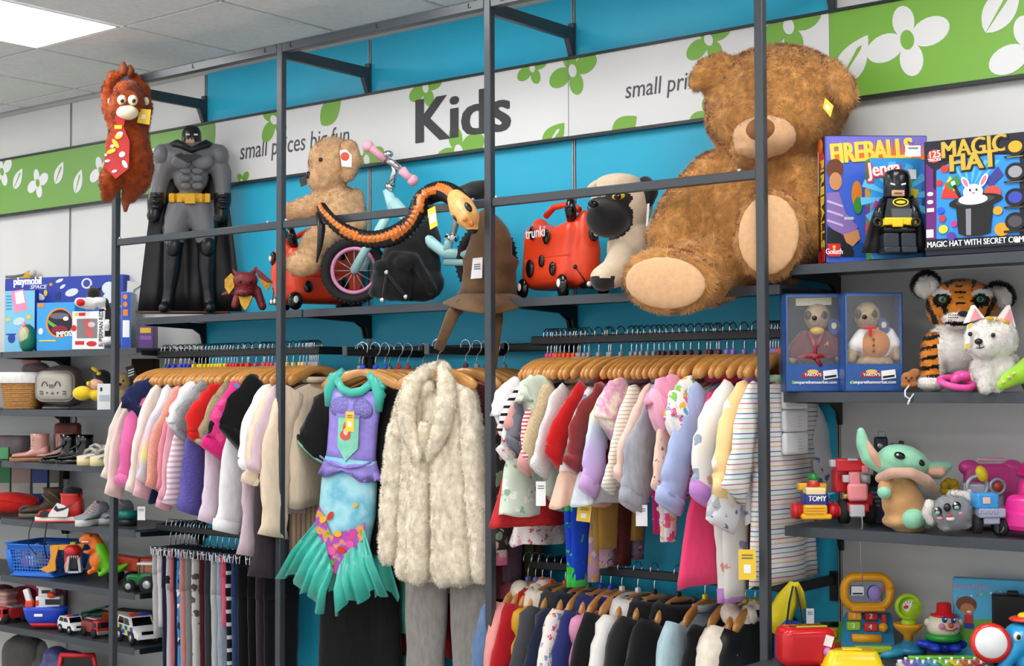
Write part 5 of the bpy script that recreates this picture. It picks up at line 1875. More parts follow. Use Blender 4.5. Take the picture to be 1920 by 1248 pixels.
b = B('ticket_white').prism([P.xz(*q) for q in ((888, 489), (906, 487), (905, 525), (884, 527))], -.1, -.098)
b.m('ink_grey')
for k in range(3):
    b.prism([P.xz(*q) for q in ((890, 500 + 4 * k), (902, 499 + 4 * k), (902, 500.5 + 4 * k), (890, 501.5 + 4 * k))], -.101, -.1005)
b.ob('paper_tag', t)

# pug
mat('felt_pug', '#d9c3a8', rough=.9, var=.06, vscale=40, sheen=.2, bump=.3, bscale=300)
P = Pix(1165, 545, pos=(at(1165, 545, 3.86).x, 3.86, 1.803))
t = thing('plush_pug', 'cream plush pug with black muzzle and ears beside the giant bear', 'plush toy', P.o, YAW)
r = P.r
def pug(c):
    x, y = P.px(c)
    return 1 if (((x - 1138) / 50) ** 2 + ((y - 408) / 42) ** 2 < 1 and c[1] < .03) or (((x - 1160) / 26) ** 2 + ((y - 372) / 16) ** 2 < 1 and c[1] < 0) or (y > 519 and x < 1152) else 0
skin([('e', P(1165, 385), (r(60), .095, r(58))), ('e', P(1140, 410, -.06), (r(42), .06, r(36))), ('e', P(1160, 345, .0), (r(46), .08, r(20))), ('e', P(1185, 470, .02), (r(48), .10, r(62))), ('e', P(1200, 510, .02), (r(50), .1, r(36))),
      ('t', [P(1170, 480, -.05), P(1155, 510, -.10), P(1130, 522, -.14)], [r(30), r(30), r(24)])], 'pug_body', ['felt_pug', 'soft_black'], t, .007, 5, paint=pug)
skin([('t', [P(1210, 345, -.02), P(1220, 362, -.05), P(1216, 378, -.05)], [r(16), r(16), r(11)])], 'ear', 'soft_black', t, .006, 4)
skin([('t', [P(1120, 345, .0), P(1108, 352, -.02)], [r(9), r(8)])], 'ear', 'felt_pug', t, .006, 4)
b = B(plastic('#e0b020')).ell(P(1160, 368, -.088), (r(13), .01, r(7)), (0, -.15, 0))
b.m('gloss_black').ell(P(1158, 368, -.096), (r(7), .006, r(6)))
b.ob('eye', t)
B('gloss_black').ell(P(1112, 382, -.112), (r(10), .014, r(7))).ob('nose', t)
B('ticket_white').prism([P.xz(*q) for q in ((1209, 388), (1213, 388), (1210, 430), (1206, 430))], -.09, -.088).ob('side_label', t)
# ------------------------------------------------------------------ shoe and toy bay
def stand(x, y, Y, z, rz=None):
    """frame of a thing standing on a shelf of height z, its foot seen at pixel x, y"""
    return Pix(x, y, pos=(at(x, y, Y).x, Y, z + .0015), rz=rz)

def carton(name, label, cat, x0, y0, x1, y1, Y, z, rz, depth, col, side=None, bev=.002, group=None):
    P = stand((x0 + x1) / 2, y1, Y, z, rz)
    t = thing(name, label, cat, P.o, P.rz, group)
    a, c = P.xz(x0, y1), P.xz(x1, y0)
    w, h = c[0] - a[0], c[1]
    B(side or col).box(((a[0] + c[0]) / 2, depth / 2, h / 2), (w, depth, h), bev, seg=1).ob('carton', t)
    b = B(col)
    b.rect(a[0] + .002, .002, c[0] - .002, h - .002, -.0002, .0004)
    return t, P, b, w, h

W_, K_ = paper('#f4f4f4'), paper('#141416')
NAVY, SKY, RED, YEL, GRN, ORG, PNK = paper('#2a3f9c'), paper('#38a4dd'), paper('#d3262b'), paper('#f2cf33'), paper('#62b045'), paper('#f08a24'), paper('#ee8fb4')

# top shelf: boxed toys
z = LZ[0]
t, P, b, w, h = carton('toy_box', 'big dark blue space toy box at the back of the boxed toys', 'toy box', 8, 514, 231, 650, 3.975, z, .30, .055, paper('#2f43a6'))
b.m(paper('#4a7ed0')).prism([P.xz(*q) for q in ((70, 600), (200, 500 + 70), (226, 590), (226, 646), (70, 646))], -.0012, -.0002)
b.m(W_).bold('playmobil', .052, *P.xz(52, 527), -.0004, .03, bold=.012, sx=.82)
b.bold('SPACE', .026, *P.xz(72, 538), -.0004, .02, sx=1.3, shear=.2)
b.m(paper('#dfe6ea'))
for x, y, a, c, ro in ((135, 548, 15, 7, .2), (112, 526, 9, 3, .3), (118, 537, 7, 3, .5), (163, 531, 12, 10, 0), (75, 556, 12, 6, -.3), (205, 540, 16, 12, 0), (205, 558, 14, 10, 0)):
    b.disc(*P.xz(x, y), P.r(a), P.r(c), -.0006, rot=ro)
b.m(paper('#3b4a9a')).disc(*P.xz(163, 531), P.r(8), P.r(7), -.0008)
b.m(ORG).disc(*P.xz(96, 533), P.r(4), P.r(3), -.0008).m(YEL).disc(*P.xz(86, 549), P.r(4), P.r(6), -.0008).m(GRN).rect(*P.xz(190, 577), *P.xz(228, 572), -.0008)
b.m(paper('#24347c')).rect(*P.xz(104, 562), *P.xz(114, 548), -.0008)
b.ob('printed_front', t)

t, P, b, w, h = carton('toy_box', 'slim pale blue rocket toy box with a pink card before the dark blue box', 'toy box', 8, 543, 66, 651, 3.85, z, .34, .03, paper('#7cc3e2'), NAVY)
b.m(PNK).prism([P.xz(*q) for q in ((20, 546), (44, 542), (52, 580), (28, 586))], -.0012, -.0004)
b.m(W_).prism([P.xz(*q) for q in ((28, 548), (43, 545), (47, 567), (31, 570))], -.0016, -.0012)
b.m(paper('#c9d8de')).disc(*P.xz(36, 602), P.r(13), P.r(7), -.0008, rot=.2).m(YEL).disc(*P.xz(16, 599), P.r(6), P.r(3), -.0008).disc(*P.xz(54, 594), P.r(5), P.r(4), -.0008)
b.m(NAVY).disc(*P.xz(22, 634), P.r(8), P.r(9), -.0008).rect(*P.xz(12, 628), *P.xz(30, 625), -.0008)
b.m(paper('#3d8ab5'))
for k in range(5):
    b.rect(*P.xz(12, 556 + 6 * k), *P.xz(22, 554 + 6 * k), -.0008)
b.ob('printed_front', t)

P = stand(52, 650, 3.79, z)
t = thing('egg_toy', 'dark green egg shaped toy with a pink rimmed panel beside the slim pale blue box', 'toy', P.o, P.rz)
b = B(plastic('#14705c'))
b.lathe([(P.r(q), P.r(h_)) for q, h_ in ((9, 0), (14, 8), (16.5, 20), (15, 34), (10, 45), (3, 51))], (0, 0, 0), 20)
b.ob('egg_shell', t)
b = B(plastic('#e89a94')).ell(P(45, 628, -.028), (P.r(11), .01, P.r(17)))
b.m(plastic('#b9c79a')).ell(P(45, 628, -.034), (P.r(8.5), .008, P.r(13)))
b.m(plastic('#e89aa8')).ell(P(45, 608, -.028), (P.r(4), .01, P.r(5)))
b.ob('screen_panel', t)

t, P, b, w, h = carton('toy_box', 'bright blue toy box with a round window and a caught ball inside', 'toy box', 68, 566, 140, 648, 3.84, z, .36, .08, paper('#3aa0e6'))
b.m(ORG).disc(*P.xz(112, 605), P.r(30), P.r(28), -.0006, n=28).m(paper('#231b2e')).disc(*P.xz(113, 605), P.r(27), P.r(25), -.001, n=28)
b.m(paper('#6a6474')).disc(*P.xz(112, 592), P.r(21), P.r(6), -.0012).m(paper('#8a2038')).disc(*P.xz(112, 618), P.r(18), P.r(8), -.0012)
b.m(GRN).prism([P.xz(*q) for q in ((88, 597), (95, 602), (122, 620), (132, 622), (130, 627), (116, 625), (92, 607))], -.0022, -.0014)
b.m(W_).disc(*P.xz(124, 597), P.r(6), P.r(4), -.0016).bold('IMPOSS', .034, *P.xz(122, 626), -.0016, .03, rot=.05, sx=.8)
b.m(W_).disc(*P.xz(77, 621), P.r(5), P.r(6), -.0016).m(ORG).rect(*P.xz(72, 576), *P.xz(83, 568), -.001).m(YEL).rect(*P.xz(74, 640), *P.xz(105, 637), -.001)
b.ob('printed_front', t)

t, P, b, w, h = carton('window_box', 'white figure box with a red toy showing through its window', 'toy box', 135, 583, 196, 649, 3.80, z, YAW - .1, .07, W_)
b.m(paper('#6e6a6c')).rect(*P.xz(144, 634), *P.xz(183, 597), -.0006)
b.m(RED).disc(*P.xz(168, 624), P.r(8), P.r(8), -.001).disc(*P.xz(163, 607), P.r(6), P.r(9), -.001).disc(*P.xz(172, 644), P.r(10), P.r(5), -.001).rect(*P.xz(141, 646), *P.xz(158, 639), -.001).disc(*P.xz(139, 615), P.r(5), P.r(6), -.001)
b.m(paper('#d8c4bc')).disc(*P.xz(172, 608), P.r(7), P.r(5), -.0012)
b.m(K_).bold('SUPERMAN RED', .026, *P.xz(190, 616), -.001, .02, rot=PI / 2, sx=.85)
b.m(YEL).rect(*P.xz(140, 592), *P.xz(146, 586), -.001).m(RED).rect(*P.xz(148, 592), *P.xz(160, 586), -.001)
b.ob('printed_front', t)
B('clear_film').rect(*P.xz(142, 636), *P.xz(185, 595), -.003, .0005).ob('window_film', t)

P = stand(192, 648, 3.86, z)
t = thing('plush_cat', 'black and white plush cat with a red nose leaning over the white figure box', 'plush toy', P.o, P.rz)
skin([('e', P(176, 552), (P.r(14), .035, P.r(15))), ('t', [P(170, 570, -.03), P(152, 567, -.05), P(148, 566, -.055)], [P.r(12), P.r(10), P.r(9)]), ('e', P(190, 565, -.02), (P.r(14), .035, P.r(9))), ('t', [P(195, 570), P(203, 600), P(200, 640)], [P.r(10), P.r(16), P.r(14)]), ('e', P(203, 608, -.02), (P.r(9), .03, P.r(9))), ('e', P(203, 640, -.03), (P.r(11), .04, P.r(9)))],
     'cat_body', ['soft_black', 'white_fluff'], t, .006, 4, paint=lambda c: 1 if (lambda q: (q[1] > 557 and q[1] < 580 and q[0] < 198) or (598 < q[1] < 620 and q[0] < 205 and c[1] < .02) or q[1] > 631)(P.px(c)) else 0)
B(cloth('#d42a30')).ell(P(151, 567, -.10), (P.r(8), .02, P.r(7))).ob('nose', t)
B('soft_black').prism([P.xz(*q) for q in ((168, 548), (170, 535), (178, 541))], -.005, .008).prism([P.xz(*q) for q in ((180, 545), (189, 538), (188, 550))], -.005, .008).ob('ear', t)

P = stand(30, 515, 4.06, z)
t = thing('cushion', 'mustard yellow cushion with a grey edge lying behind the big blue box', 'cushion', (P.o.x, 4.08, z + .0015), .0)
skin([('b', (0, 0, .19), (.22, .045, .38), .03), ('e', (.08, 0, .385), (.04, .018, .022))], 'cushion_cover', cloth('#c9a41f'), t, .008, 4)
B(cloth('#6a6a6e')).tube([(-.1, -.01, .386), (-.03, -.01, .384), (.05, -.01, .388), (.1, 0, .405)], .007, 8).ob('edge_piping', t)
B(cloth('#cfcac2')).ell((.115, 0, .395), (.022, .018, .018)).ob('corner_tassel', t)
t, P, b, w, h = carton('game_box', 'narrow blue game box with orange lettering beside the frame post', 'toy box', 227, 547, 246, 644, 3.87, z, YAW + .1, .16, paper('#2f57c8'), paper('#9fb3b8'))
b.m(ORG).disc(*P.xz(235, 556), P.r(4), P.r(5), -.001).disc(*P.xz(235, 570), P.r(4), P.r(5), -.001).rect(*P.xz(231, 592), *P.xz(240, 580), -.001).m(W_).rect(*P.xz(230, 632), *P.xz(243, 600), -.0008)
b.ob('printed_front', t)
t, P, b, w, h = carton('gift_box', 'small purple box with gold lettering under the caped figure', 'toy box', 258, 609, 288, 646, 3.95, z, YAW, .08, paper('#6d4a8c'))
b.m(YEL).rect(*P.xz(263, 624), *P.xz(283, 614), -.0008).m(paper('#9c6ab8')).rect(*P.xz(263, 637), *P.xz(284, 629), -.0008)
b.ob('printed_front', t)
P = stand(246, 552, 4.0, z)
t = thing('gift_bag', 'clear and white gift bag standing behind the narrow game box', 'bag', (P.o.x, 4.02, z + .0015), P.rz)
B(paper('#d5d2d2')).prism([(-.045, 0), (.045, 0), (.04, .29), (-.03, .31)], -.015, .015).ob('bag_body', t)
B('silver').tube([(-.02, -.018, .20), (0, -.022, .27), (.035, -.018, .29)], .003, 6).ob('handle', t)

# second shelf: basket, cat bag, plush
z = LZ[1]
mat('wicker', '#b9864a', rough=.55, var=.25, vscale=120, bump=.3, bscale=200)
P = stand(44, 755, 3.85, z)
t = thing('wicker_basket', 'small wicker basket with a folded white cloth liner', 'basket', P.o, P.rz)
def rrect(w, d, q, n=6):
    pts = []
    for cx, cy, a0 in ((w - q, d - q, 0), (-w + q, d - q, PI / 2), (-w + q, -d + q, PI), (w - q, -d + q, 1.5 * PI)):
        for k in range(n):
            a = a0 + PI / 2 * k / (n - 1)
            pts.append((cx + q * math.cos(a), cy + q * math.sin(a)))
    return pts
for k in range(15):
    zz = .004 + .0088 * k
    f = .84 + .012 * k
    lo = rrect(.082 * f, .07 * f, .02)
    b = B('wicker')
    pts = [(x * (1 + .035 * math.sin(i * 2.6 + PI * k)), y * (1 + .035 * math.sin(i * 2.6 + PI * k)), zz) for i, (x, y) in enumerate(lo)]
    b.tube(pts + [pts[0]], .0052, 5)
    b.ob('woven_strand', t)
b = B(cloth('#eceae6'))
rr = [[(x, y, zz) for x, y in rrect(.088 * f, .076 * f, .022)] for zz, f in ((.118, 1.05), (.125, 1.1), (.15, 1.1), (.168, 1.06), (.168, .98), (.13, .95))]
b.loft(rr, cap=False)
b.ob('cloth_liner', t)
b = B('wicker').loft([[(x, y, zz) for x, y in rrect(.066, .056, .02)] for zz in (.002, .006)])
b.ob('basket_floor', t)

P = stand(106, 756, 3.80, z)
t = thing('cat_face_bag', 'pale grey zipped bag with a stitched cat face beside the wicker basket', 'bag', P.o, P.rz)
r = P.r
skin([('b', P(104, 724, .03), (r(74), .075, r(58)), .03)], 'bag_body', mat('bag_grey', '#b3ada3', rough=.5, var=.05), t, .006, 6)
b = B(mat('bag_trim', '#8f897f', rough=.5))
q = rrect(r(36), r(28), r(15), 8)
c0 = P(104, 724, 0)
b.tube([(c0[0] + x, -.008, c0[2] + y) for x, y in q] + [(c0[0] + q[0][0], -.008, c0[2] + q[0][1])], .0028, 6)
b.ob('piping', t)
b = B(mat('stitch', '#5d4038', rough=.6))
for x0, s in ((83, 1), (107, 1)):
    b.tube([P(x0 - 5, 724, -.011), P(x0 - 3, 717, -.011), P(x0, 715, -.011), P(x0 + 4, 717, -.011), P(x0 + 6, 724, -.011)], .0022, 5)
for k in range(3):
    b.tube([P(93 + 3 * k, 720, -.011), P(93 + 3 * k, 727, -.011)], .0015, 5)
for x0 in (77, 120):
    b.tube([P(x0 - 3, 733, -.011), P(x0 + 4, 734, -.011)], .002, 5).tube([P(x0 - 3, 738, -.011), P(x0 + 4, 738, -.011)], .002, 5)
for x in (88, 108):
    b.ell(P(x, 736, -.011), (.004, .002, .004), None, 8, 6)
b.tube([P(95, 738, -.011), P(98, 737, -.011), P(101, 738, -.011)], .0018, 5).tube([P(98, 734, -.011), P(98, 738, -.011)], .0018, 5)
b.ob('stitched_face', t)
b = B(mat('pink_trim', '#c08a7a', rough=.5)).tube([P(125, 705, .03), P(138, 712, .05), P(144, 724, .06)], .008, 8).ob('side_tab', t)

P = stand(166, 754, 3.82, z)
t = thing('yellow_plush', 'yellow plush doll with black hair and a peach face beside the cat face bag', 'plush toy', P.o, P.rz)
r = P.r
skin([('e', P(155, 737), (r(19), .04, r(14))), ('e', P(185, 740, .01), (r(17), .04, r(13)))], 'plush_body', mat('plush_lemon', '#e9c61e', rough=.85, sheen=.3, bump=.3, bscale=300), t, .006, 4)
skin([('e', P(182, 720, .0), (r(16), .035, r(11)))], 'face', mat('plush_peach', '#e8b398', rough=.85, sheen=.3), t, .006, 3)
skin([('e', P(192, 705, .01), (r(16), .035, r(13))), ('e', P(200, 712, .01), (r(10), .03, r(16)))], 'hair', 'soft_black', t, .006, 3)
b = B('plush_lemon').ell(P(178, 692, -.01), (r(8), .012, r(4)), (0, .5, 0)).ell(P(186, 700, -.015), (r(5), .012, r(4))).ell(P(166, 719, -.03), (r(4), .012, r(5)))
b.ob('bow', t)
t, P, b, w, h = carton('card_box', 'small white card box in front of the yellow plush doll', 'box', 182, 719, 212, 757, 3.78, z, YAW, .05, paper('#d9dadb'))
b.m(K_).rect(*P.xz(188, 733), *P.xz(192, 726), -.0008).m(paper('#a9b4ba')).rect(*P.xz(186, 752), *P.xz(206, 740), -.0008)
b.ob('printed_front', t)
P = stand(95, 752, 3.97, z)
t = thing('folded_throw', 'mauve grey folded fluffy throw behind the wicker basket and cat bag', 'throw', (P.o.x, 3.99, z + .0015), .2)
skin([('b', (0, 0, .09), (.30, .12, .16), .04), ('e', (-.1, -.02, .185), (.07, .06, .035)), ('e', (.05, 0, .17), (.10, .06, .03))], 'throw_fold', mat('throw_mauve', '#927f80', rough=.95, var=.2, bump=.6, bscale=120, sheen=.3), t, .010, 4, fur=(5000, .008, .001))
B(cloth('#e0a898')).ell((-.12, -.03, .22), (.05, .04, .02)).ob('pink_fold', t)
P = stand(232, 730, 3.93, z)
t = thing('plush_bear', 'cream plush bear in shade beyond the frame post', 'plush toy', P.o, P.rz)
skin([('e', (0, 0, .05), (.05, .04, .055)), ('e', (-.005, -.01, .12), (.045, .04, .042)), ('e', (-.035, 0, .155), (.014, .01, .016)), ('e', (.03, 0, .155), (.014, .01, .016))], 'bear_body', plush('#c9b07a'), t, .006, 4)
B('gloss_black').ell((-.02, -.046, .125), (.005, .004, .005)).ell((.01, -.046, .125), (.005, .004, .005)).ell((-.005, -.052, .11), (.008, .006, .006)).ob('face', t)
t, P, b, w, h = carton('tagged_bag', 'dark brown bag with a black and white tag beyond the frame post', 'bag', 246, 672, 292, 740, 3.95, z, YAW, .07, cloth('#2a1d16'))
b.m(K_).prism([P.xz(*q) for q in ((235, 688), (250, 684), (258, 708), (244, 712))], -.003, -.002).m(W_)
for k in range(3):
    b.prism([P.xz(*q) for q in ((240, 694 + 5 * k), (251, 690 + 5 * k), (252, 692 + 5 * k), (241, 696 + 5 * k))], -.0042, -.0036)
b.ob('tag', t)

# third shelf: boots and chunky shoes
z = LZ[2]
def shoe_shape(n=13):
    return [k / (n - 1) for k in range(n)]

def footwear(name, label, x, y, Y, z, rz, L, H, mats, shaft=0., sole_h=.018, toe=.42, group=None, sole_out=1.06, W=.042):
    """toe at -X, heel at +X; the upper swells to the ankle, the sole runs under it"""
    upper, sole = mats[0], mats[1]
    P = stand(x, y, Y, z, rz)
    t = thing(name, label, 'shoe', P.o, rz, group)
    b = B(sole)
    out = []
    for k in range(28):
        a = 2 * PI * k / 28
        cx = math.cos(a)
        w = W * (1.0 - .22 * math.exp(-((cx - .15) / .35) ** 2)) * (1.0 if cx < .2 else .84)
        out.append((cx * L / 2 * sole_out, w * sg(math.sin(a), .8)))
    b.loft([[(px_, py_ * .96, 0) for px_, py_ in out], [(px_, py_, sole_h * .5) for px_, py_ in out], [(px_, py_ * .98, sole_h) for px_, py_ in out]])
    b.ob('sole', t)
    prof = []
    for k in range(15):
        u = k / 14
        xx = (-.5 + u) * L * .98
        hgt = H * (.44 + .14 * u / toe if u < toe else min(1, .58 + .42 * ((u - toe) / .25) ** 1.2)) * (1 - .75 * max(0, .06 - u) / .06)
        if u > .97:
            hgt *= .97
        prof.append((xx, hgt, W * (1.0 - .18 * math.exp(-((u - .5) / .2) ** 2)) * (1.0 if u < .6 else .84) * min(1, .35 + u * 7) * (1 if u < .93 else .8)))
    b = B(upper)
    rings = []
    for xx, hgt, w in prof:
        rings.append([(xx, w * sg(math.cos(a), .8) * (1 - .35 * max(0, math.sin(a)) ** 1.5), sole_h + (hgt - sole_h) * (.5 + .5 * sg(math.sin(a), .85))) for a in [2 * PI * q / 16 for q in range(16)]])
    b.loft(rings)
    o = b.ob('upper', t)
    if shaft:
        b = B(upper)
        b.loft([[(L * .25 + (.235 * L * f) * math.cos(a), W * .80 * f * math.sin(a), zz) for a in [2 * PI * q / 16 for q in range(16)]] for zz, f in ((H * .5, 1.0), (H * .85, .98), (H + shaft * .5, 1.0), (H + shaft, 1.06), (H + shaft, .9), (H * .9, .8))], cap=False)
        b.ob('shaft', t)
    return t, P

t, P = footwear('ankle_boot', 'rose pink ankle boot with a buckled shaft on the boot shelf', 56, 857, 3.80, z, YAW + .1, .17, .075, (mat('boot_pink', '#c88f83', rough=.3, spec=.5, coat=.3), mat('sole_tan', '#9a6a4a', rough=.6)), shaft=.05)
b = B('silver')
for k in range(5):
    b.ell((.012 + .002 * k, -.036 + .001 * k, .06 + .012 * k), (.004, .003, .003), None, 6, 5)
b.ob('zip', t)
r2 = copy_tree(t, (t.location.x + .075, t.location.y + .08, t.location.z), None, 'second rose pink ankle boot standing behind its pair')
t, P = footwear('patent_boot', 'glossy black patent boot next to the pink boots', 112, 858, 3.80, z, YAW + .2, .16, .07, ('gloss_black', 'gloss_black'), shaft=.055)
B('gloss_black').tube([(-.02, -.02, .06), (0, -.03, .07), (.02, -.034, .082), (.03, -.034, .095)], .005, 6).ob('laces', t)
copy_tree(t, (t.location.x + .10, t.location.y + .01, t.location.z), YAW + .1, 'glossy black patent boot between its pair and the cream trainers')
t, P = footwear('chunky_trainer', 'cream chunky soled trainer with straps beside the frame post', 178, 862, 3.80, z, YAW + 1.0, .17, .085, (mat('trainer_white', '#cfc8bc', rough=.55, var=.1), mat('trainer_sole', '#dfcf9f', rough=.6)), sole_h=.036)
for zz, x in ((.062, -.02), (.078, 0.005)):
    B(mat('strap_grey', '#aaa69c', rough=.6)).tube([(x, -.04, zz - .018), (x, -.028, zz), (x, 0, zz + .008), (x, .028, zz), (x, .04, zz - .018)], .007, 6, True, 1.6).ob('strap', t)
copy_tree(t, (t.location.x + .095, t.location.y - .0, t.location.z), None, 'second cream chunky soled trainer half hidden by the frame post')
P = stand(120, 845, 3.97, z)
t = thing('handbag', 'small dusty pink handbag with a round handle behind the black boots', 'bag', (P.o.x, 3.99, z + .0015), P.rz)
B(mat('bag_rust', '#8f4a40', rough=.5, var=.3, vscale=20)).box((0, 0, .085), (.12, .05, .17), .015).ob('bag_body', t)
B(mat('bag_flap', '#a8635a', rough=.5, var=.3, vscale=20)).box((0, -.026, .07), (.118, .008, .10), .003).ob('front_flap', t)
B('steel_dark').torus((0, 0, .185), .038, .004, (PI / 2, 0, 0), 20, 6).ob('handle', t)
P = stand(20, 848, 3.95, z)
t = thing('folded_throw', 'lilac grey folded throw lying behind the pink boot', 'throw', (P.o.x - .02, 3.97, z + .0015), .2)
skin([('b', (0, 0, .055), (.26, .14, .10), .035)], 'throw_fold', mat('throw_lilac', '#85787c', rough=.95, var=.15, bump=.5, bscale=140), t, .010, 4)
t, P, b, w, h = carton('book', 'green hardback book lying upright at the end of the boot shelf', 'book', -20, 838, 16, 862, 3.82, z, YAW, .02, paper('#4f9a63'))
b.ob('cover', t)

# fourth shelf: trainers
z = LZ[3]
P = stand(10, 955, 3.82, z)
t = thing('cushion', 'bright red cushion slumped on the sneaker shelf', 'cushion', (P.o.x - .03, 3.86, z + .0015), P.rz)
skin([('e', (0, 0, .055), (.15, .06, .052)), ('e', (.08, 0, .035), (.06, .05, .03))], 'cushion_cover', cloth('#c5221e', sub=0), t, .008, 5)
B(cloth('#a81a18')).tube([(-.1, -.05, .075), (0, -.058, .07), (.07, -.05, .055), (.135, -.01, .032)], .003, 6).ob('seam_piping', t)
t, P = footwear('hiking_boot', 'brown and olive hiking boot standing behind the red and white sneaker', 80, 952, 3.88, z, YAW + .15, .20, .10, (mat('boot_olive', '#4a3a2a', rough=.6, var=.3, vscale=30), mat('boot_sole', '#6a6252', rough=.7)), shaft=.035, sole_h=.02)
B(mat('lace_olive', '#7a7a3a', rough=.6)).tube([(.03, -.036, .12), (.06, -.04, .10), (.085, -.036, .075)], .003, 6).tube([(.0, -.03, .105), (.03, -.04, .08), (.07, -.04, .05)], .003, 6).ob('trim_cord', t)
B('soft_black').ell((-.075, 0, .035), (.03, .036, .02)).ob('toe_cap', t)
b = B('steel_dark')
for k in range(4):
    b.tube([(-.03 + .015 * k, -.02, .062 + .012 * k), (-.025 + .015 * k, 0, .07 + .013 * k), (-.03 + .015 * k, .02, .062 + .012 * k)], .003, 5)
b.ob('laces', t)
t, P = footwear('high_top_sneaker', 'red white and black high top sneaker in front of the hiking boot', 112, 964, 3.80, z, YAW + .02, .205, .105, (mat('leather_red', '#c92f2a', rough=.35), mat('sole_white', '#e6ddd0', rough=.5)), shaft=.02, sole_h=.022)
b = B(mat('leather_white', '#e8e4e4', rough=.35))
b.prism([(-.045, .024), (.045, .024), (.052, .06), (.03, .075), (.0, .085), (-.02, .06)], -.0425, -.036)
b.ob('side_panel', t)
b = B('gloss_black')
b.prism([(-.075, .024), (-.04, .024), (-.035, .048), (-.055, .054), (-.075, .042)], -.0435, -.034)
b.prism([(-.015, .058), (.0, .047), (.03, .055), (.088, .088), (.03, .064), (.005, .06), (-.005, .075)], -.0445, -.043)
b.ob('swoosh_and_toe', t)
B('soft_black').tube([(.02, 0, .125), (.05, 0, .128), (.092, 0, .122)], [.026, .034, .024], 10).ob('collar', t)
B('leather_red').box((0, 0, .003), (.208, .082, .006), .002, seg=1).ob('outsole', t)
t, P = footwear('running_shoe', 'grey running shoe pointing forward beside the frame post', 172, 966, 3.80, z, YAW + 1.25, .19, .095, (mat('mesh_grey', '#8f9299', rough=.7, var=.12, vscale=60, bump=.4, bscale=300), mat('sole_pale', '#cfcfca', rough=.6)), sole_h=.026)
b = B(mat('lace_pink', '#c9a8a0', rough=.6))
for k in range(5):
    b.tube([(-.035 + .014 * k, -.022, .047 + .008 * k), (-.03 + .014 * k, 0, .058 + .009 * k), (-.035 + .014 * k, .022, .047 + .008 * k)], .0026, 5)
b.m(plastic('#e07a4a')).box((.035, 0, .098), (.02, .016, .004), .001)
b.ob('laces', t)
copy_tree(t, (t.location.x + .01, t.location.y + .11, t.location.z), YAW + 1.1, 'grey running shoe standing behind its pair in shade')
for nm, lb, x0, x1, y0, col, Y in (('card_file', 'green box file standing at the back of the sneaker shelf', -8, 20, 868, '#3f8f5a', 3.99), ('card_file', 'pale pink box file standing at the back of the sneaker shelf', 21, 58, 868, '#b99a90', 3.99), ('card_file', 'dark blue box file standing at the back of the sneaker shelf', 60, 90, 868, '#1c3b8c', 3.99), ('card_file', 'grey brown box file standing behind the high top sneaker', 92, 112, 870, '#6a625c', 4.0)):
    t, P, b, w, h = carton(nm, lb, 'box file', x0, y0, x1, 935, Y, z, YAW, .06, paper(col))
    b.m(paper('#c9c0b4')).rect(*P.xz(x0 + 2, 925), *P.xz(x1 - 2, 905), -.0008)
    b.ob('printed_front', t)
P = stand(240, 972, 3.88, z)
t = thing('spool_toy', 'teal and dark stacked round tin beyond the frame post', 'tin', P.o, P.rz)
B(plastic('#137a70')).lathe([(.042, .03), (.044, .045), (.042, .062)], (0, 0, 0), 20).ob('lid', t)
B(plastic('#2a3030')).lathe([(.038, 0), (.04, .015), (.038, .03)], (0, 0, 0), 20).ob('tin_body', t)
ticket('grey paper tag hanging from the pink sleeve beside the teal tin', 265, 962, 3.70, .032, .055, 'ticket_white')
P = stand(85, 958, 3.755, z)
t = thing('dangling_cord', 'thin black cords looped over the front of the sneaker shelf', 'cord', (P.o.x, 3.745, z), 0)
b = B('steel_black').tube([(-.12, .06, .004), (-.08, .0, .004), (-.10, -.006, -.05), (-.105, -.003, -.11), (-.08, .02, -.15)], .0022, 6)
b.ob('loop_cord', t)
B('steel_black').tube([(.04, .06, .004), (.03, 0, .005), (.025, -.006, -.05), (.015, -.003, -.11), (.0, .02, -.16)], .003, 6).ob('straight_cord', t)

# fifth shelf: blue basket and plastic beasts
z = LZ[4]
P = stand(75, 1064, 3.80, z)
t = thing('blue_crate', 'bright blue plastic lattice basket holding small toys', 'basket', (at(40, 1064, 3.80).x + .06, 3.90, z + .0015), .32)
mat('crate_blue', '#1f6fd6', rough=.3, spec=.5)
BW, BD, BH = .135, .13, .145
b = B('crate_blue')
b.box((0, 0, .004), (2 * BW * .9, 2 * BD * .9, .006), .002, seg=1)
b.loft([[(x, y, zz) for x, y in rrect(BW * f, BD * f, .03)] for zz, f in ((0, .88), (.025, .90), (.025, .88), (.004, .86))], cap=False)
b.loft([[(x, y, zz) for x, y in rrect(BW * f, BD * f, .03)] for zz, f in ((.118, .985), (.145, 1.0), (.148, 1.09), (.142, 1.10), (.138, 1.03), (.118, 1.0))], cap=False)
b.ob('crate_shell', t)
b = B('crate_blue')
for sx in (-1, 1):
    for sy in (-1, 1):
        b.tube([(sx * BW * .80, sy * BD * .80, .02), (sx * BW * .92, sy * BD * .92, .12)], [.016, .018], 8)
for k in range(15):
    f = -1 + 2 * k / 14
    for s in (-1, 1):
        b.box((f * BW * .8, s * BD * .935, .071), (.004, .003, .10), rot=(-s * .09, 0, 0))
        b.box((s * BW * .935, f * BD * .8, .071), (.003, .004, .10), rot=(0, s * .09, 0))
for k in range(6):
    zz = .035 + .015 * k
    f = .885 + .1 * (zz / BH)
    for s in (-1, 1):
        b.box((0, s * BD * f, zz), (BW * 1.7, .003, .004))
        b.box((s * BW * f, 0, zz), (.003, BD * 1.7, .004))
b.ob('lattice', t)
r_ = random.Random(4)
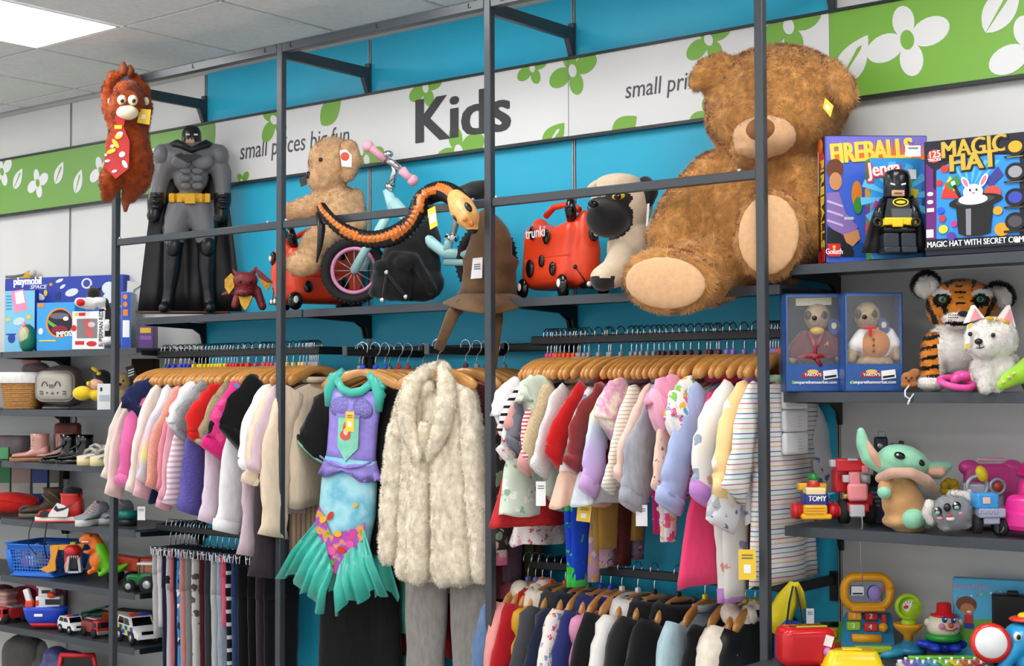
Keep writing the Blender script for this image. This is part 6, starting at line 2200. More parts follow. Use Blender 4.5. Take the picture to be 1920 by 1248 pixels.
for k, (nm, col) in enumerate([('pink', '#d98aa8'), ('white', '#e6e2e0'), ('yellow', '#d9b83a'), ('red', '#b8323a'), ('peach', '#e0a88a'), ('lilac', '#a98ac0'), ('cream', '#e0d4b4'), ('orange', '#e07a3a'), ('brown', '#8a5a40'), ('mint', '#9ac8b0')]):
    q = t.location + Matrix.Rotation(.32, 3, 'Z') @ Vector((-.08 + .04 * (k % 5), -.05 + .07 * (k // 5), .05 + .012 * (k % 3)))
    d = thing('small_toy', f'{nm} small toy lying in the blue lattice basket', 'toy', q, k * .7, 'small toys in the blue basket')
    skin([('e', (0, 0, 0), (.026, .022, .034)), ('e', (0, -.005, .045), (.02, .018, .018)), ('t', [(-.02, 0, .0), (-.032, -.01, .02)], .007), ('t', [(.02, 0, .0), (.032, -.01, .02)], .007)], 'toy_body', plastic(col), d, .006, 3)

P = stand(118, 1075, 3.80, z)
t = thing('beast_vehicle', 'red toothed beast vehicle with an orange wing blade beside the blue basket', 'toy vehicle', P.o, P.rz)
r = P.r
b = B(plastic('#e09a2a'))
b.prism([P.xz(*q) for q in ((96, 1022), (112, 1024), (106, 1050), (107, 1068), (92, 1072), (76, 1066), (92, 1058), (98, 1042))], -.02, -.008)
b.prism([P.xz(*q) for q in ((98, 1021), (160, 1018), (156, 1028), (112, 1030))], -.015, .0)
b.ob('wing_blade', t)
skin([('b', P(137, 1040, .0), (r(30), .06, r(34)), .015), ('e', P(137, 1032, -.02), (r(17), .04, r(12)))], 'beast_body', plastic('#c4262c'), t, .006, 4)
b = B('silver')
for s in (-1, 1):
    b.box(P(139 + s * 11, 1058, -.035), (r(6), .025, r(30)), .003, rot=(0, -s * .12, 0))
b.box(P(139, 1072, -.035), (r(20), .025, r(4)), .002)
for k in range(5):
    b.tube([P(130 + 4 * k, 1041, -.05), P(130 + 4 * k, 1048, -.052)], [.004, .0008], 6)
b.ob('jaw', t)
B('gloss_black').box(P(139, 1056, -.025), (r(15), .02, r(20)), .003).ob('mouth', t)
b = B(plastic('#c9c81f')).box(P(138, 1020, -.01), (r(10), .03, r(10)), .003)
b.m(plastic('#e8702a')).ell(P(125, 1062, -.02), (r(4), .02, r(12)))
b.ob('top_handle', t)

P = stand(176, 1076, 3.81, z)
t = thing('toy_dinosaur', 'orange plastic tyrannosaurus with a green striped back', 'toy dinosaur', P.o, P.rz)
r = P.r
def dino(c):
    x, y = P.px(c)
    return 1 if (x > 178 + max(0, (1035 - y)) * .12 and y > 1018 and c[1] > -.028 - (x - 178) * .002) or x > 197 or y > 1073 and x > 184 else 0
skin([('e', P(170, 1008), (r(17), .03, r(13))), ('e', P(159, 1012, -.01), (r(11), .024, r(8))), ('t', [P(178, 1014), P(186, 1030), P(192, 1048), P(205, 1062), P(225, 1066), P(240, 1056)], [r(12), r(15), r(18), r(14), r(7), r(2.5)]),
      ('e', P(182, 1050, -.02), (r(15), .03, r(16))), ('t', [P(180, 1055, -.03), P(178, 1068, -.03), P(168, 1072, -.05)], [r(9), r(6), r(5)]), ('t', [P(198, 1058, -.01), P(196, 1072, -.02), P(188, 1076, -.03)], [r(9), r(6), r(5)]), ('t', [P(174, 1032, -.03), P(164, 1035, -.05), P(158, 1034, -.05)], [r(5), r(4), r(3)])],
     'dino_body', [plastic('#e8701c', .4), plastic('#6ecb1e', .4)], t, .005, 3, paint=dino)
b = B('eye_white').box(P(160, 1015, -.034), (r(13), .006, r(2.5)), .001).m('gloss_black').ell(P(170, 1004, -.034), (r(2.2), .004, r(2.2)))
b.ob('teeth_and_eye', t)

P = stand(250, 1058, 3.96, z)
t = thing('toy_truck', 'orange red toy dump truck behind the green tractor', 'toy vehicle', P.o, P.rz - .1)
b = B(plastic('#d8431c'))
b.box((-.04, 0, .085), (.15, .07, .06), .006, rot=(0, .12, 0)).box((.07, 0, .075), (.06, .07, .07), .008)
b.ob('truck_body', t)
for x in (-.08, .0, .07):
    for y in (-.04, .04):
        B('tyre').cyl((x, y - .008, .025), (x, y + .008, .025), .025, n=16).ob('wheel', t)
P = stand(268, 1080, 3.80, z)
t = thing('toy_tractor', 'green toy tractor with a white cab roof beyond the frame post', 'toy vehicle', P.o, P.rz - .15)
g = plastic('#1f7a3c')
b = B(g).box((-.035, 0, .05), (.06, .05, .04), .008).box((.02, 0, .055), (.06, .055, .04), .008)
b.ob('tractor_body', t)
b = B(g)
for x in (-.008, .05):
    for y in (-.026, .026):
        b.tube([(x, y, .07), (x, y, .112)], .0035, 6)
b.ob('cab_post', t)
B(plastic('#dcdcd0')).box((.02, 0, .117), (.072, .064, .01), .004).ob('cab_roof', t)
B('clear_film').box((.02, 0, .09), (.054, .052, .036)).ob('cab_glass', t)
for x, q in ((-.045, .026), (.035, .034)):
    for y in (-.036, .036):
        o = B('tyre').cyl((x, y - .01, q), (x, y + .01, q), q, n=18).ob('wheel', t)
        B('silver').cyl((x, y - .0115, q), (x, y + .0115, q), q * .5, n=14).ob('wheel_hub', o)

# sixth shelf: vehicles
z = LZ[5]
def wheels(t, xs, ys, q, w=.012, z0=None):
    for x in xs:
        for s in (-1, 1):
            o = B('tyre').cyl((x, s * ys - w / 2, q), (x, s * ys + w / 2, q), q, n=18).ob('wheel', t)
            B('silver').cyl((x, s * ys - w / 2 - .001, q), (x, s * ys + w / 2 + .001, q), q * .55, n=12).ob('wheel_hub', o)

def police(t, k, battenberg):
    """white estate police car, nose at -Y"""
    b = B(plastic('#e9e9ea'))
    sec = lambda x0, x1, zz, y: [(x0, y, zz), (x1, y, zz)]
    W = .045 * k
    prof = [(-.1, .03), (-.1, .058), (-.055, .066), (-.03, .1), (.07, .1), (.1, .07), (.1, .03)]
    b._add([(-W, y * k, z_ * k) for y, z_ in prof] + [(W, y * k, z_ * k) for y, z_ in prof], [tuple(range(7)), tuple(range(13, 6, -1))] + [(i, i + 7, (i + 1) % 7 + 7, (i + 1) % 7) for i in range(7)], False)
    b.box((0, -.103 * k, .035 * k), (.086 * k, .012 * k, .022 * k), .004 * k)
    b.ob('car_body', t)
    b = B('gloss_black')
    n = Vector((0, -.034, .025)).normalized()
    b._add([(-W * .85, -.054 * k - .001, .069 * k), (W * .85, -.054 * k - .001, .069 * k), (W * .8, -.033 * k - .001, .097 * k), (-W * .8, -.033 * k - .001, .097 * k)], [(0, 1, 2, 3)], False)
    for s in (-1, 1):
        x = s * (W + .0006)
        b._add([(x, -.04 * k, .07 * k), (x, -.026 * k, .094 * k), (x, .015 * k, .094 * k), (x, .015 * k, .07 * k)], [(0, 1, 2, 3)], False)
        b._add([(x, .02 * k, .07 * k), (x, .02 * k, .094 * k), (x, .065 * k, .094 * k), (x, .08 * k, .07 * k)], [(0, 1, 2, 3)], False)
    b.box((0, -.1095 * k, .048 * k), (.05 * k, .002, .012 * k))
    b.ob('windows', t)
    if battenberg:
        b = B(plastic('#c9e02a'))
        cols = [plastic('#c9e02a'), plastic('#2438c0')]
        for row in range(2):
            for q in range(6):
                for s in (-1, 1):
                    x = s * (W + .0008)
                    y0, z0 = (-.07 + .027 * q) * k, (.034 + .016 * row) * k
                    b.m(cols[(q + row) % 2])
                    b._add([(x, y0, z0), (x, y0 + .026 * k, z0), (x, y0 + .026 * k, z0 + .0155 * k), (x, y0, z0 + .0155 * k)], [(0, 1, 2, 3)], False)
        b.ob('check_marking', t)
    b = B(plastic('#2a48d8')).box((.02 * k, -.01 * k, .105 * k), (.035 * k, .02 * k, .01 * k), .003 * k)
    b.m(plastic('#d83a2a')).box((-.02 * k, -.01 * k, .105 * k), (.035 * k, .02 * k, .01 * k), .003 * k)
    b.ob('light_bar', t)
    b = B('eye_white')
    for s in (-1, 1):
        b.box((s * .034 * k, -.1 * k, .05 * k), (.018 * k, .004, .012 * k), .001)
    b.ob('headlamp', t)
    for y in (-.06, .06):
        for s in (-1, 1):
            o = B('tyre').cyl((s * W - .006 * k, y * k, .026 * k), (s * W + .007 * k, y * k, .026 * k), .026 * k, n=18).ob('wheel', t)
            B('silver').cyl((s * W - .007 * k, y * k, .026 * k), (s * W + .0085 * k, y * k, .026 * k), .013 * k, n=12).ob('wheel_hub', o)

P = stand(250, 1193, 3.84, z)
t = thing('police_car', 'white toy police car with yellow and blue checks beyond the frame post', 'toy vehicle', (P.o.x, 3.86, z + .001), YAW + .62)
police(t, 1.12, True)
P = stand(131, 1180, 3.82, z)
t = thing('police_car', 'small plain white toy police car between the tugboat and the fire engine', 'toy vehicle', (P.o.x, 3.83, z + .001), YAW + .75)
police(t, .72, False)

P = stand(90, 1174, 3.83, z)
t = thing('toy_tugboat', 'blue toy tugboat with white wheelhouse and red funnel', 'toy boat', P.o, P.rz)
r = P.r
b = B(plastic('#1f45c4'))
rings = []
for yy, x0, x1, dd in ((1170, 56, 118, .03), (1160, 48, 120, .042), (1146, 44, 127, .05), (1138, 43, 131, .052)):
    rings.append([P((x0 + x1) / 2 + (x1 - x0) / 2 * sg(math.cos(a), .75), yy + (-3 if math.cos(a) > .6 else 0), -.0 + dd * sg(math.sin(a), .8)) for a in [2 * PI * k / 20 for k in range(20)]])
b.loft(rings)
b.ob('hull', t)
b = B(plastic('#c8242c'))
b.loft([[P(87 + w * sg(math.cos(a), .75), yy, dd * sg(math.sin(a), .8)) for a in [2 * PI * k / 20 for k in range(20)]] for yy, w, dd in ((1175, 26, .026), (1168, 33, .036))])
b.ob('keel', t)
b = B(plastic('#e6e4e4'))
b.box(P(93, 1127, 0), (r(46), .06, r(22)), .006).box(P(88, 1108, 0), (r(28), .045, r(20)), .008).box(P(88, 1098, 0), (r(34), .05, r(6)), .004)
b.box(P(53, 1118, 0), (r(10), .03, r(30)), .004, rot=(0, -.3, 0))
b.ob('wheelhouse', t)
b = B('gloss_black').box(P(99, 1128, -.031), (r(28), .004, r(10)), .001).box(P(86, 1109, -.0235), (r(16), .003, r(6)), .001)
b.ob('window', t)
b = B(plastic('#e0452a')).ell(P(96, 1115, -.04), (r(8), .014, r(6))).box(P(56, 1132, -.005), (r(14), .034, r(14)), .004).box(P(70, 1130, -.028), (r(6), .01, r(10)), .002)
b.tube([P(92, 1096, 0), P(92, 1090, 0)], r(4), 10)
b.ob('red_fittings', t)
B('eye_white').box(P(72, 1153, -.05), (r(16), .004, r(5)), .001).ob('hull_plate', t)

def engine(label, x, y, Y, rz, L, cab, body, name='fire_engine', ladder=True):
    P = stand(x, y, Y, z)
    t = thing(name, label, 'toy vehicle', (P.o.x, Y, z + .001), rz)
    b = B(cab).box((0, -L * .36, .045), (.06, L * .26, .06), .008)
    b.ob('cab', t)
    B(body).box((0, L * .13, .042), (.06, L * .7, .048), .005).ob('truck_body', t)
    b = B('gloss_black').box((0, -L * .492, .055), (.05, .003, .022), .001)
    for s in (-1, 1):
        b.box((s * .0305, -L * .36, .055), (.002, L * .16, .02))
    b.ob('window', t)
    B('silver').box((0, -L * .495, .022), (.056, .006, .016), .002).ob('bumper', t)
    b = B('silver')
    if ladder:
        for s in (-1, 1):
            b.tube([(s * .015, -L * .2, .076), (s * .015, L * .45, .072)], .003, 6)
        for k in range(7):
            b.tube([(-.015, -L * .2 + L * .09 * k, .076), (.015, -L * .2 + L * .09 * k, .076)], .002, 5)
    else:
        b.box((0, L * .1, .07), (.05, L * .5, .008), .002)
    b.ob('ladder' if ladder else 'cargo_bed', t)
    for yy in (-L * .33, L * .28):
        for s in (-1, 1):
            B('tyre').cyl((s * .028, yy, .02), (s * .036, yy, .02), .02, n=16).ob('wheel', t)
    return t
engine('red toy fire engine parked beside the frame post', 178, 1188, 3.84, YAW + .75, .15, plastic('#b8242a'), plastic('#8a2a22'))
engine('red toy lorry with a silver bumper beside the tugboat', 24, 1167, 3.84, YAW - .75, .15, plastic('#c0282c'), plastic('#a8242a'), 'toy_lorry', False)
P = stand(250, 1150, 3.97, z)
t = thing('box_of_rulers', 'long grey brown wooden box lying behind the checked police car', 'box', (P.o.x, 3.99, z + .0015), .15)
B(mat('old_wood', '#6a5a4a', rough=.7, var=.3, vscale=40)).box((0, 0, .05), (.25, .08, .10), .003, seg=1).ob('box_body', t)
B(mat('pale_slat', '#a9a69a', rough=.5, var=.3, vscale=40)).box((0, -.043, .082), (.25, .006, .034), .001, seg=1).ob('pale_slat', t)
P = stand(30, 1120, 3.97, z)
t = thing('folded_cloth', 'dark red folded cloth heaped behind the toy lorry', 'cloth', (P.o.x, 3.99, z + .0015), .2)
skin([('b', (0, 0, .06), (.28, .14, .11), .03), ('e', (-.08, -.03, .11), (.07, .05, .03)), ('e', (.06, -.02, .115), (.08, .05, .025))], 'cloth_fold', cloth('#7a1f22'), t, .009, 4)
P = stand(8, 1135, 3.88, z)
t = thing('folded_cloth', 'pale pink striped folded cloth at the end of the vehicle shelf', 'cloth', (P.o.x - .02, 3.90, z + .0015), .2)
skin([('b', (0, 0, .03 + .04 * k), (.10, .09, .034), .015) for k in range(3)], 'cloth_fold', pat_stripes('pink_fold', [(.6, '#d9b0aa'), (.4, '#c08a88')], .018), t, .006, 2)
P = stand(65, 1095, 3.99, z)
t = thing('pink_case', 'shiny magenta case standing at the back of the vehicle shelf', 'case', (P.o.x + .02, 4.02, z + .0015), .2)
B(plastic('#c81f6a')).box((0, 0, .09), (.2, .06, .17), .02).ob('case_body', t)
B(plastic('#a8185a')).tube([(-.03, 0, .178), (-.02, 0, .195), (.02, 0, .195), (.03, 0, .178)], .005, 8).ob('handle', t)
P = stand(178, 1140, 3.97, z)
t = thing('toy_plane', 'dull green toy plane with a teal wing lying behind the fire engine', 'toy vehicle', (P.o.x - .02, 3.99, z + .0015), .2)
skin([('t', [(-.07, 0, .04), (0, 0, .055), (.09, 0, .06)], [.02, .03, .016])], 'fuselage', plastic('#3a5a42'), t, .006, 3)
B(plastic('#2a7a64')).box((.03, -.03, .085), (.14, .05, .008), .003, rot=(0, -.25, .1)).ob('wing', t)
B(plastic('#b8442a')).box((.07, 0, .05), (.05, .04, .05), .008).ob('nose_block', t)

# below the lowest shelf
zb = .10
shelf(X1 - 1, X1, .165, 'grey metal bottom shelf under the toy vehicles', 'shelves of the shoe bay')
P = Pix(100, 1248, 3.86)
t = thing('bagged_toy', 'blue toy wrapped in a clear plastic bag under the vehicle shelf', 'bagged toy', (P.o.x, 3.92, .167), P.rz)
skin([('e', (0, 0, .07), (.13, .08, .07)), ('e', (-.04, 0, .13), (.06, .06, .05)), ('e', (.02, 0, .12), (.08, .05, .04))], 'toy_body', plastic('#2b2f7a'), t, .009, 4)
skin([('e', (0, 0, .08), (.155, .10, .085)), ('t', [(-.05, 0, .15), (-.02, 0, .19)], [.08, .05])], 'clear_bag', 'clear_film', t, .010, 3)
P = Pix(145, 1248, 3.80)
t = thing('red_frame_toy', 'red plastic framed toy standing in front of the bagged toy', 'toy', (P.o.x, 3.80, .167), P.rz)
b = B(plastic('#c4202a'))
hh = P(145, 1228)[2] + P.o.z - .167
for s in (-1, 1):
    b.tube([(s * .085, 0, 0), (s * .08, 0, hh * .7), (s * .07, 0, hh)], .010, 8)
b.tube([(-.075, 0, hh), (.075, 0, hh)], .011, 8)
b.ob('frame', t)
B('gloss_black').box((0, .012, hh * .5), (.14, .01, hh * .9), .003).ob('screen_panel', t)
P = Pix(25, 1248, 3.84)
t = thing('cushion', 'dark grey cushion under the vehicle shelf', 'cushion', (P.o.x, 3.9, .167), .3)
skin([('b', (0, 0, .1), (.22, .14, .19), .06)], 'cushion_cover', cloth('#55524f'), t, .010, 5)
B(cloth('#45423f')).torus((0, -.02, .1), .105, .005, (PI / 2, 0, 0), 24, 6).ob('seam_piping', t)
# ------------------------------------------------------------------ toy bay
z = RZ[0]
# fireball box with its lettered side
t, P, b, w, h = carton('board_game', 'large blue board game box with flaming yellow lettering beside the giant bear', 'board game', 1548, 254, 1738, 484, 3.87, z, YAW + .02, .085, paper('#3f63cf'), paper('#3a1512'))
b.m(paper('#6f6fd0')).rect(*P.xz(1550, 300), *P.xz(1736, 256), -.0004)
b.m(paper('#1f4f9a')).prism([P.xz(*q) for q in ((1550, 440), (1640, 460), (1736, 440), (1736, 482), (1550, 482))], -.0014, -.0004)
b.m(paper('#e8702a'))
for k, ch in enumerate('FIREBALLS'):
    x0 = 1568 + 21 * k
    for q in range(4):
        b.prism([P.xz(x0 - 10 + 5 * q, 300), P.xz(x0 - 3 + 5 * q, 300), P.xz(x0 - 8 + 5 * q + (k % 3), 259 + 5 * ((q + k) % 3))], -.002, -.0012)
b.m(paper('#f6d34a')).bold('FIREBALLS', .08, P.xz(1556, 291)[0], P.xz(1556, 291)[1], -.0012, .03, align='LEFT', bold=.012, sx=.66, rot=.08)
# child figure printed on the lid
b.m(paper('#6a3a1c')).disc(*P.xz(1565, 317), P.r(16), P.r(19), -.0012)
b.m(paper('#c98a5a')).disc(*P.xz(1566, 340), P.r(12), P.r(17), -.0016)
b.m(paper('#8a6fae')).prism([P.xz(*q) for q in ((1550, 362), (1572, 360), (1585, 400), (1608, 425), (1600, 440), (1570, 440), (1550, 420))], -.0028, -.002)
b.m(paper('#c9b8d8'))
for k in range(3):
    b.prism([P.xz(*q) for q in ((1550, 375 + 18 * k), (1580, 385 + 18 * k), (1580, 389 + 18 * k), (1550, 379 + 18 * k))], -.0034, -.0028)
b.m(paper('#c98a5a')).prism([P.xz(*q) for q in ((1580, 440), (1608, 430), (1612, 448), (1598, 462), (1586, 455))], -.0034, -.0028)
b.m(paper('#1c1c22')).prism([P.xz(*q) for q in ((1550, 425), (1580, 440), (1600, 470), (1600, 480), (1550, 480))], -.003, -.0024)
b.m(paper('#d9802a')).disc(*P.xz(1606, 365), P.r(10), P.r(26), -.0014).m(paper('#3f8f3a')).disc(*P.xz(1608, 385), P.r(8), P.r(16), -.0018)
b.m(paper('#c8c8cc')).rect(*P.xz(1582, 412), *P.xz(1600, 407), -.002)
b.m(RED).rect(*P.xz(1551, 481), *P.xz(1575, 457), -.004).m(W_).bold('Goliath', .022, *P.xz(1563, 472), -.0046, .02, sx=.75).m(YEL).disc(*P.xz(1563, 463), P.r(3), P.r(3), -.0046)
b.ob('printed_front', t)
a0 = P.xz(1548, 484)
b = B(paper('#d8402a'))
b.T = Matrix.Translation((a0[0] - .0004, .0425, 0)) @ Matrix.Rotation(-PI / 2, 4, 'Z')
b.disc(-.01, h * .9, .03, .035, 0).disc(.015, h * .8, .022, .03, 0).m(paper('#e8882a')).disc(.0, h * .93, .02, .02, 0)
b.m(YEL).bold('FIREBALLS', .052, .018, h * .47, -.001, .02, rot=-PI / 2, bold=.01, sx=1.1)
b.m(paper('#c9b8a8')).rect(-.029, h * .55, -.024, h * .9, -.001)
b.m(RED).rect(.005, .004, .04, h * .12, -.001).rect(-.036, .004, -.012, h * .1, -.001)
b.ob('printed_side', t)
ticket('white price sticker on the flaming letters of the blue board game box', 1712, 283, 3.79, .042, .03, 'ticket_white', rz=YAW)

t, P, b, w, h = carton('board_game', 'small bright blue block game box with white and red lettering behind the brick built figure', 'board game', 1633, 296, 1728, 478, 3.80, z, YAW + .04, .05, paper('#2f8fd6'), paper('#4f8a4a'))
b.m(paper('#5ab4e6'))
cx, cz = P.xz(1680, 370)
for k in range(12):
    a = 2 * PI * k / 12
    b.prism([(cx, cz), (cx + .10 * math.cos(a), cz + .10 * math.sin(a)), (cx + .10 * math.cos(a + .22), cz + .10 * math.sin(a + .22))], -.0012, -.0004)
for q, col in (((1690, 370, 1722, 395), '#e0442a'), ((1698, 350, 1722, 372), '#d8c02a'), ((1640, 376, 1668, 396), '#c02a8a'), ((1690, 330, 1712, 352), '#5aa83a')):
    b.m(paper(col)).prism([P.xz(q[0], q[1]), P.xz(q[2], q[1] + 6), P.xz(q[2] - 4, q[3]), P.xz(q[0] - 4, q[3] - 6)], -.0018, -.0012)
b.m(RED).bold('Jenga', .056, P.xz(1657, 317)[0] + .002, P.xz(1657, 317)[1] - .002, -.0022, .07, bold=.03, sx=.8, rot=.12)
b.m(W_).bold('Jenga', .054, *P.xz(1657, 317), -.0028, .02, bold=.006, sx=.8, rot=.12)
b.m(W_).text('8+', .018, *P.xz(1640, 470), -.002).rect(*P.xz(1702, 336), *P.xz(1717, 318), -.002)
b.ob('printed_front', t)
b = B(paper('#8aa83a'))
a0 = P.xz(1633, 478)
b.T = Matrix.Translation((a0[0] - .0004, .025, 0)) @ Matrix.Rotation(-PI / 2, 4, 'Z')
for k, col in enumerate(('#8aa83a', '#c0442a', '#7a3a8a', '#d8a02a', '#3a7a4a')):
    b.m(paper(col)).rect(-.02, h * (.08 + .17 * k), .02, h * (.2 + .17 * k), 0)
b.ob('printed_side', t)

# brick built caped figure
P = stand(1682, 476, 3.75 + .02, z)
t = thing('brick_figure', 'black caped brick built toy figure with yellow belt in front of the block game box', 'toy figure', P.o, P.rz)
r = P.r
kb = plastic('#101114', .22)
b = B(kb)
b.lathe([(r(23), 0), (r(25), r(6)), (r(25), r(42)), (r(22), r(52)), (r(12), r(56))], P(1682, 374, .0), 20)
b.ob('masked_head', t)
b = B(plastic('#c99a78')).box(P(1684, 362, -r(23)), (r(24), .008, r(12)), .003)
b.m(kb).box(P(1684, 362, -r(26)), (r(14), .003, r(1.5)))
b.m(plastic('#d8d8dc')).box(P(1674, 345, -r(24)), (r(9), .003, r(3)), rot=(0, .25, 0)).box(P(1694, 345, -r(24)), (r(9), .003, r(3)), rot=(0, -.25, 0))
b.ob('face', t)
b = B(plastic('#2b2c30'))
b._add([P(1664, 372, -.035), P(1704, 372, -.035), P(1712, 420, -.035), P(1656, 420, -.035), P(1664, 372, .03), P(1704, 372, .03), P(1712, 420, .03), P(1656, 420, .03)], [(3, 2, 1, 0), (4, 5, 6, 7), (0, 1, 5, 4), (1, 2, 6, 5), (2, 3, 7, 6), (3, 0, 4, 7)], False)
b.m(plastic('#55575c')).prism([P.xz(*q) for q in ((1664, 394), (1704, 394), (1702, 410), (1666, 410))], -.037, -.0355)
b.m(plastic('#f2d22a')).disc(*P.xz(1682, 382), r(15), r(8), -.036).m(kb).disc(*P.xz(1682, 382), r(12.5), r(6), -.0366)
b.m(plastic('#f2d22a')).disc(*P.xz(1682, 382), r(9), r(3), -.0372)
b.ob('torso', t)
for s in (-1, 1):
    b = B(kb).tube([P(1682 + s * 24, 378, -.01), P(1682 + s * 33, 395, -.025), P(1682 + s * 36, 410, -.045)], [r(10), r(9), r(7)], 12)
    b.torus(P(1682 + s * 36, 416, -.05), r(7), r(3), (PI / 2, 0, 0), 16, 8)
    b.ob('arm', t)
b = B(plastic('#f2c81e')).box(P(1683, 417, -.006), (r(62), .072, r(14)), .004).box(P(1683, 417, -.042), (r(20), .01, r(17)), .003).box(P(1660, 417, -.04), (r(14), .008, r(10)), .002).box(P(1706, 417, -.04), (r(14), .008, r(10)), .002)
b.ob('belt', t)
b = B(kb).box(P(1683, 432, 0), (r(62), .07, r(14)), .008)
b.ob('hips', t)
for s in (-1, 1):
    b = B(plastic('#2a2e36')).box(P(1683 + s * 16, 452, -.004), (r(29), .06, r(28)), .004).box(P(1683 + s * 16, 470, -.012), (r(29), .078, r(11)), .003)
    b.ob('leg', t)
b = B('cape_black')
rings = []
for q in range(7):
    u = q / 6
    yy = 366 + 108 * u
    wl, wr = 26 + 42 * u ** .6, 28 + 30 * u ** .6
    row = [P(1684 + (-wl + (wl + wr) * k / 12), yy, .035 + .012 * math.sin(k * 1.7) * u - .035 * abs(k / 6 - 1) ** 2) for k in range(13)]
    rings.append(row + [(x, y + .004, zz) for x, y, zz in reversed(row)])
b.loft(rings)
b.ob('cape', t)

# magic hat box
t, P, b, w, h = carton('magic_set', 'black and blue magic set box with a rabbit in a top hat on the front', 'magic set', 1735, 239, 1990, 470, 3.775, z, 0.04, .08, paper('#15182a'))
def M4(x, y):
    return P.xz(x, y)
b.m(paper('#2f8fe0')).prism([M4(*q) for q in ((1756, 320), (1790, 300), (1860, 290), (1912, 290), (1912, 440), (1756, 448))], -.0012, -.0004)
b.m(paper('#57b8f4'))
for k in range(5):
    b.prism([M4(1820, 360), M4(1780 + 22 * k, 300), M4(1788 + 22 * k, 300)], -.0014, -.0008)
b.m(paper('#6a1f74')).prism([M4(*q) for q in ((1737, 308), (1750, 318), (1751, 352), (1756, 358), (1756, 448), (1738, 450))], -.002, -.0012)
b.m(W_)
for yy in (364, 379):
    b.disc(*M4(1745, yy), P.r(6), P.r(4), -.0024)
b.rect(*M4(1739, 398), *M4(1752, 390), -.0024).rect(*M4(1738, 446), *M4(1751, 430), -.0024)
b.m(paper('#c43a22')).disc(*M4(1753, 293), P.r(14), P.r(13), -.002).m(W_).bold('125', .026, *M4(1753, 290), -.0026, .02, sx=.9, rot=.06).text('TRICKS', .011, *M4(1753, 300), -.0026, bold=.02, rot=.06)
b.m(K_).bold('MAGIC', .066, M4(1826, 276)[0] + .002, M4(1826, 276)[1] - .003, -.0016, .06, bold=.03, sx=.85, rot=.03).bold('HAT', .066, M4(1825, 303)[0] + .002, M4(1825, 303)[1] - .003, -.0016, .06, bold=.03, sx=1.0, rot=.03)
b.m(paper('#c9a83a')).bold('MAGIC', .064, *M4(1826, 276), -.0022, .035, sx=.88, rot=.03).bold('HAT', .064, *M4(1825, 303), -.0022, .035, bold=.012, sx=1.02, rot=.03)
# hat and rabbit print
b.m(paper('#d8d82a')).prism([M4(*q) for q in ((1768, 355), (1782, 330), (1800, 360))], -.002, -.0014).m(paper('#e0342a')).disc(*M4(1772, 317), P.r(8), P.r(7), -.002).disc(*M4(1762, 343), P.r(6), P.r(6), -.002).prism([M4(*q) for q in ((1765, 372), (1775, 340), (1800, 372))], -.0022, -.0016)
b.m(paper('#3a8a3a')).prism([M4(*q) for q in ((1775, 345), (1795, 328), (1802, 345), (1782, 358))], -.0024, -.0018).m(paper('#3a3a8a')).prism([M4(*q) for q in ((1848, 340), (1872, 312), (1882, 328), (1858, 352))], -.0024, -.0018).m(paper('#d84a3a')).disc(*M4(1862, 362), P.r(16), P.r(14), -.0024)
b.m(K_).disc(*M4(1830, 377), P.r(51), P.r(13), -.003, rot=.07, n=28).prism([M4(*q) for q in ((1793, 382), (1864, 378), (1858, 436), (1840, 442), (1812, 443), (1798, 438))], -.0036, -.003)
b.m(paper('#8a8a90')).prism([M4(*q) for q in ((1812, 392), (1822, 391), (1822, 441), (1813, 441))], -.0042, -.0036)
b.m(paper('#3a3a3e')).disc(*M4(1830, 376), P.r(38), P.r(8), -.0042, rot=.07)
b.m(W_).disc(*M4(1826, 360), P.r(19), P.r(15), -.005).disc(*M4(1826, 374), P.r(28), P.r(10), -.0046).disc(*M4(1812, 343), P.r(6), P.r(13), -.0046, rot=.5).disc(*M4(1846, 338), P.r(6), P.r(14), -.0046, rot=-.5)
b.m(paper('#e87a9a')).disc(*M4(1812, 343), P.r(3.5), P.r(9), -.0054, rot=.5).disc(*M4(1846, 338), P.r(3.5), P.r(10), -.0054, rot=-.5).disc(*M4(1827, 362), P.r(3), P.r(2), -.0056)
b.m(K_).disc(*M4(1821, 357), P.r(2), P.r(2.5), -.0056).disc(*M4(1833, 356), P.r(2), P.r(2.5), -.0056).prism([M4(*q) for q in ((1786, 345), (1791, 343), (1812, 382), (1806, 384))], -.0052, -.0046)
b.m(W_).prism([M4(*q) for q in ((1784, 342), (1791, 339), (1794, 346), (1787, 349))], -.0056, -.005)
for x, y, c, s in ((1768, 410, '#c8343a', 7), (1770, 430, '#e8d02a', 9), (1785, 443, '#5a3aa0', 9), (1790, 420, '#d82a8a', 6), (1765, 395, '#2a5ad0', 7), (1872, 395, '#e0a02a', 9), (1880, 430, '#e09a1a', 14)):
    b.m(paper(c)).disc(*M4(x, y), P.r(s), P.r(s * .9), -.0026)
for yy, c in ((275, '#e8a82a'), (322, '#9a9aa0'), (370, '#3a4ab0'), (415, '#4a4a50')):
    b.m(K_).disc(*M4(1905, yy), P.r(19), P.r(17), -.003).m(paper(c)).disc(*M4(1905, yy), P.r(13), P.r(11), -.0036).m(K_).rect(*M4(1884, yy + 22), *M4(1925, yy + 15), -.0036).m(YEL).rect(*M4(1890, yy + 20), *M4(1919, yy + 18), -.0042)
b.m(K_).rect(*M4(1736, 470), *M4(1990, 449), -.0034)
b.m(W_).bold('MAGIC HAT WITH SECRET COMPARTMENT', .0222, M4(1740, 460)[0], M4(1740, 460)[1], -.004, .02, align='LEFT', sx=.80, rot=.0)
b.rect(*M4(1905, 455), *M4(1914, 446), -.004)
b.ob('printed_front', t)

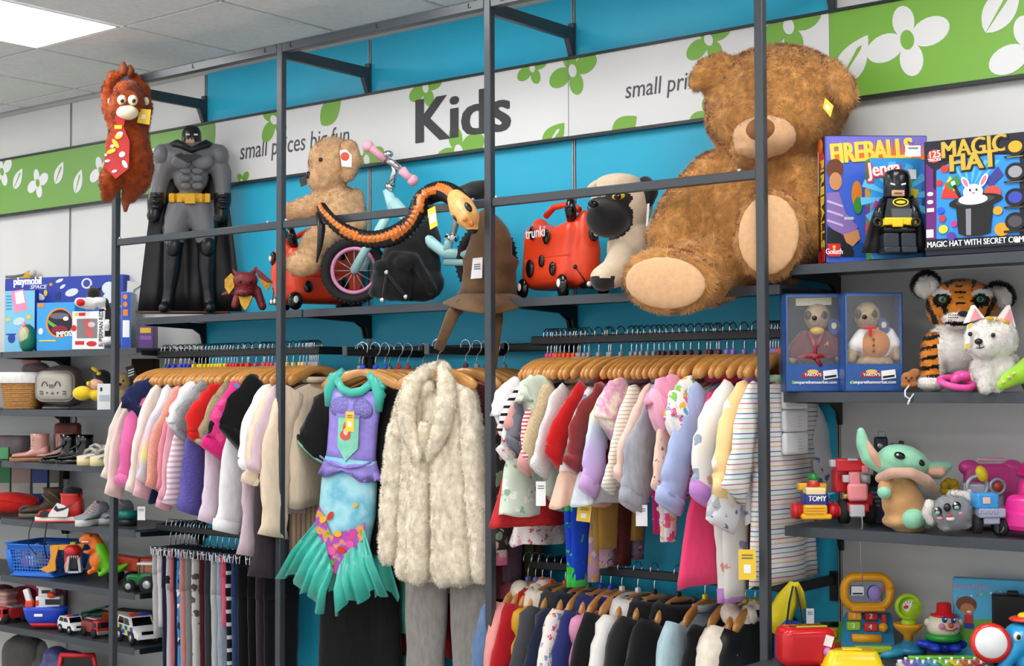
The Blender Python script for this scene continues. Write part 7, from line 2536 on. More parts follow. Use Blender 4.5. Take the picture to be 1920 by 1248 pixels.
# second shelf: boxed meerkats
z = RZ[1]
def meerkat_box(label, x0, x1, y0, y1, Y, robe):
    P = stand((x0 + x1) / 2, y1, Y, z, YAW - .02)
    t = thing('boxed_toy', label, 'boxed toy', P.o, P.rz, 'boxed meerkats')
    r = P.r
    a, c = P.xz(x0, y1), P.xz(x1, y0)
    w, h, d = c[0] - a[0], c[1], .085
    cx = (a[0] + c[0]) / 2
    blue = mat('box_blue', '#2b5596', rough=.4, var=.1, vscale=40)
    b = B(blue)
    b.box((cx, d - .002, h / 2), (w, .004, h)).box((a[0] + .0015, d / 2, h / 2), (.003, d, h)).box((c[0] - .0015, d / 2, h / 2), (.003, d, h)).box((cx, d / 2, .0015), (w, d, .003)).box((cx, d / 2, h - .0015), (w, d, .003))
    fz = P.xz(0, y1 - 42)[1]
    b.box((cx, .002, fz / 2), (w, .004, fz))
    for s in (a[0] + .004, c[0] - .004):
        b.box((s, .001, (h + fz) / 2), (.008, .002, h - fz))
    b.box((cx, .001, h - .004), (w, .002, .008))
    b.ob('carton', t)
    B(mat('box_inner', '#25304a', rough=.5)).box((cx, d - .006, h / 2 + .01), (w - .01, .003, h - .03)).ob('backing_card', t)
    B('clear_film').rect(a[0] + .004, fz, c[0] - .004, h - .006, -.0002, .0006).ob('window_film', t)
    b = B(paper('#a82a20'))
    q = P.xz((x0 + x1) / 2 - 4, y1 - 26)
    b.prism([(q[0] - .034, q[1] - .006), (q[0] + .034, q[1] - .006), (q[0] + .026, q[1] + .008), (q[0], q[1] + .016), (q[0] - .026, q[1] + .008)], -.0012, -.0002)
    b.m(paper('#e0c060')).disc(q[0], q[1] + .010, .016, .006, -.0014).m(W_).bold("YAKOV'S", .012, q[0], q[1] + .001, -.002, .02)
    b.text('comparethemeerkat.com', .0125, q[0] + .004, P.xz(0, y1 - 8)[1], -.0008, bold=.015).m(GRN).rect(a[0] + .018, P.xz(0, y1 - 6)[1] - .002, a[0] + .024, P.xz(0, y1 - 11)[1], -.0008)
    b.m(W_).prism([P.xz(*k) for k in ((x1 - 40, y1 - 34), (x1 - 14, y1 - 37), (x1 - 12, y1 - 21), (x1 - 39, y1 - 17))], -.0016, -.001)
    b.m(K_).prism([P.xz(*k) for k in ((x1 - 37, y1 - 24), (x1 - 15, y1 - 27), (x1 - 15, y1 - 23), (x1 - 37, y1 - 20))], -.0022, -.0016)
    b.ob('printed_front', t)
    # the animal sitting in its box: parts of the boxed toy
    mx = (x0 + x1) / 2
    fur = mat('fur_meerkat', '#a58a66', rough=.9, var=.25, vscale=90, bump=.4, bscale=300)
    hx = mx + (4 if robe else -12)
    o = skin([('e', P(hx, y0 + 44, .04), (r(25), .03, r(27))), ('e', P(hx - 4, y0 + 50, .028), (r(14), .026, r(14))), ('e', P(mx + 2, y0 + 105, .045), (r(34), .028, r(38))), ('t', [P(mx - 24, y0 + 85, .04), P(mx - 40, y0 + 110, .035), P(mx - 42, y0 + 124, .028)], [r(11), r(11), r(9)]), ('t', [P(mx + 26, y0 + 85, .04), P(mx + 40, y0 + 104, .035), P(mx + 44, y0 + 120, .028)], [r(11), r(11), r(9)])], 'meerkat_body', fur, t, .005, 3)
    b = B(mat('eye_patch', '#43281e', rough=.8))
    for s in (-1, 1):
        b.ell(P(hx - 2 + s * 15, y0 + 41, .018), (r(7), .008, r(9)))
    b.m('gloss_black').ell(P(hx - 5, y0 + 46, -.0), (r(5), .005, r(4.5)))
    for s in (-1, 1):
        b.ell(P(hx - 2 + s * 14, y0 + 41, .010), (r(4), .004, r(5)))
    b.ob('face', t)
    if robe:
        m = mat('robe_wine', '#5c0f18', rough=.75, sheen=.4, var=.15)
        o = skin([('e', P(mx + 2, y0 + 110, .042), (r(38), .034, r(36))), ('t', [P(mx - 20, y0 + 84, .04), P(mx - 36, y0 + 104, .035), P(mx - 40, y0 + 112, .03)], [r(15), r(15), r(14)]), ('t', [P(mx + 24, y0 + 84, .04), P(mx + 38, y0 + 100, .035), P(mx + 44, y0 + 110, .03)], [r(15), r(15), r(14)])], 'robe', m, t, .005, 3)
        b = B(mat('satin_red', '#8a1a24', rough=.35)).tube([P(mx - 12, y0 + 72, .02), P(mx + 1, y0 + 100, .003), P(mx + 0, y0 + 124, .0)], r(4.5), 6).tube([P(mx + 16, y0 + 72, .02), P(mx + 4, y0 + 100, .003)], r(4), 6).tube([P(mx - 32, y0 + 120, .01), P(mx, y0 + 116, .0), P(mx + 34, y0 + 119, .012)], r(5), 6)
        b.ell(P(mx, y0 + 119, -.002), (r(7), .006, r(5))).tube([P(mx, y0 + 119, 0), P(mx + 12, y0 + 136, 0)], r(4), 6)
        b.m(mat('gold_cloth', '#d0a83a', rough=.4)).ell(P(mx + 4, y0 + 70, .02), (r(14), .014, r(8)))
        b.text('A', r(12), *P.xz(mx + 22, y0 + 94), .004, shear=.3)
        b.ob('robe_trim', t)
        B(paper('#d8d0a8')).prism([P.xz(*q) for q in ((x0 + 22, y0 + 8), (x1 - 20, y0 + 6), (x1 - 20, y0 + 20), (x0 + 23, y0 + 22))], .03, .034).ob('name_card', t)
    else:
        skin([('e', P(mx + 4, y0 + 96, .04), (r(36), .034, r(32))), ('t', [P(mx + 28, y0 + 78, .04), P(mx + 40, y0 + 96, .032)], [r(13), r(12)]), ('t', [P(mx - 22, y0 + 80, .04), P(mx - 36, y0 + 100, .032)], [r(13), r(13)])], 'shirt', cloth('#e6e2de'), t, .005, 3)
        skin([('e', P(mx + 3, y0 + 96, .034), (r(31), .034, r(30)))], 'waistcoat', cloth('#c07a35'), t, .005, 2)
        b = B(plastic('#c0202c')).box(P(mx - 8, y0 + 66, .002), (r(28), .006, r(5)), .002).box(P(mx - 6, y0 + 74, -.001), (r(6), .004, r(16)), .001)
        b.m(plastic('#7a4a2a'))
        for k in range(3):
            b.ell(P(mx, y0 + 88 + 11 * k, -.003), (r(2.5), .003, r(2.5)))
        b.ob('ribbon_and_buttons', t)
        skin([('e', P(mx + 2, y0 + 132, .04), (r(36), .03, r(16)))], 'trousers', fur, t, .005, 2)
    b = B(paper('#27407a')).disc(*P.xz(hx + 34, y0 + 62), r(10), r(16), .02, .002, rot=.2).m(paper('#c9c0a0')).disc(*P.xz(hx + 34, y0 + 60), r(5), r(6), .0185)
    b.ob('swing_tag', t)
    return t
meerkat_box('blue window box holding a meerkat in a dark red robe', 1473, 1583, 550, 729, 3.785, True)
meerkat_box('blue window box holding a meerkat in an orange waistcoat', 1584, 1692, 548, 729, 3.81, False)

# tiger
mat('fur_tiger', '#d5832a', rough=.92, var=.15, vscale=50, bump=.5, bscale=250, sheen=.3, spec=.1)
mat('fur_black', '#0e0d0d', rough=.92, bump=.4, bscale=250, sheen=.2, spec=.1)
mat('fur_white', '#ece7e0', rough=.92, var=.05, bump=.5, bscale=250, sheen=.3, spec=.1)
P = stand(1790, 728, 3.93, z)
t = thing('plush_tiger', 'large plush tiger with white ears sitting behind the white plush dog', 'plush toy', P.o, P.rz)
r = P.r
def tiger(c):
    x, y = P.px(c)
    if y > 622:                                  # body
        if abs(x - 1790) < 33 - abs(y - 660) * .12 and c[1] < .02:
            return 2
        return 1 if math.sin(y * .34 + .9 * math.sin(x * .09)) > .35 and abs(x - 1792) > 30 else 0
    dx, dy = x - 1800, y - 580
    if dx * dx / 3500 + (y - 598) ** 2 / 500 < .35 and c[1] < 0:
        return 2 if y < 602 else 1
    if y > 607:
        return 2
    for ex in (1767, 1838):                      # white brows over dark eye rims
        if ((x - ex) / 18) ** 2 + ((y - 563) / 13) ** 2 < 1:
            return 1
        if ((x - ex - (4 if ex > 1800 else -4)) / 20) ** 2 + ((y - 550) / 9) ** 2 < 1:
            return 2
    if abs(dx) < 10 and y < 572:
        return 1 if math.sin(y * .6) > .55 else 0
    return 1 if math.sin((abs(dx) * .55 + dy * .25) * .42 + 1.3) > .35 and abs(dx) > 22 or (y < 532 and math.sin(dx * .3) > .2) else 0
skin([('e', P(1803, 575, -.01), (r(64), .09, r(52))), ('e', P(1797, 598, -.075), (r(28), .04, r(22))), ('e', P(1790, 660, .0), (r(62), .09, r(56))), ('t', [P(1755, 650, -.04), P(1748, 690, -.06), P(1748, 718, -.07)], [r(25), r(22), r(20)]), ('t', [P(1825, 650, -.03), P(1835, 690, -.05), P(1838, 718, -.06)], [r(26), r(24), r(20)]), ('e', P(1746, 717, -.10), (r(24), .045, r(13)))],
     'tiger_body', ['fur_tiger', 'fur_black', 'fur_white'], t, .006, 3, paint=lambda c: 2 if P.px(c)[1] > 708 and P.px(c)[0] < 1775 else tiger(c), fur=(30000, .008, .0009))
for x, y, s in ((1735, 532, -1), (1876, 552, 1)):
    skin([('e', P(x, y, .015), (r(30), .022, r(25)), (0, s * .5, 0))], 'ear', 'fur_black', t, .006, 3, fur=(3500, .008, .0009))
    skin([('e', P(x + s * -2, y + 5, -.008), (r(22), .014, r(18)), (0, s * .5, 0))], 'ear_lining', 'fur_white', t, .006, 3, fur=(3500, .010, .0009))
b = B('gloss_black')
for x in (1767, 1838):
    b.ell(P(x, 562, -.085), (r(10), .016, r(9)))
b.m(plastic('#3f7a5a', .15))
for x in (1767, 1838):
    b.ell(P(x, 561, -.098), (r(7), .006, r(6)))
b.m('gloss_black')
for x in (1767, 1838):
    b.ell(P(x, 561, -.103), (r(3.4), .004, r(3.6)))
b.ob('eyes', t)
b = B('soft_black').ell(P(1806, 588, -.112), (r(10), .012, r(6)))
for k in range(12):
    b.ell(P(1779 + 4 * (k % 5), 590 + 5 * (k // 5), -.113), (r(1.2), .003, r(1.2)), None, 6, 5)
b.ob('nose_and_whisker_dots', t)

# white dog
P = stand(1858, 731, 3.80, z)
t = thing('plush_dog', 'small white plush dog with pink ears and a gold bow in front of the tiger', 'plush toy', P.o, P.rz)
r = P.r
skin([('e', P(1858, 637, -.01), (r(49), .065, r(42))), ('e', P(1845, 652, -.05), (r(24), .035, r(20))), ('e', P(1864, 695, .0), (r(44), .06, r(38))), ('t', [P(1850, 700, -.04), P(1848, 724, -.05)], [r(16), r(14)]), ('t', [P(1872, 700, -.035), P(1872, 724, -.045)], [r(16), r(14)]), ('e', P(1895, 690, .02), (r(22), .03, r(28)))], 'dog_body', 'fur_white', t, .006, 4, fur=(22000, .007, .0008))
for x0, x1_, x2 in ((1808, 1823, 1842), (1868, 1889, 1900)):
    b = B('fur_white').prism([P.xz(x0, 606 if x0 < 1850 else 600), P.xz(x1_, 572), P.xz(x2, 596 if x0 < 1850 else 614)], -.02, .01)
    o = b.ob('ear', t)
    B(cloth('#e89aa4')).prism([P.xz(x0 + 6, 603), P.xz(x1_, 579), P.xz(x2 - 6, 597 if x0 < 1850 else 608)], -.024, -.0205).ob('ear_lining', o)
b = B('gloss_black').ell(P(1835, 640, -.084), (r(7.5), .012, r(6)))
b.ell(P(1819, 626, -.066), (r(4), .006, r(4.5))).ell(P(1862, 628, -.076), (r(4), .006, r(4.5)))
b.tube([P(1830, 652, -.084), P(1837, 653, -.086), P(1845, 650, -.083)], .0014, 5).tube([P(1836, 645, -.087), P(1837, 653, -.086)], .0014, 5)
b.ob('face', t)
b = B(mat('gold_cloth', '#d0a83a', rough=.4)).ell(P(1856, 597, -.055), (r(8), .008, r(4)), (0, .15, 0)).ell(P(1884, 603, -.045), (r(10), .008, r(4.5)), (0, .35, 0)).ell(P(1870, 599, -.058), (r(3), .008, r(3)))
b.ob('bow', t)
b = B('ticket_white').prism([P.xz(*q) for q in ((1803, 610), (1812, 606), (1806, 650), (1797, 652))], -.05, -.048)
b.m('ticket_yellow').prism([P.xz(*q) for q in ((1798, 646), (1806, 644), (1805, 652), (1796, 655))], -.0512, -.0505).prism([P.xz(*q) for q in ((1804, 610), (1812, 606), (1811, 614), (1803, 618))], -.0512, -.0505)
b.ob('side_tag', t)

P = stand(1800, 734, 3.765, z)
t = thing('toy_dummy', 'bright pink plastic dummy at the shelf edge in front of the tiger', 'toy', P.o, P.rz)
r = P.r
pk = plastic('#ea4fa0', .22)
B(pk).torus(P(1794, 717, -.0), r(27), r(6), (.35, .1, 0), 28, 10, 1., 1.15).ob('ring', t)
skin([('e', P(1805, 705, .02), (r(20), .03, r(11))), ('e', P(1826, 714, .03), (r(14), .03, r(13))), ('e', P(1790, 712, .02), (r(9), .02, r(9)))], 'shield', pk, t, .005, 3)
P = stand(1706, 728, 3.80, z)
t = thing('toy_bear_card', 'small brown bear shaped toy beside the tiger paw', 'toy', P.o, P.rz)
skin([('e', P(1703, 710, 0), (P.r(14), .02, P.r(14))), ('e', P(1716, 702, .02), (P.r(14), .02, P.r(12))), ('e', P(1706, 722, .0), (P.r(18), .025, P.r(7)))], 'bear_body', plush('#a86a34'), t, .005, 3)
B('gloss_black').ell(P(1699, 708, -.021), (.003, .002, .003)).ell(P(1709, 708, -.021), (.003, .002, .003)).ell(P(1704, 713, -.022), (.004, .003, .003)).ob('face', t)
t = thing('loose_string', 'white looped string hanging over the shelf edge below the boxed meerkats', 'string', at(1703, 740, 3.752), YAW)
P = Pix(1703, 740, 3.752)
B('ticket_white').tube([P(1705, 722, .02), P(1697, 732, .0), P(1697, 742, -.004), P(1706, 748, -.004), P(1713, 738, .0)], .0022, 6).tube([P(1706, 748, -.004), P(1702, 758, -.004)], .0026, 6).ob('knotted_loop', t)
P = stand(1900, 732, 3.78, z)
t = thing('green_plush', 'lime green plush foot sticking out beside the white plush dog', 'plush toy', P.o, P.rz)
skin([('t', [P(1935, 690, .02), P(1915, 700, -.0), P(1890, 712, -.02), P(1878, 722, -.025)], [P.r(26), P.r(20), P.r(15), P.r(10)]), ('e', P(1950, 710, .03), (P.r(36), .05, P.r(40)))], 'plush_body', mat('plush_lime', '#9ad02a', rough=.85, sheen=.3, bump=.3, bscale=300), t, .006, 3)
b = B(cloth('#d8c89a'))
for q in ((1882, 716), (1892, 707), (1902, 700)):
    b.ell(P(q[0], q[1], -.042), (P.r(4), .005, P.r(3)))
b.ob('toe_pad', t)

# third shelf
z = RZ[2]
P = stand(1523, 974, 3.79, z)
t = thing('toy_car', 'yellow and blue toy car with red wheels and a green capped driver', 'toy car', P.o, P.rz)
r = P.r
b = B(plastic('#f0b41e')).box(P(1528, 967, -.02), (r(56), .06, r(10)), .005).box(P(1528, 957, -.035), (r(44), .03, r(22)), .006).box(P(1522, 912, .03), (r(54), .03, r(14)), .004)
for k in range(3):
    b.box(P(1528, 951 + 5 * k, -.052), (r(36), .004, r(2.5)), .001)
b.ob('bumper', t)
b = B(plastic('#27318f')).box(P(1527, 938, -.0), (r(44), .07, r(32)), .008)
b.m(W_).bold('TOMY', .021, *P.xz(1527, 933), -.0365, .03, sx=.85, shear=.1)
b.ob('bonnet', t)
B(plastic('#f0dca0')).box(P(1527, 920, -.01), (r(38), .05, r(14)), .005).ob('windscreen', t)
for x in (1493, 1562):
    o = B(plastic('#d0222a')).cyl(P(x - 9, 957, -.01), P(x + 9, 957, -.01), r(15), n=20).ob('wheel', t)
    B(plastic('#a81a22')).torus(P(x, 957, -.01), r(14.5), r(2), (0, PI / 2, 0), 20, 6).ob('tyre_ridge', o)
b = B(plastic('#d0302a')).lathe([(r(13), 0), (r(12), r(10)), (r(6), r(14))], P(1525, 915, .015), 16)
b.m(plastic('#d8a070')).ell(P(1525, 901, .012), (r(8.5), r(8.5), r(8)))
b.m(plastic('#1f8a3a')).lathe([(r(10), 0), (r(10.5), r(4)), (r(8), r(10)), (r(3), r(13))], P(1525, 899, .012), 16)
b.ob('driver', t)

P = stand(1605, 980, 3.83, z)
t = thing('toy_tractor', 'red and pink toy tractor with grey loader beside the yellow toy car', 'toy vehicle', P.o, P.rz)
r = P.r
red, pnk, gry = plastic('#c8202a'), plastic('#e88a90'), plastic('#b9b9bf')
b = B(red).box(P(1593, 871, .02), (r(56), .05, r(24)), .005).box(P(1575, 900, .05), (r(26), .06, r(44)), .005).box(P(1610, 935, .03), (r(46), .06, r(24)), .005).box(P(1607, 950, .0), (r(40), .05, r(18)), .005)
b.ob('body', t)
b = B(pnk).box(P(1608, 922, -.03), (r(38), .02, r(32)), .008).box(P(1602, 898, -.015), (r(20), .03, r(26)), .005).box(P(1621, 879, .0), (r(12), .03, r(14)), .003)
b.ob('seat_panel', t)
b = B(gry).box(P(1607, 957, -.035), (r(27), .02, r(22)), .003).cyl(P(1612, 898, .0), P(1630, 898, .0), r(10)).box(P(1586, 897, -.01), (r(12), .02, r(14)), .003).box(P(1561, 868, .02), (r(10), .03, r(14)), .003).box(P(1598, 861, .0), (r(18), .02, r(4)), .001)
b.ob('grey_fittings', t)
for x, dd in ((1582, .02), (1630, .03)):
    o = B('tyre').cyl(P(x - 8, 958, dd), P(x + 8, 958, dd), r(23), n=22).ob('wheel', t)
    B(plastic('#e0502a')).cyl(P(x - 9, 958, dd), P(x + 9, 958, dd), r(10), n=16).ob('wheel_hub', o)
b = B(plastic('#d8a02a')).ell(P(1586, 930, -.0), (r(5), .008, r(5)))
b.m(plastic('#2a7a9a')).tube([P(1556, 935, .0), P(1554, 926, .0), P(1566, 924, .0)], r(3), 6)
b.ob('lamp', t)
b = B('silver').tube([P(1616, 960, -.046), P(1617, 985, -.05), P(1613, 1010, -.05), P(1614, 1050, -.045), P(1618, 1100, .0)], .0012, 5)
b.ob('tag_string', t)

# green long eared plush lying against the back
mat('plush_mint', '#8fcfac', rough=.88, var=.06, vscale=30, sheen=.3, bump=.3, bscale=300)
mat('plush_ear_pink', '#d9a58c', rough=.88, sheen=.3)
mat('robe_tan', '#c0925e', rough=.9, var=.1, vscale=30, sheen=.3, bump=.4, bscale=260)
mat('robe_collar', '#c8a08a', rough=.9, var=.08, vscale=30, sheen=.3, bump=.3, bscale=260)
P = stand(1700, 985, 3.84, z)
t = thing('plush_creature', 'pale green long eared plush in a tan robe lounging on the shelf', 'plush toy', P.o, P.rz)
r = P.r
skin([('e', P(1693, 862, .0), (r(47), .07, r(29)), (0, .22, 0)), ('e', P(1690, 880, .0), (r(42), .06, r(18)), (0, .25, 0)),
      ('t', [P(1652, 878, .0), P(1630, 858, .0), P(1617, 830, .0), P(1614, 808, .0)], [r(11), r(17), r(13), r(8)]),
      ('t', [P(1735, 880, .0), P(1760, 882, .0), P(1780, 872, .0)], [r(16), r(18), r(8)]),
      ('e', P(1658, 922, -.05), (r(13), .025, r(14))), ('e', P(1712, 972, -.06), (r(22), .04, r(20))), ('e', P(1738, 974, -.03), (r(20), .04, r(17)))], 'plush_body', 'plush_mint', t, .006, 4)
skin([('t', [P(1648, 872, -.012), P(1637, 852, -.018), P(1626, 828, -.016)], [r(7), r(10), r(4)])], 'ear_lining', 'plush_ear_pink', t, .005, 3)
skin([('t', [P(1746, 884, -.025), P(1765, 884, -.028), P(1774, 878, -.02)], [r(9), r(11), r(4)])], 'ear_lining', 'plush_ear_pink', t, .005, 3)
skin([('t', [P(1682, 905, .0), P(1692, 940, -.01), P(1705, 968, -.015)], [r(32), r(40), r(38)]), ('t', [P(1668, 905, -.02), P(1660, 915, -.045)], [r(17), r(15)]), ('e', P(1690, 976, -.01), (r(36), .06, r(16)))], 'robe', 'robe_tan', t, .006, 4)
skin([('t', [P(1650, 896, -.02), P(1672, 886, -.07), P(1708, 886, -.085), P(1736, 900, -.06), P(1752, 918, -.02)], [r(10), r(11), r(11), r(12), r(10)])], 'robe_collar', 'robe_collar', t, .006, 3)
b = B('gloss_black').ell(P(1687, 854, -.066), (r(11), .014, r(7)), (0, .3, 0)).ell(P(1726, 867, -.052), (r(9), .014, r(6)), (0, .55, 0))
b.m('eye_white').ell(P(1683, 852, -.079), (r(2), .003, r(2)))
b.ob('eyes', t)

# koala
mat('plush_grey', '#8d8d92', rough=.88, var=.06, vscale=40, sheen=.3, bump=.3, bscale=300)
P = stand(1781, 992, 3.772, z)
t = thing('plush_koala', 'round grey plush koala with white ears beside the green plush', 'plush toy', P.o, P.rz)
r = P.r
skin([('e', P(1785, 960, .0), (r(40), .055, r(34))), ('e', P(1772, 990, -.01), (r(10), .03, r(5))), ('e', P(1812, 984, -.01), (r(12), .03, r(6)), (0, -.4, 0))], 'koala_body', 'plush_grey', t, .006, 3, fur=(9000, .004, .0008))
for q in ([(1744, 945), (1738, 960), (1745, 975)], [(1790, 927), (1812, 930), (1824, 948)]):
    skin([('t', [P(x, y, .0) for x, y in q], [r(9), r(9), r(8)])], 'ear_fluff', 'fur_white', t, .005, 2, fur=(2500, .006, .0008))
b = B(cloth('#b9b9bd')).prism([P.xz(*q) for q in ((1778, 926), (1782, 919), (1800, 928), (1820, 917), (1828, 945), (1818, 936), (1800, 930))], .0, .012)
b.ob('ear_tip', t)
b = B('gloss_black').ell(P(1776, 951, -.05), (r(7), .01, r(8))).ell(P(1759, 958, -.042), (r(7), .008, r(8))).ell(P(1794, 948, -.052), (r(8), .008, r(8)))
b.m(plastic('#7ab8b0', .2)).ell(P(1758, 961, -.047), (r(4.5), .006, r(4))).ell(P(1794, 951, -.057), (r(5), .006, r(4)))
b.m('eye_white').ell(P(1756, 954, -.049), (r(2.2), .004, r(2.2))).ell(P(1791, 944, -.059), (r(2.6), .004, r(2.6)))
b.m(cloth('#e89aa8')).ell(P(1762, 971, -.045), (r(5), .004, r(3))).ell(P(1800, 962, -.052), (r(5), .004, r(3)))
b.m('eye_white').ell(P(1782, 972, -.05), (r(8), .006, r(4))).m(plastic('#d8303a')).ell(P(1781, 967, -.054), (r(6), .004, r(2.2)))
b.ob('face', t)

t, P, b, w, h = carton('robot_toy_box', 'dark grey boxed robot toy standing behind the red tractor', 'boxed toy', 1628, 890, 1672, 968, 3.97, z, YAW, .04, paper('#4a4f60'))
b.m(K_).rect(*P.xz(1631, 912), *P.xz(1643, 892), -.0008).m(paper('#8a93a8'))
for k in range(4):
    b.rect(*P.xz(1631, 925 + 8 * k), *P.xz(1650, 921 + 8 * k), -.0008)
b.ob('printed_front', t)
P = stand(1650, 900, 4.0, z)
t = thing('robot_toy', 'black robot toy peeping over behind the long eared plush', 'toy robot', (P.o.x, 4.02, z + .0015), P.rz)
hz = P(1645, 822)[2]
b = B(mat('robot_grey', '#2c3140', rough=.4)).box((0, 0, .09), (.05, .04, .18), .006).box((-.005, 0, hz - .02), (.035, .035, .05), .006)
b.ob('robot_body', t)
b = B('silver').ell((-.012, -.02, hz - .02), (.009, .004, .009)).tube([(-.015, 0, hz), (-.012, 0, hz + .02), (.008, 0, hz + .02), (.01, 0, hz)], .0015, 5)
b.ob('eye', t)
b = B(mat('robot_grey', '#2c3140')).box((.035, 0, hz - .03), (.02, .02, .03), .003).box((.055, 0, hz - .022), (.012, .02, .03), .003)
b.ob('shoulder', t)
P = stand(1773, 930, 3.92, z)
t = thing('yellow_flower_toy', 'crinkled yellow toy flower behind the koala', 'toy', (P.o.x, 3.95, z + .0015), P.rz)
hz = P(1773, 915)[2]
b = B(mat('flower_yellow', '#d8ae1a', rough=.6))
for k in range(7):
    a = 2 * PI * k / 7
    b.ell((.016 * math.cos(a), -.003 * (k % 2), hz + .016 * math.sin(a)), (.013, .007, .013), None, 8, 6)
b.ob('petals', t)
B(plastic('#3f7a2a')).tube([(0, .008, 0), (0, .008, hz)], .005, 6).ob('stem', t)
P = stand(1850, 1000, 3.80, z)
t = thing('toy_truck', 'pale blue and grey toy truck between the koala and the pink car', 'toy vehicle', P.o, P.rz)
r = P.r
b = B(plastic('#2f8fd0')).box(P(1846, 938, .0), (r(42), .06, r(30)), .006)
b.m(plastic('#d8b8a8')).box(P(1850, 938, -.031), (r(14), .003, r(12)), .001)
b.ob('cab', t)
b = B(mat('clear_grey', '#9aa0b4', rough=.2, spec=.6)).box(P(1854, 960, .0), (r(50), .07, r(18)), .005).box(P(1854, 974, .0), (r(30), .06, r(14)), .004)
for k in range(4):
    b.box(P(1838 + 10 * k, 958, -.036), (r(5), .006, r(10)), .002)
b.ob('bumper', t)
for x in (1832, 1876):
    B('tyre').cyl(P(x - 6, 982, .0), P(x + 6, 982, .0), r(18), n=20).ob('wheel', t)
P = stand(1835, 925, 3.93, z)
t = thing('silver_camera_toy', 'silver and yellow toy instrument behind the pale blue truck', 'toy', (P.o.x, 3.95, z + .0015), P.rz)
hz = P(1835, 925)[2]
b = B(mat('toy_silver', '#a9adb6', rough=.3, metal=.3)).box((0, 0, hz / 2 + .02), (.11, .05, hz + .02), .008)
b.torus((-.02, -.028, hz + .02), .028, .006, (PI / 2, 0, 0), 20, 8).torus((.035, -.028, hz + .02), .02, .005, (PI / 2, 0, 0), 20, 8)
b.ob('body', t)
B(plastic('#e8d01f')).ell((-.008, -.03, hz + .055), (.016, .012, .024), (0, -.4, 0)).ob('yellow_cover', t)
B(plastic('#c0442a')).ell((.035, -.034, hz + .02), (.012, .006, .012)).ob('dial', t)
P = stand(1850, 905, 4.0, z)
t = thing('pink_case', 'pink plastic carry case with a clear handle at the back of the shelf', 'case', (P.o.x, 4.03, z + .0015), P.rz)
hz = P(1850, 870)[2]
b = B(plastic('#e0489a')).box((0, 0, hz / 2), (.15, .04, hz), .015).ell((-.06, 0, hz - .01), (.03, .02, .022)).ell((.06, 0, hz - .012), (.032, .02, .024))
b.ob('case_body', t)
B(mat('clear_pink', '#e0a8c4', rough=.2)).tube([(-.04, 0, hz), (-.035, 0, hz + .012), (.035, 0, hz + .012), (.04, 0, hz)], .005, 8).ob('handle', t)
P = stand(1905, 985, 3.86, z)
t = thing('pink_bag', 'shiny magenta tissue bag behind the pink toy car', 'bag', (P.o.x + .03, 3.94, z + .0015), P.rz)
skin([('e', (0, 0, .09), (.055, .045, .09)), ('e', (.0, 0, .17), (.05, .04, .03)), ('t', [(-.03, -.02, .18), (-.01, -.03, .12)], [.015, .02])], 'bag_body', mat('foil_pink', '#d41f7c', rough=.3, var=.3, vscale=30, bump=.9, bscale=50), t, .006, 2)
B('foil_pink').torus((0, 0, .16), .045, .008, None, 20, 6).ob('tie_band', t)
P = stand(1915, 1003, 3.80, z)
t = thing('toy_car', 'bright pink doll car with a chrome wheel in front of the magenta bag', 'toy car', (P.o.x + .03, 3.84, z + .0015), P.rz + .5)
b = B(plastic('#e02f8f', .22)).box((0, 0, .045), (.11, .24, .06), .015).box((0, .03, .085), (.10, .10, .05), .014, taper=.8)
b.ob('car_body', t)
for s in (-1, 1):
    for y in (-.075, .075):
        o = B('tyre').cyl((s * .05, y, .026), (s * .062, y, .026), .026, n=20).ob('wheel', t)
        B('silver').cyl((s * .05, y, .026), (s * .0635, y, .026), .018, n=10).ob('wheel_hub', o)
B('gloss_black').box((0, -.022, .088), (.085, .004, .03), .001, rot=(-.5, 0, 0)).ob('windscreen', t)

# bottom shelf of the toy bay
z = RZ[3]
P = stand(1628, 1222, 3.96, z)
t = thing('toy_till', 'yellow and blue toy cash register with a mirror screen', 'toy cash register', P.o, P.rz)
r = P.r
tb, ty = plastic('#2a7fa8', .3), plastic('#f0a51e', .25)
b = B(ty)
q = rrect(r(43), r(28), r(22), 8)
c0 = P(1626, 1109, .0)
b.tube([(c0[0] + x, 0, c0[2] + y) for x, y in q] + [(c0[0] + q[0][0], 0, c0[2] + q[0][1])], r(8.5), 10)
b.box(P(1627, 1141, .0), (r(64), .03, r(8)), .004)
b.ob('mirror_frame', t)
b = B(mat('mirror', '#8c8fa0', rough=.06, metal=.9)).prism([(c0[0] + x * .95, c0[2] + y * .95) for x, y in q], .0, .006)
b.m(plastic('#9a84cc')).ell(P(1640, 1112, -.006), (r(13), .006, r(15)))
b.m('ticket_white').rect(*P.xz(1595, 1115), *P.xz(1618, 1098), -.008).m(K_).rect(*P.xz(1597, 1113), *P.xz(1616, 1110), -.0085)
b.ob('mirror', t)
b = B(tb)
prof = [(1148, 42, .03), (1158, 46, .015), (1185, 48, -.02), (1205, 50, -.045), (1222, 50, -.05)]
b.loft([[P(1627 - ww, yy, dd), P(1627 + ww, yy, dd), P(1627 + ww, yy, .07), P(1627 - ww, yy, .07)] for yy, ww, dd in prof], smooth=False)
b.ob('till_body', t)
for x, y, txt, col, dd in ((1602, 1154, '1', '#f0a51e', .012), (1633, 1155, '2', '#b8242a', .012), (1600, 1173, '3', '#9acb2a', -.012), (1632, 1175, '4', '#d8302a', -.012)):
    b = B(plastic(col)).box(P(x, y, dd), (r(25), .02, r(16)), .004)
    o = b.ob('key', t)
    q0 = P(x, y, dd - .0105)
    B('eye_white').bold(txt, .02, q0[0], q0[2], q0[1], .03).ob('numeral', o)
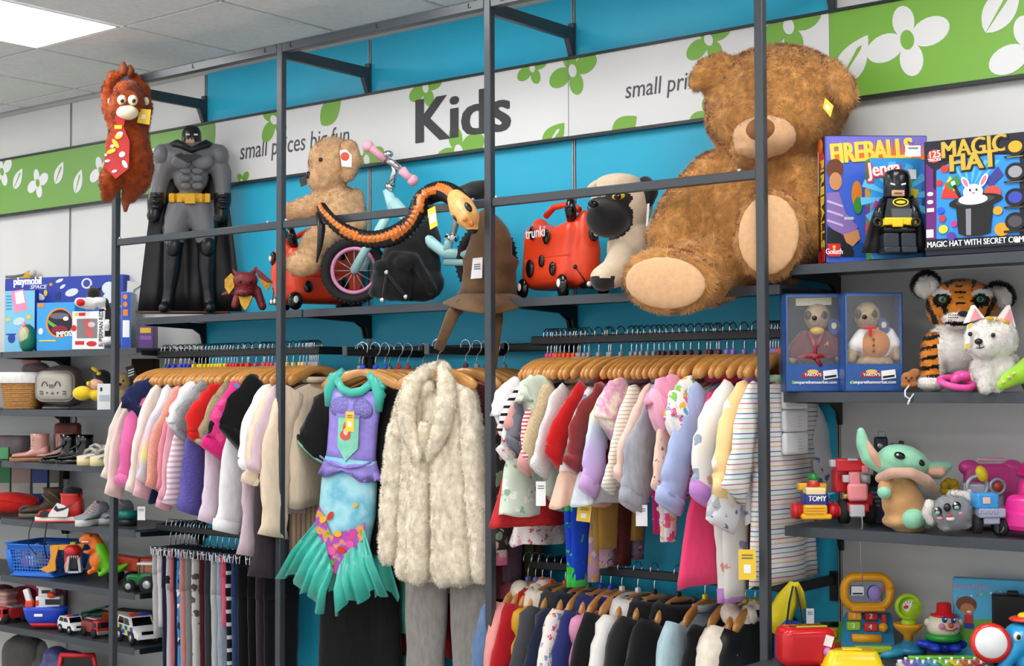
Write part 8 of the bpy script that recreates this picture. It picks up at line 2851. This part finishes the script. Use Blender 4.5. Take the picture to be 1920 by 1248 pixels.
b = B(plastic('#d8302a')).box(P(1657, 1160, .002), (r(8), .02, r(18)), .003).m(ty).ell(P(1656, 1176, -.02), (r(9), .016, r(9)))
b.ob('slide_lever', t)
b = B(ty).cyl(P(1597, 1196, -.04), P(1651, 1197, -.04), r(8)).ob('drawer_bar', t)
B(plastic('#b8d82a')).box(P(1640, 1217, -.06), (r(70), .03, r(12)), .004).ob('drawer', t)

P = stand(1706, 1222, 3.97, z)
t = thing('toy_scale', 'green dial toy weighing scale on a yellow bowl and blue foot', 'toy scale', P.o, P.rz)
r = P.r
gl = plastic('#a8cf2a', .25)
b = B(gl).cyl(P(1703, 1137, -.012), P(1703, 1137, .012), r(25), n=28).torus(P(1703, 1137, -.012), r(21), r(4), (PI / 2, 0, 0), 28, 8).ell(P(1704, 1167, .0), (r(15), r(15), r(10)))
b.ob('dial_case', t)
b = B('eye_white').disc(*P.xz(1704, 1135), r(14), r(11), -.0125).m(plastic('#3a7ab8'))
for k in range(7):
    a = .25 + k * .44
    q = P.xz(1704, 1138)
    b.prism([(q[0] + r(8) * math.cos(a), q[1] + r(8) * math.sin(a)), (q[0] + r(13) * math.cos(a - .08), q[1] + r(13) * math.sin(a - .08)), (q[0] + r(13) * math.cos(a + .08), q[1] + r(13) * math.sin(a + .08))], -.0145, -.0138)
b.m(plastic('#d8302a')).disc(*P.xz(1696, 1136), r(5), r(3), -.0148, rot=.4)
b.ob('dial_face', t)
b = B(ty).lathe([(r(8), 0), (r(9), r(14)), (r(24), r(26)), (r(27), r(32)), (r(27), r(36)), (r(20), r(35))], P(1703, 1204, .0), 24)
b.ob('bowl', t)
b = B(tb).lathe([(r(34), 0), (r(32), r(10)), (r(14), r(16)), (r(9), r(22))], P(1703, 1222, .0), 24)
b.ob('foot', t)

P = stand(1768, 1222, 3.98, z)
t = thing('egg_clown', 'smiling egg shaped clown toy with a red hat and green collar', 'toy', P.o, P.rz)
r = P.r
b = B(plastic('#efe6cc', .25)).lathe([(r(24), 0), (r(30), r(8)), (r(31), r(18)), (r(26), r(32)), (r(14), r(40))], P(1769, 1189, .0), 26)
for x in (1739, 1800):
    b.ell(P(x, 1166, .0), (r(6), .012, r(8)))
b.ob('egg_head', t)
B(plastic('#2a9a3a')).lathe([(r(28), 0), (r(34), r(4)), (r(34), r(10)), (r(29), r(14))], P(1769, 1200, .0), 26).ob('collar', t)
b = B(plastic('#d8242a', .25)).lathe([(r(24), 0), (r(25), r(4)), (r(14), r(7)), (r(13.5), r(24)), (r(10), r(26))], P(1770, 1155, .0), 24)
b.ob('hat', t)
b = B(plastic('#1f3f9a')).ell(P(1771, 1161, -.045), (r(5), .006, r(6))).ell(P(1788, 1162, -.042), (r(5), .006, r(6)))
b.m('eye_white').ell(P(1773, 1160, -.051), (r(1.8), .003, r(2))).ell(P(1790, 1161, -.047), (r(1.8), .003, r(2)))
b.m(plastic('#e0402a')).ell(P(1783, 1172, -.052), (r(5), .01, r(5))).m(plastic('#e08ab8')).ell(P(1766, 1174, -.05), (r(6), .005, r(6))).ell(P(1796, 1174, -.036), (r(5), .005, r(6)))
b.m(plastic('#c0302a')).tube([P(1769, 1176, -.052), P(1776, 1182, -.053), P(1787, 1182, -.05), P(1795, 1177, -.042)], r(1), 5)
b.ob('face', t)
skin([('t', [P(1725, 1206, .0), P(1770, 1212, .0), P(1812, 1206, .0)], [r(8), r(14), r(8)]), ('e', P(1752, 1214, -.03), (r(12), .03, r(9))), ('e', P(1790, 1214, -.03), (r(12), .03, r(9)))], 'blue_legs', plastic('#1f3fc0', .25), t, .005, 3)

t, P, b, w, h = carton('picture_box', 'pale blue picture box with a smiling cartoon child behind the clown', 'toy box', 1788, 1092, 1990, 1222, 4.04, z, .25, .03, paper('#4fb4e0'))
b.m(paper('#6ab04a')).prism([P.xz(*q) for q in ((1789, 1165), (1840, 1160), (1985, 1160), (1985, 1213), (1789, 1213))], -.0012, -.0004)
b.m(paper('#6a3a22')).disc(*P.xz(1812, 1132), P.r(19), P.r(15), -.0014).m(paper('#b8764a')).disc(*P.xz(1814, 1141), P.r(13), P.r(11), -.0018).m(W_).disc(*P.xz(1817, 1146), P.r(4), P.r(2), -.0024)
b.m(RED).rect(*P.xz(1808, 1168), *P.xz(1824, 1152), -.0018).m(NAVY).rect(*P.xz(1808, 1177), *P.xz(1826, 1168), -.0022).m(PNK).text('Dance Mixer', .018, *P.xz(1820, 1100), -.001, shear=.1).m(RED).text('mat', .022, *P.xz(1892, 1113), -.001, bold=.01)
for k in range(10):
    b.m(paper(['#e84a5a', '#f2d23a', '#5ac04a', '#ffffff'][k % 4])).disc(*P.xz(1795 + 9 * k, 1120 - 1.3 * k), P.r(1.8), P.r(1.8), -.001)
b.ob('printed_front', t)
P = stand(1885, 1215, 3.99, z)
t = thing('black_box', 'plain black box standing in front of the pale blue picture box', 'box', (P.o.x + .03, 4.0, z + .0015), P.rz - .3)
hz = P(1885, 1114)[2]
B(mat('box_black', '#0a0a0c', rough=.5)).box((0, 0, hz / 2), (.13, .05, hz), .004).ob('box_body', t)
B(mat('box_black', '#0a0a0c')).box((-.01, 0, hz + .005), (.03, .03, .012), .003).ob('lid_tab', t)

P = stand(1880, 1260, 3.74, z)
t = thing('elephant_drum', 'blue elephant toy with a white topped red drum', 'toy drum', P.o, P.rz)
r = P.r
Er = (1.35, 0, -.25)
c = P(1858, 1205, .0)
b = B(plastic('#d8291f', .25)).lathe([(r(34), -.026), (r(37), -.018), (r(37), .006), (r(31), .012)], c, 28, Er)
b.ob('drum_shell', t)
b = B(plastic('#eceaea', .3)).lathe([(r(30), .010), (r(28), .0145), (r(2), .016)], c, 28, Er)
b.ob('drum_skin', t)
skin([('e', P(1912, 1200, .03), (r(30), .06, r(34))), ('t', [P(1905, 1215, .0), P(1885, 1240, .0), P(1880, 1262, .0)], [r(16), r(14), r(12)]), ('e', P(1930, 1240, .03), (r(36), .06, r(30)))], 'elephant_body', plastic('#2fa3dc', .25), t, .006, 4)
b = B('eye_white').ell(P(1908, 1193, -.035), (r(8), .006, r(9))).m('gloss_black').ell(P(1910, 1194, -.041), (r(4), .005, r(5)))
b.ob('eye', t)
b = B(plastic('#e0402a', .25)).lathe([(r(28), 0), (r(30), r(3)), (r(24), r(7))], P(1922, 1163, .03), 24).m(plastic('#f2c81e')).ell(P(1922, 1154, .03), (r(14), r(14), r(7)))
b.ob('hat', t)

P = stand(1770, 1240, 3.80, z)
t = thing('toy_xylophone', 'white framed toy xylophone with rainbow keys in front of the clown', 'toy xylophone', (P.o.x, 3.80, z + .0015), P.rz)
b = B(plastic('#e4e2e0', .3)).box((0, 0, .006), (.24, .085, .012), .005).box((0, .03, .016), (.235, .012, .01), .003)
b.ob('frame', t)
for k, col in enumerate(('#7a5ab8', '#4a7ac8', '#2a9ab0', '#6abf3a', '#e8c81f', '#d0603a', '#c8303a')):
    b = B(plastic(col, .25)).box((-.095 + .031 * k, 0, .018), (.024, .078 - .004 * k, .006), .002)
    o = b.ob('key', t)
    b = B('eye_white')
    for y in (-.028, .028):
        b.cyl((-.095 + .031 * k, y, .02), (-.095 + .031 * k, y, .028), .004, n=10)
    b.ob('key_peg', o)
B(plastic('#6abf3a', .25)).box((.02, .06, .014), (.20, .02, .024), .004).ob('green_rail', t)
t2 = thing('toy_hammer', 'teal ridged toy beater lying beside the xylophone', 'toy', at(1668, 1225, 3.82), YAW)
t2.location.z = z + .014
b = B(plastic('#2a8aa8', .3)).tube([(-.03, 0, 0), (-.01, 0, .004), (.035, 0, .012)], [.006, .012, .012], 10)
b.ob('beater_grip', t2)

P = stand(1512, 1270, 3.62, z)
t = thing('toy_toaster', 'red toy toaster with a purple knob beside the frame post', 'toy toaster', P.o, P.rz + .15)
r = P.r
b = B(plastic('#c81a22', .2)).box((0, .01, r(74) / 2), (r(100), .10, r(74)), .022, seg=4)
b.ob('toaster_body', t)
b = B('gloss_black').box((.002, .0, r(74)), (r(64), .016, .003)).m(plastic('#8acb2a')).box((.012, -.012, r(74) + .001), (r(60), .008, .004), .001)
b.ob('bread_slot', t)
B(plastic('#c07ac8')).ell((r(30), -.045, r(30)), (r(8), .012, r(9))).ob('knob', t)
b = B('ticket_white').box((r(34), -.041, r(50)), (r(16), .002, r(20)), rot=(0, .3, 0)).ob('price_sticker', t)
P = stand(1597, 1262, 3.66, z)
t = thing('yellow_tub', 'bright yellow plastic tub upside down in front of the toy till', 'tub', (P.o.x, 3.66, z + .0015), P.rz)
hz = P(1597, 1218)[2]
b = B(plastic('#f2cf1f', .25))
b.loft([[(x, y, zz) for x, y in rrect(.078 * f, .05 * f, .02)] for zz, f in ((0, 1.05), (.012, 1.05), (.012, 1.), (hz - .006, .86), (hz, .8))])
b.ob('tub_body', t)
B(plastic('#f2cf1f', .25)).box((0, 0, hz + .003), (.05, .03, .006), .002).ob('tub_foot', t)
P = stand(1558, 1215, 3.97, z)
t = thing('toy_till', 'small green and orange toy till behind the red toaster', 'toy cash register', P.o, P.rz)
r = P.r
b = B(plastic('#7ac04a', .3)).box(P(1558, 1190, .0), (r(52), .05, r(50)), .012)
b.ob('till_body', t)
B('gloss_black').box(P(1555, 1170, -.025), (r(34), .006, r(10)), .002).ob('display', t)
b = B(plastic('#f0a51e')).box(P(1558, 1186, -.028), (r(24), .012, r(18)), .004).m(plastic('#e0502a')).box(P(1566, 1208, -.028), (r(34), .02, r(10)), .003)
b.ob('keypad', t)
P = Pix(1480, 1100, 3.72)
t = thing('shoulder_bag', 'yellow and blue bag with a black strap hanging from the coat rail', 'bag', (X1 + 3 - .005, 3.83, .91), YAW - .35)
q = lambda x, y, d: tuple(Matrix.Rotation(-(YAW - .35), 3, 'Z') @ (at(x, y, 3.80 + d) - t.location))
b = B(mat('bag_yellow', '#e0cb1c', rough=.6, var=.08))
b.tube([q(1490, 1092, .0), q(1475, 1125, -.02), q(1460, 1160, -.02), q(1452, 1185, -.02)], [.014, .032, .038, .038], 8, True, .3, up=(1, 0, 0))
b.tube([q(1490, 1092, .0), q(1500, 1110, .02), q(1505, 1140, .03)], [.012, .012, .012], 8, True, .3, up=(1, 0, 0))
b.ob('yellow_panel', t)
B(mat('bag_blue', '#2a55b8', rough=.6, var=.08)).loft([[q(1452, 1180, -.02), q(1475, 1160, -.03), q(1500, 1165, .02), q(1480, 1175, .03)], [q(1452, 1265, -.03), q(1480, 1265, -.05), q(1508, 1265, .02), q(1480, 1265, .03)]], smooth=False).ob('blue_panel', t)
B('soft_black').tube([q(1487, 1098, -.03), q(1480, 1130, -.04), q(1474, 1180, -.05), q(1470, 1200, -.05)], .010, 8, True, .3, up=(0, 1, 0)).tube([q(1492, 1100, -.01), q(1502, 1140, -.02), q(1508, 1180, -.02)], .010, 8, True, .3, up=(0, 1, 0)).ob('strap', t)
ticket('white paper tag behind the yellow and blue bag', 1519, 1158, 3.86, .022, .055, 'ticket_white')
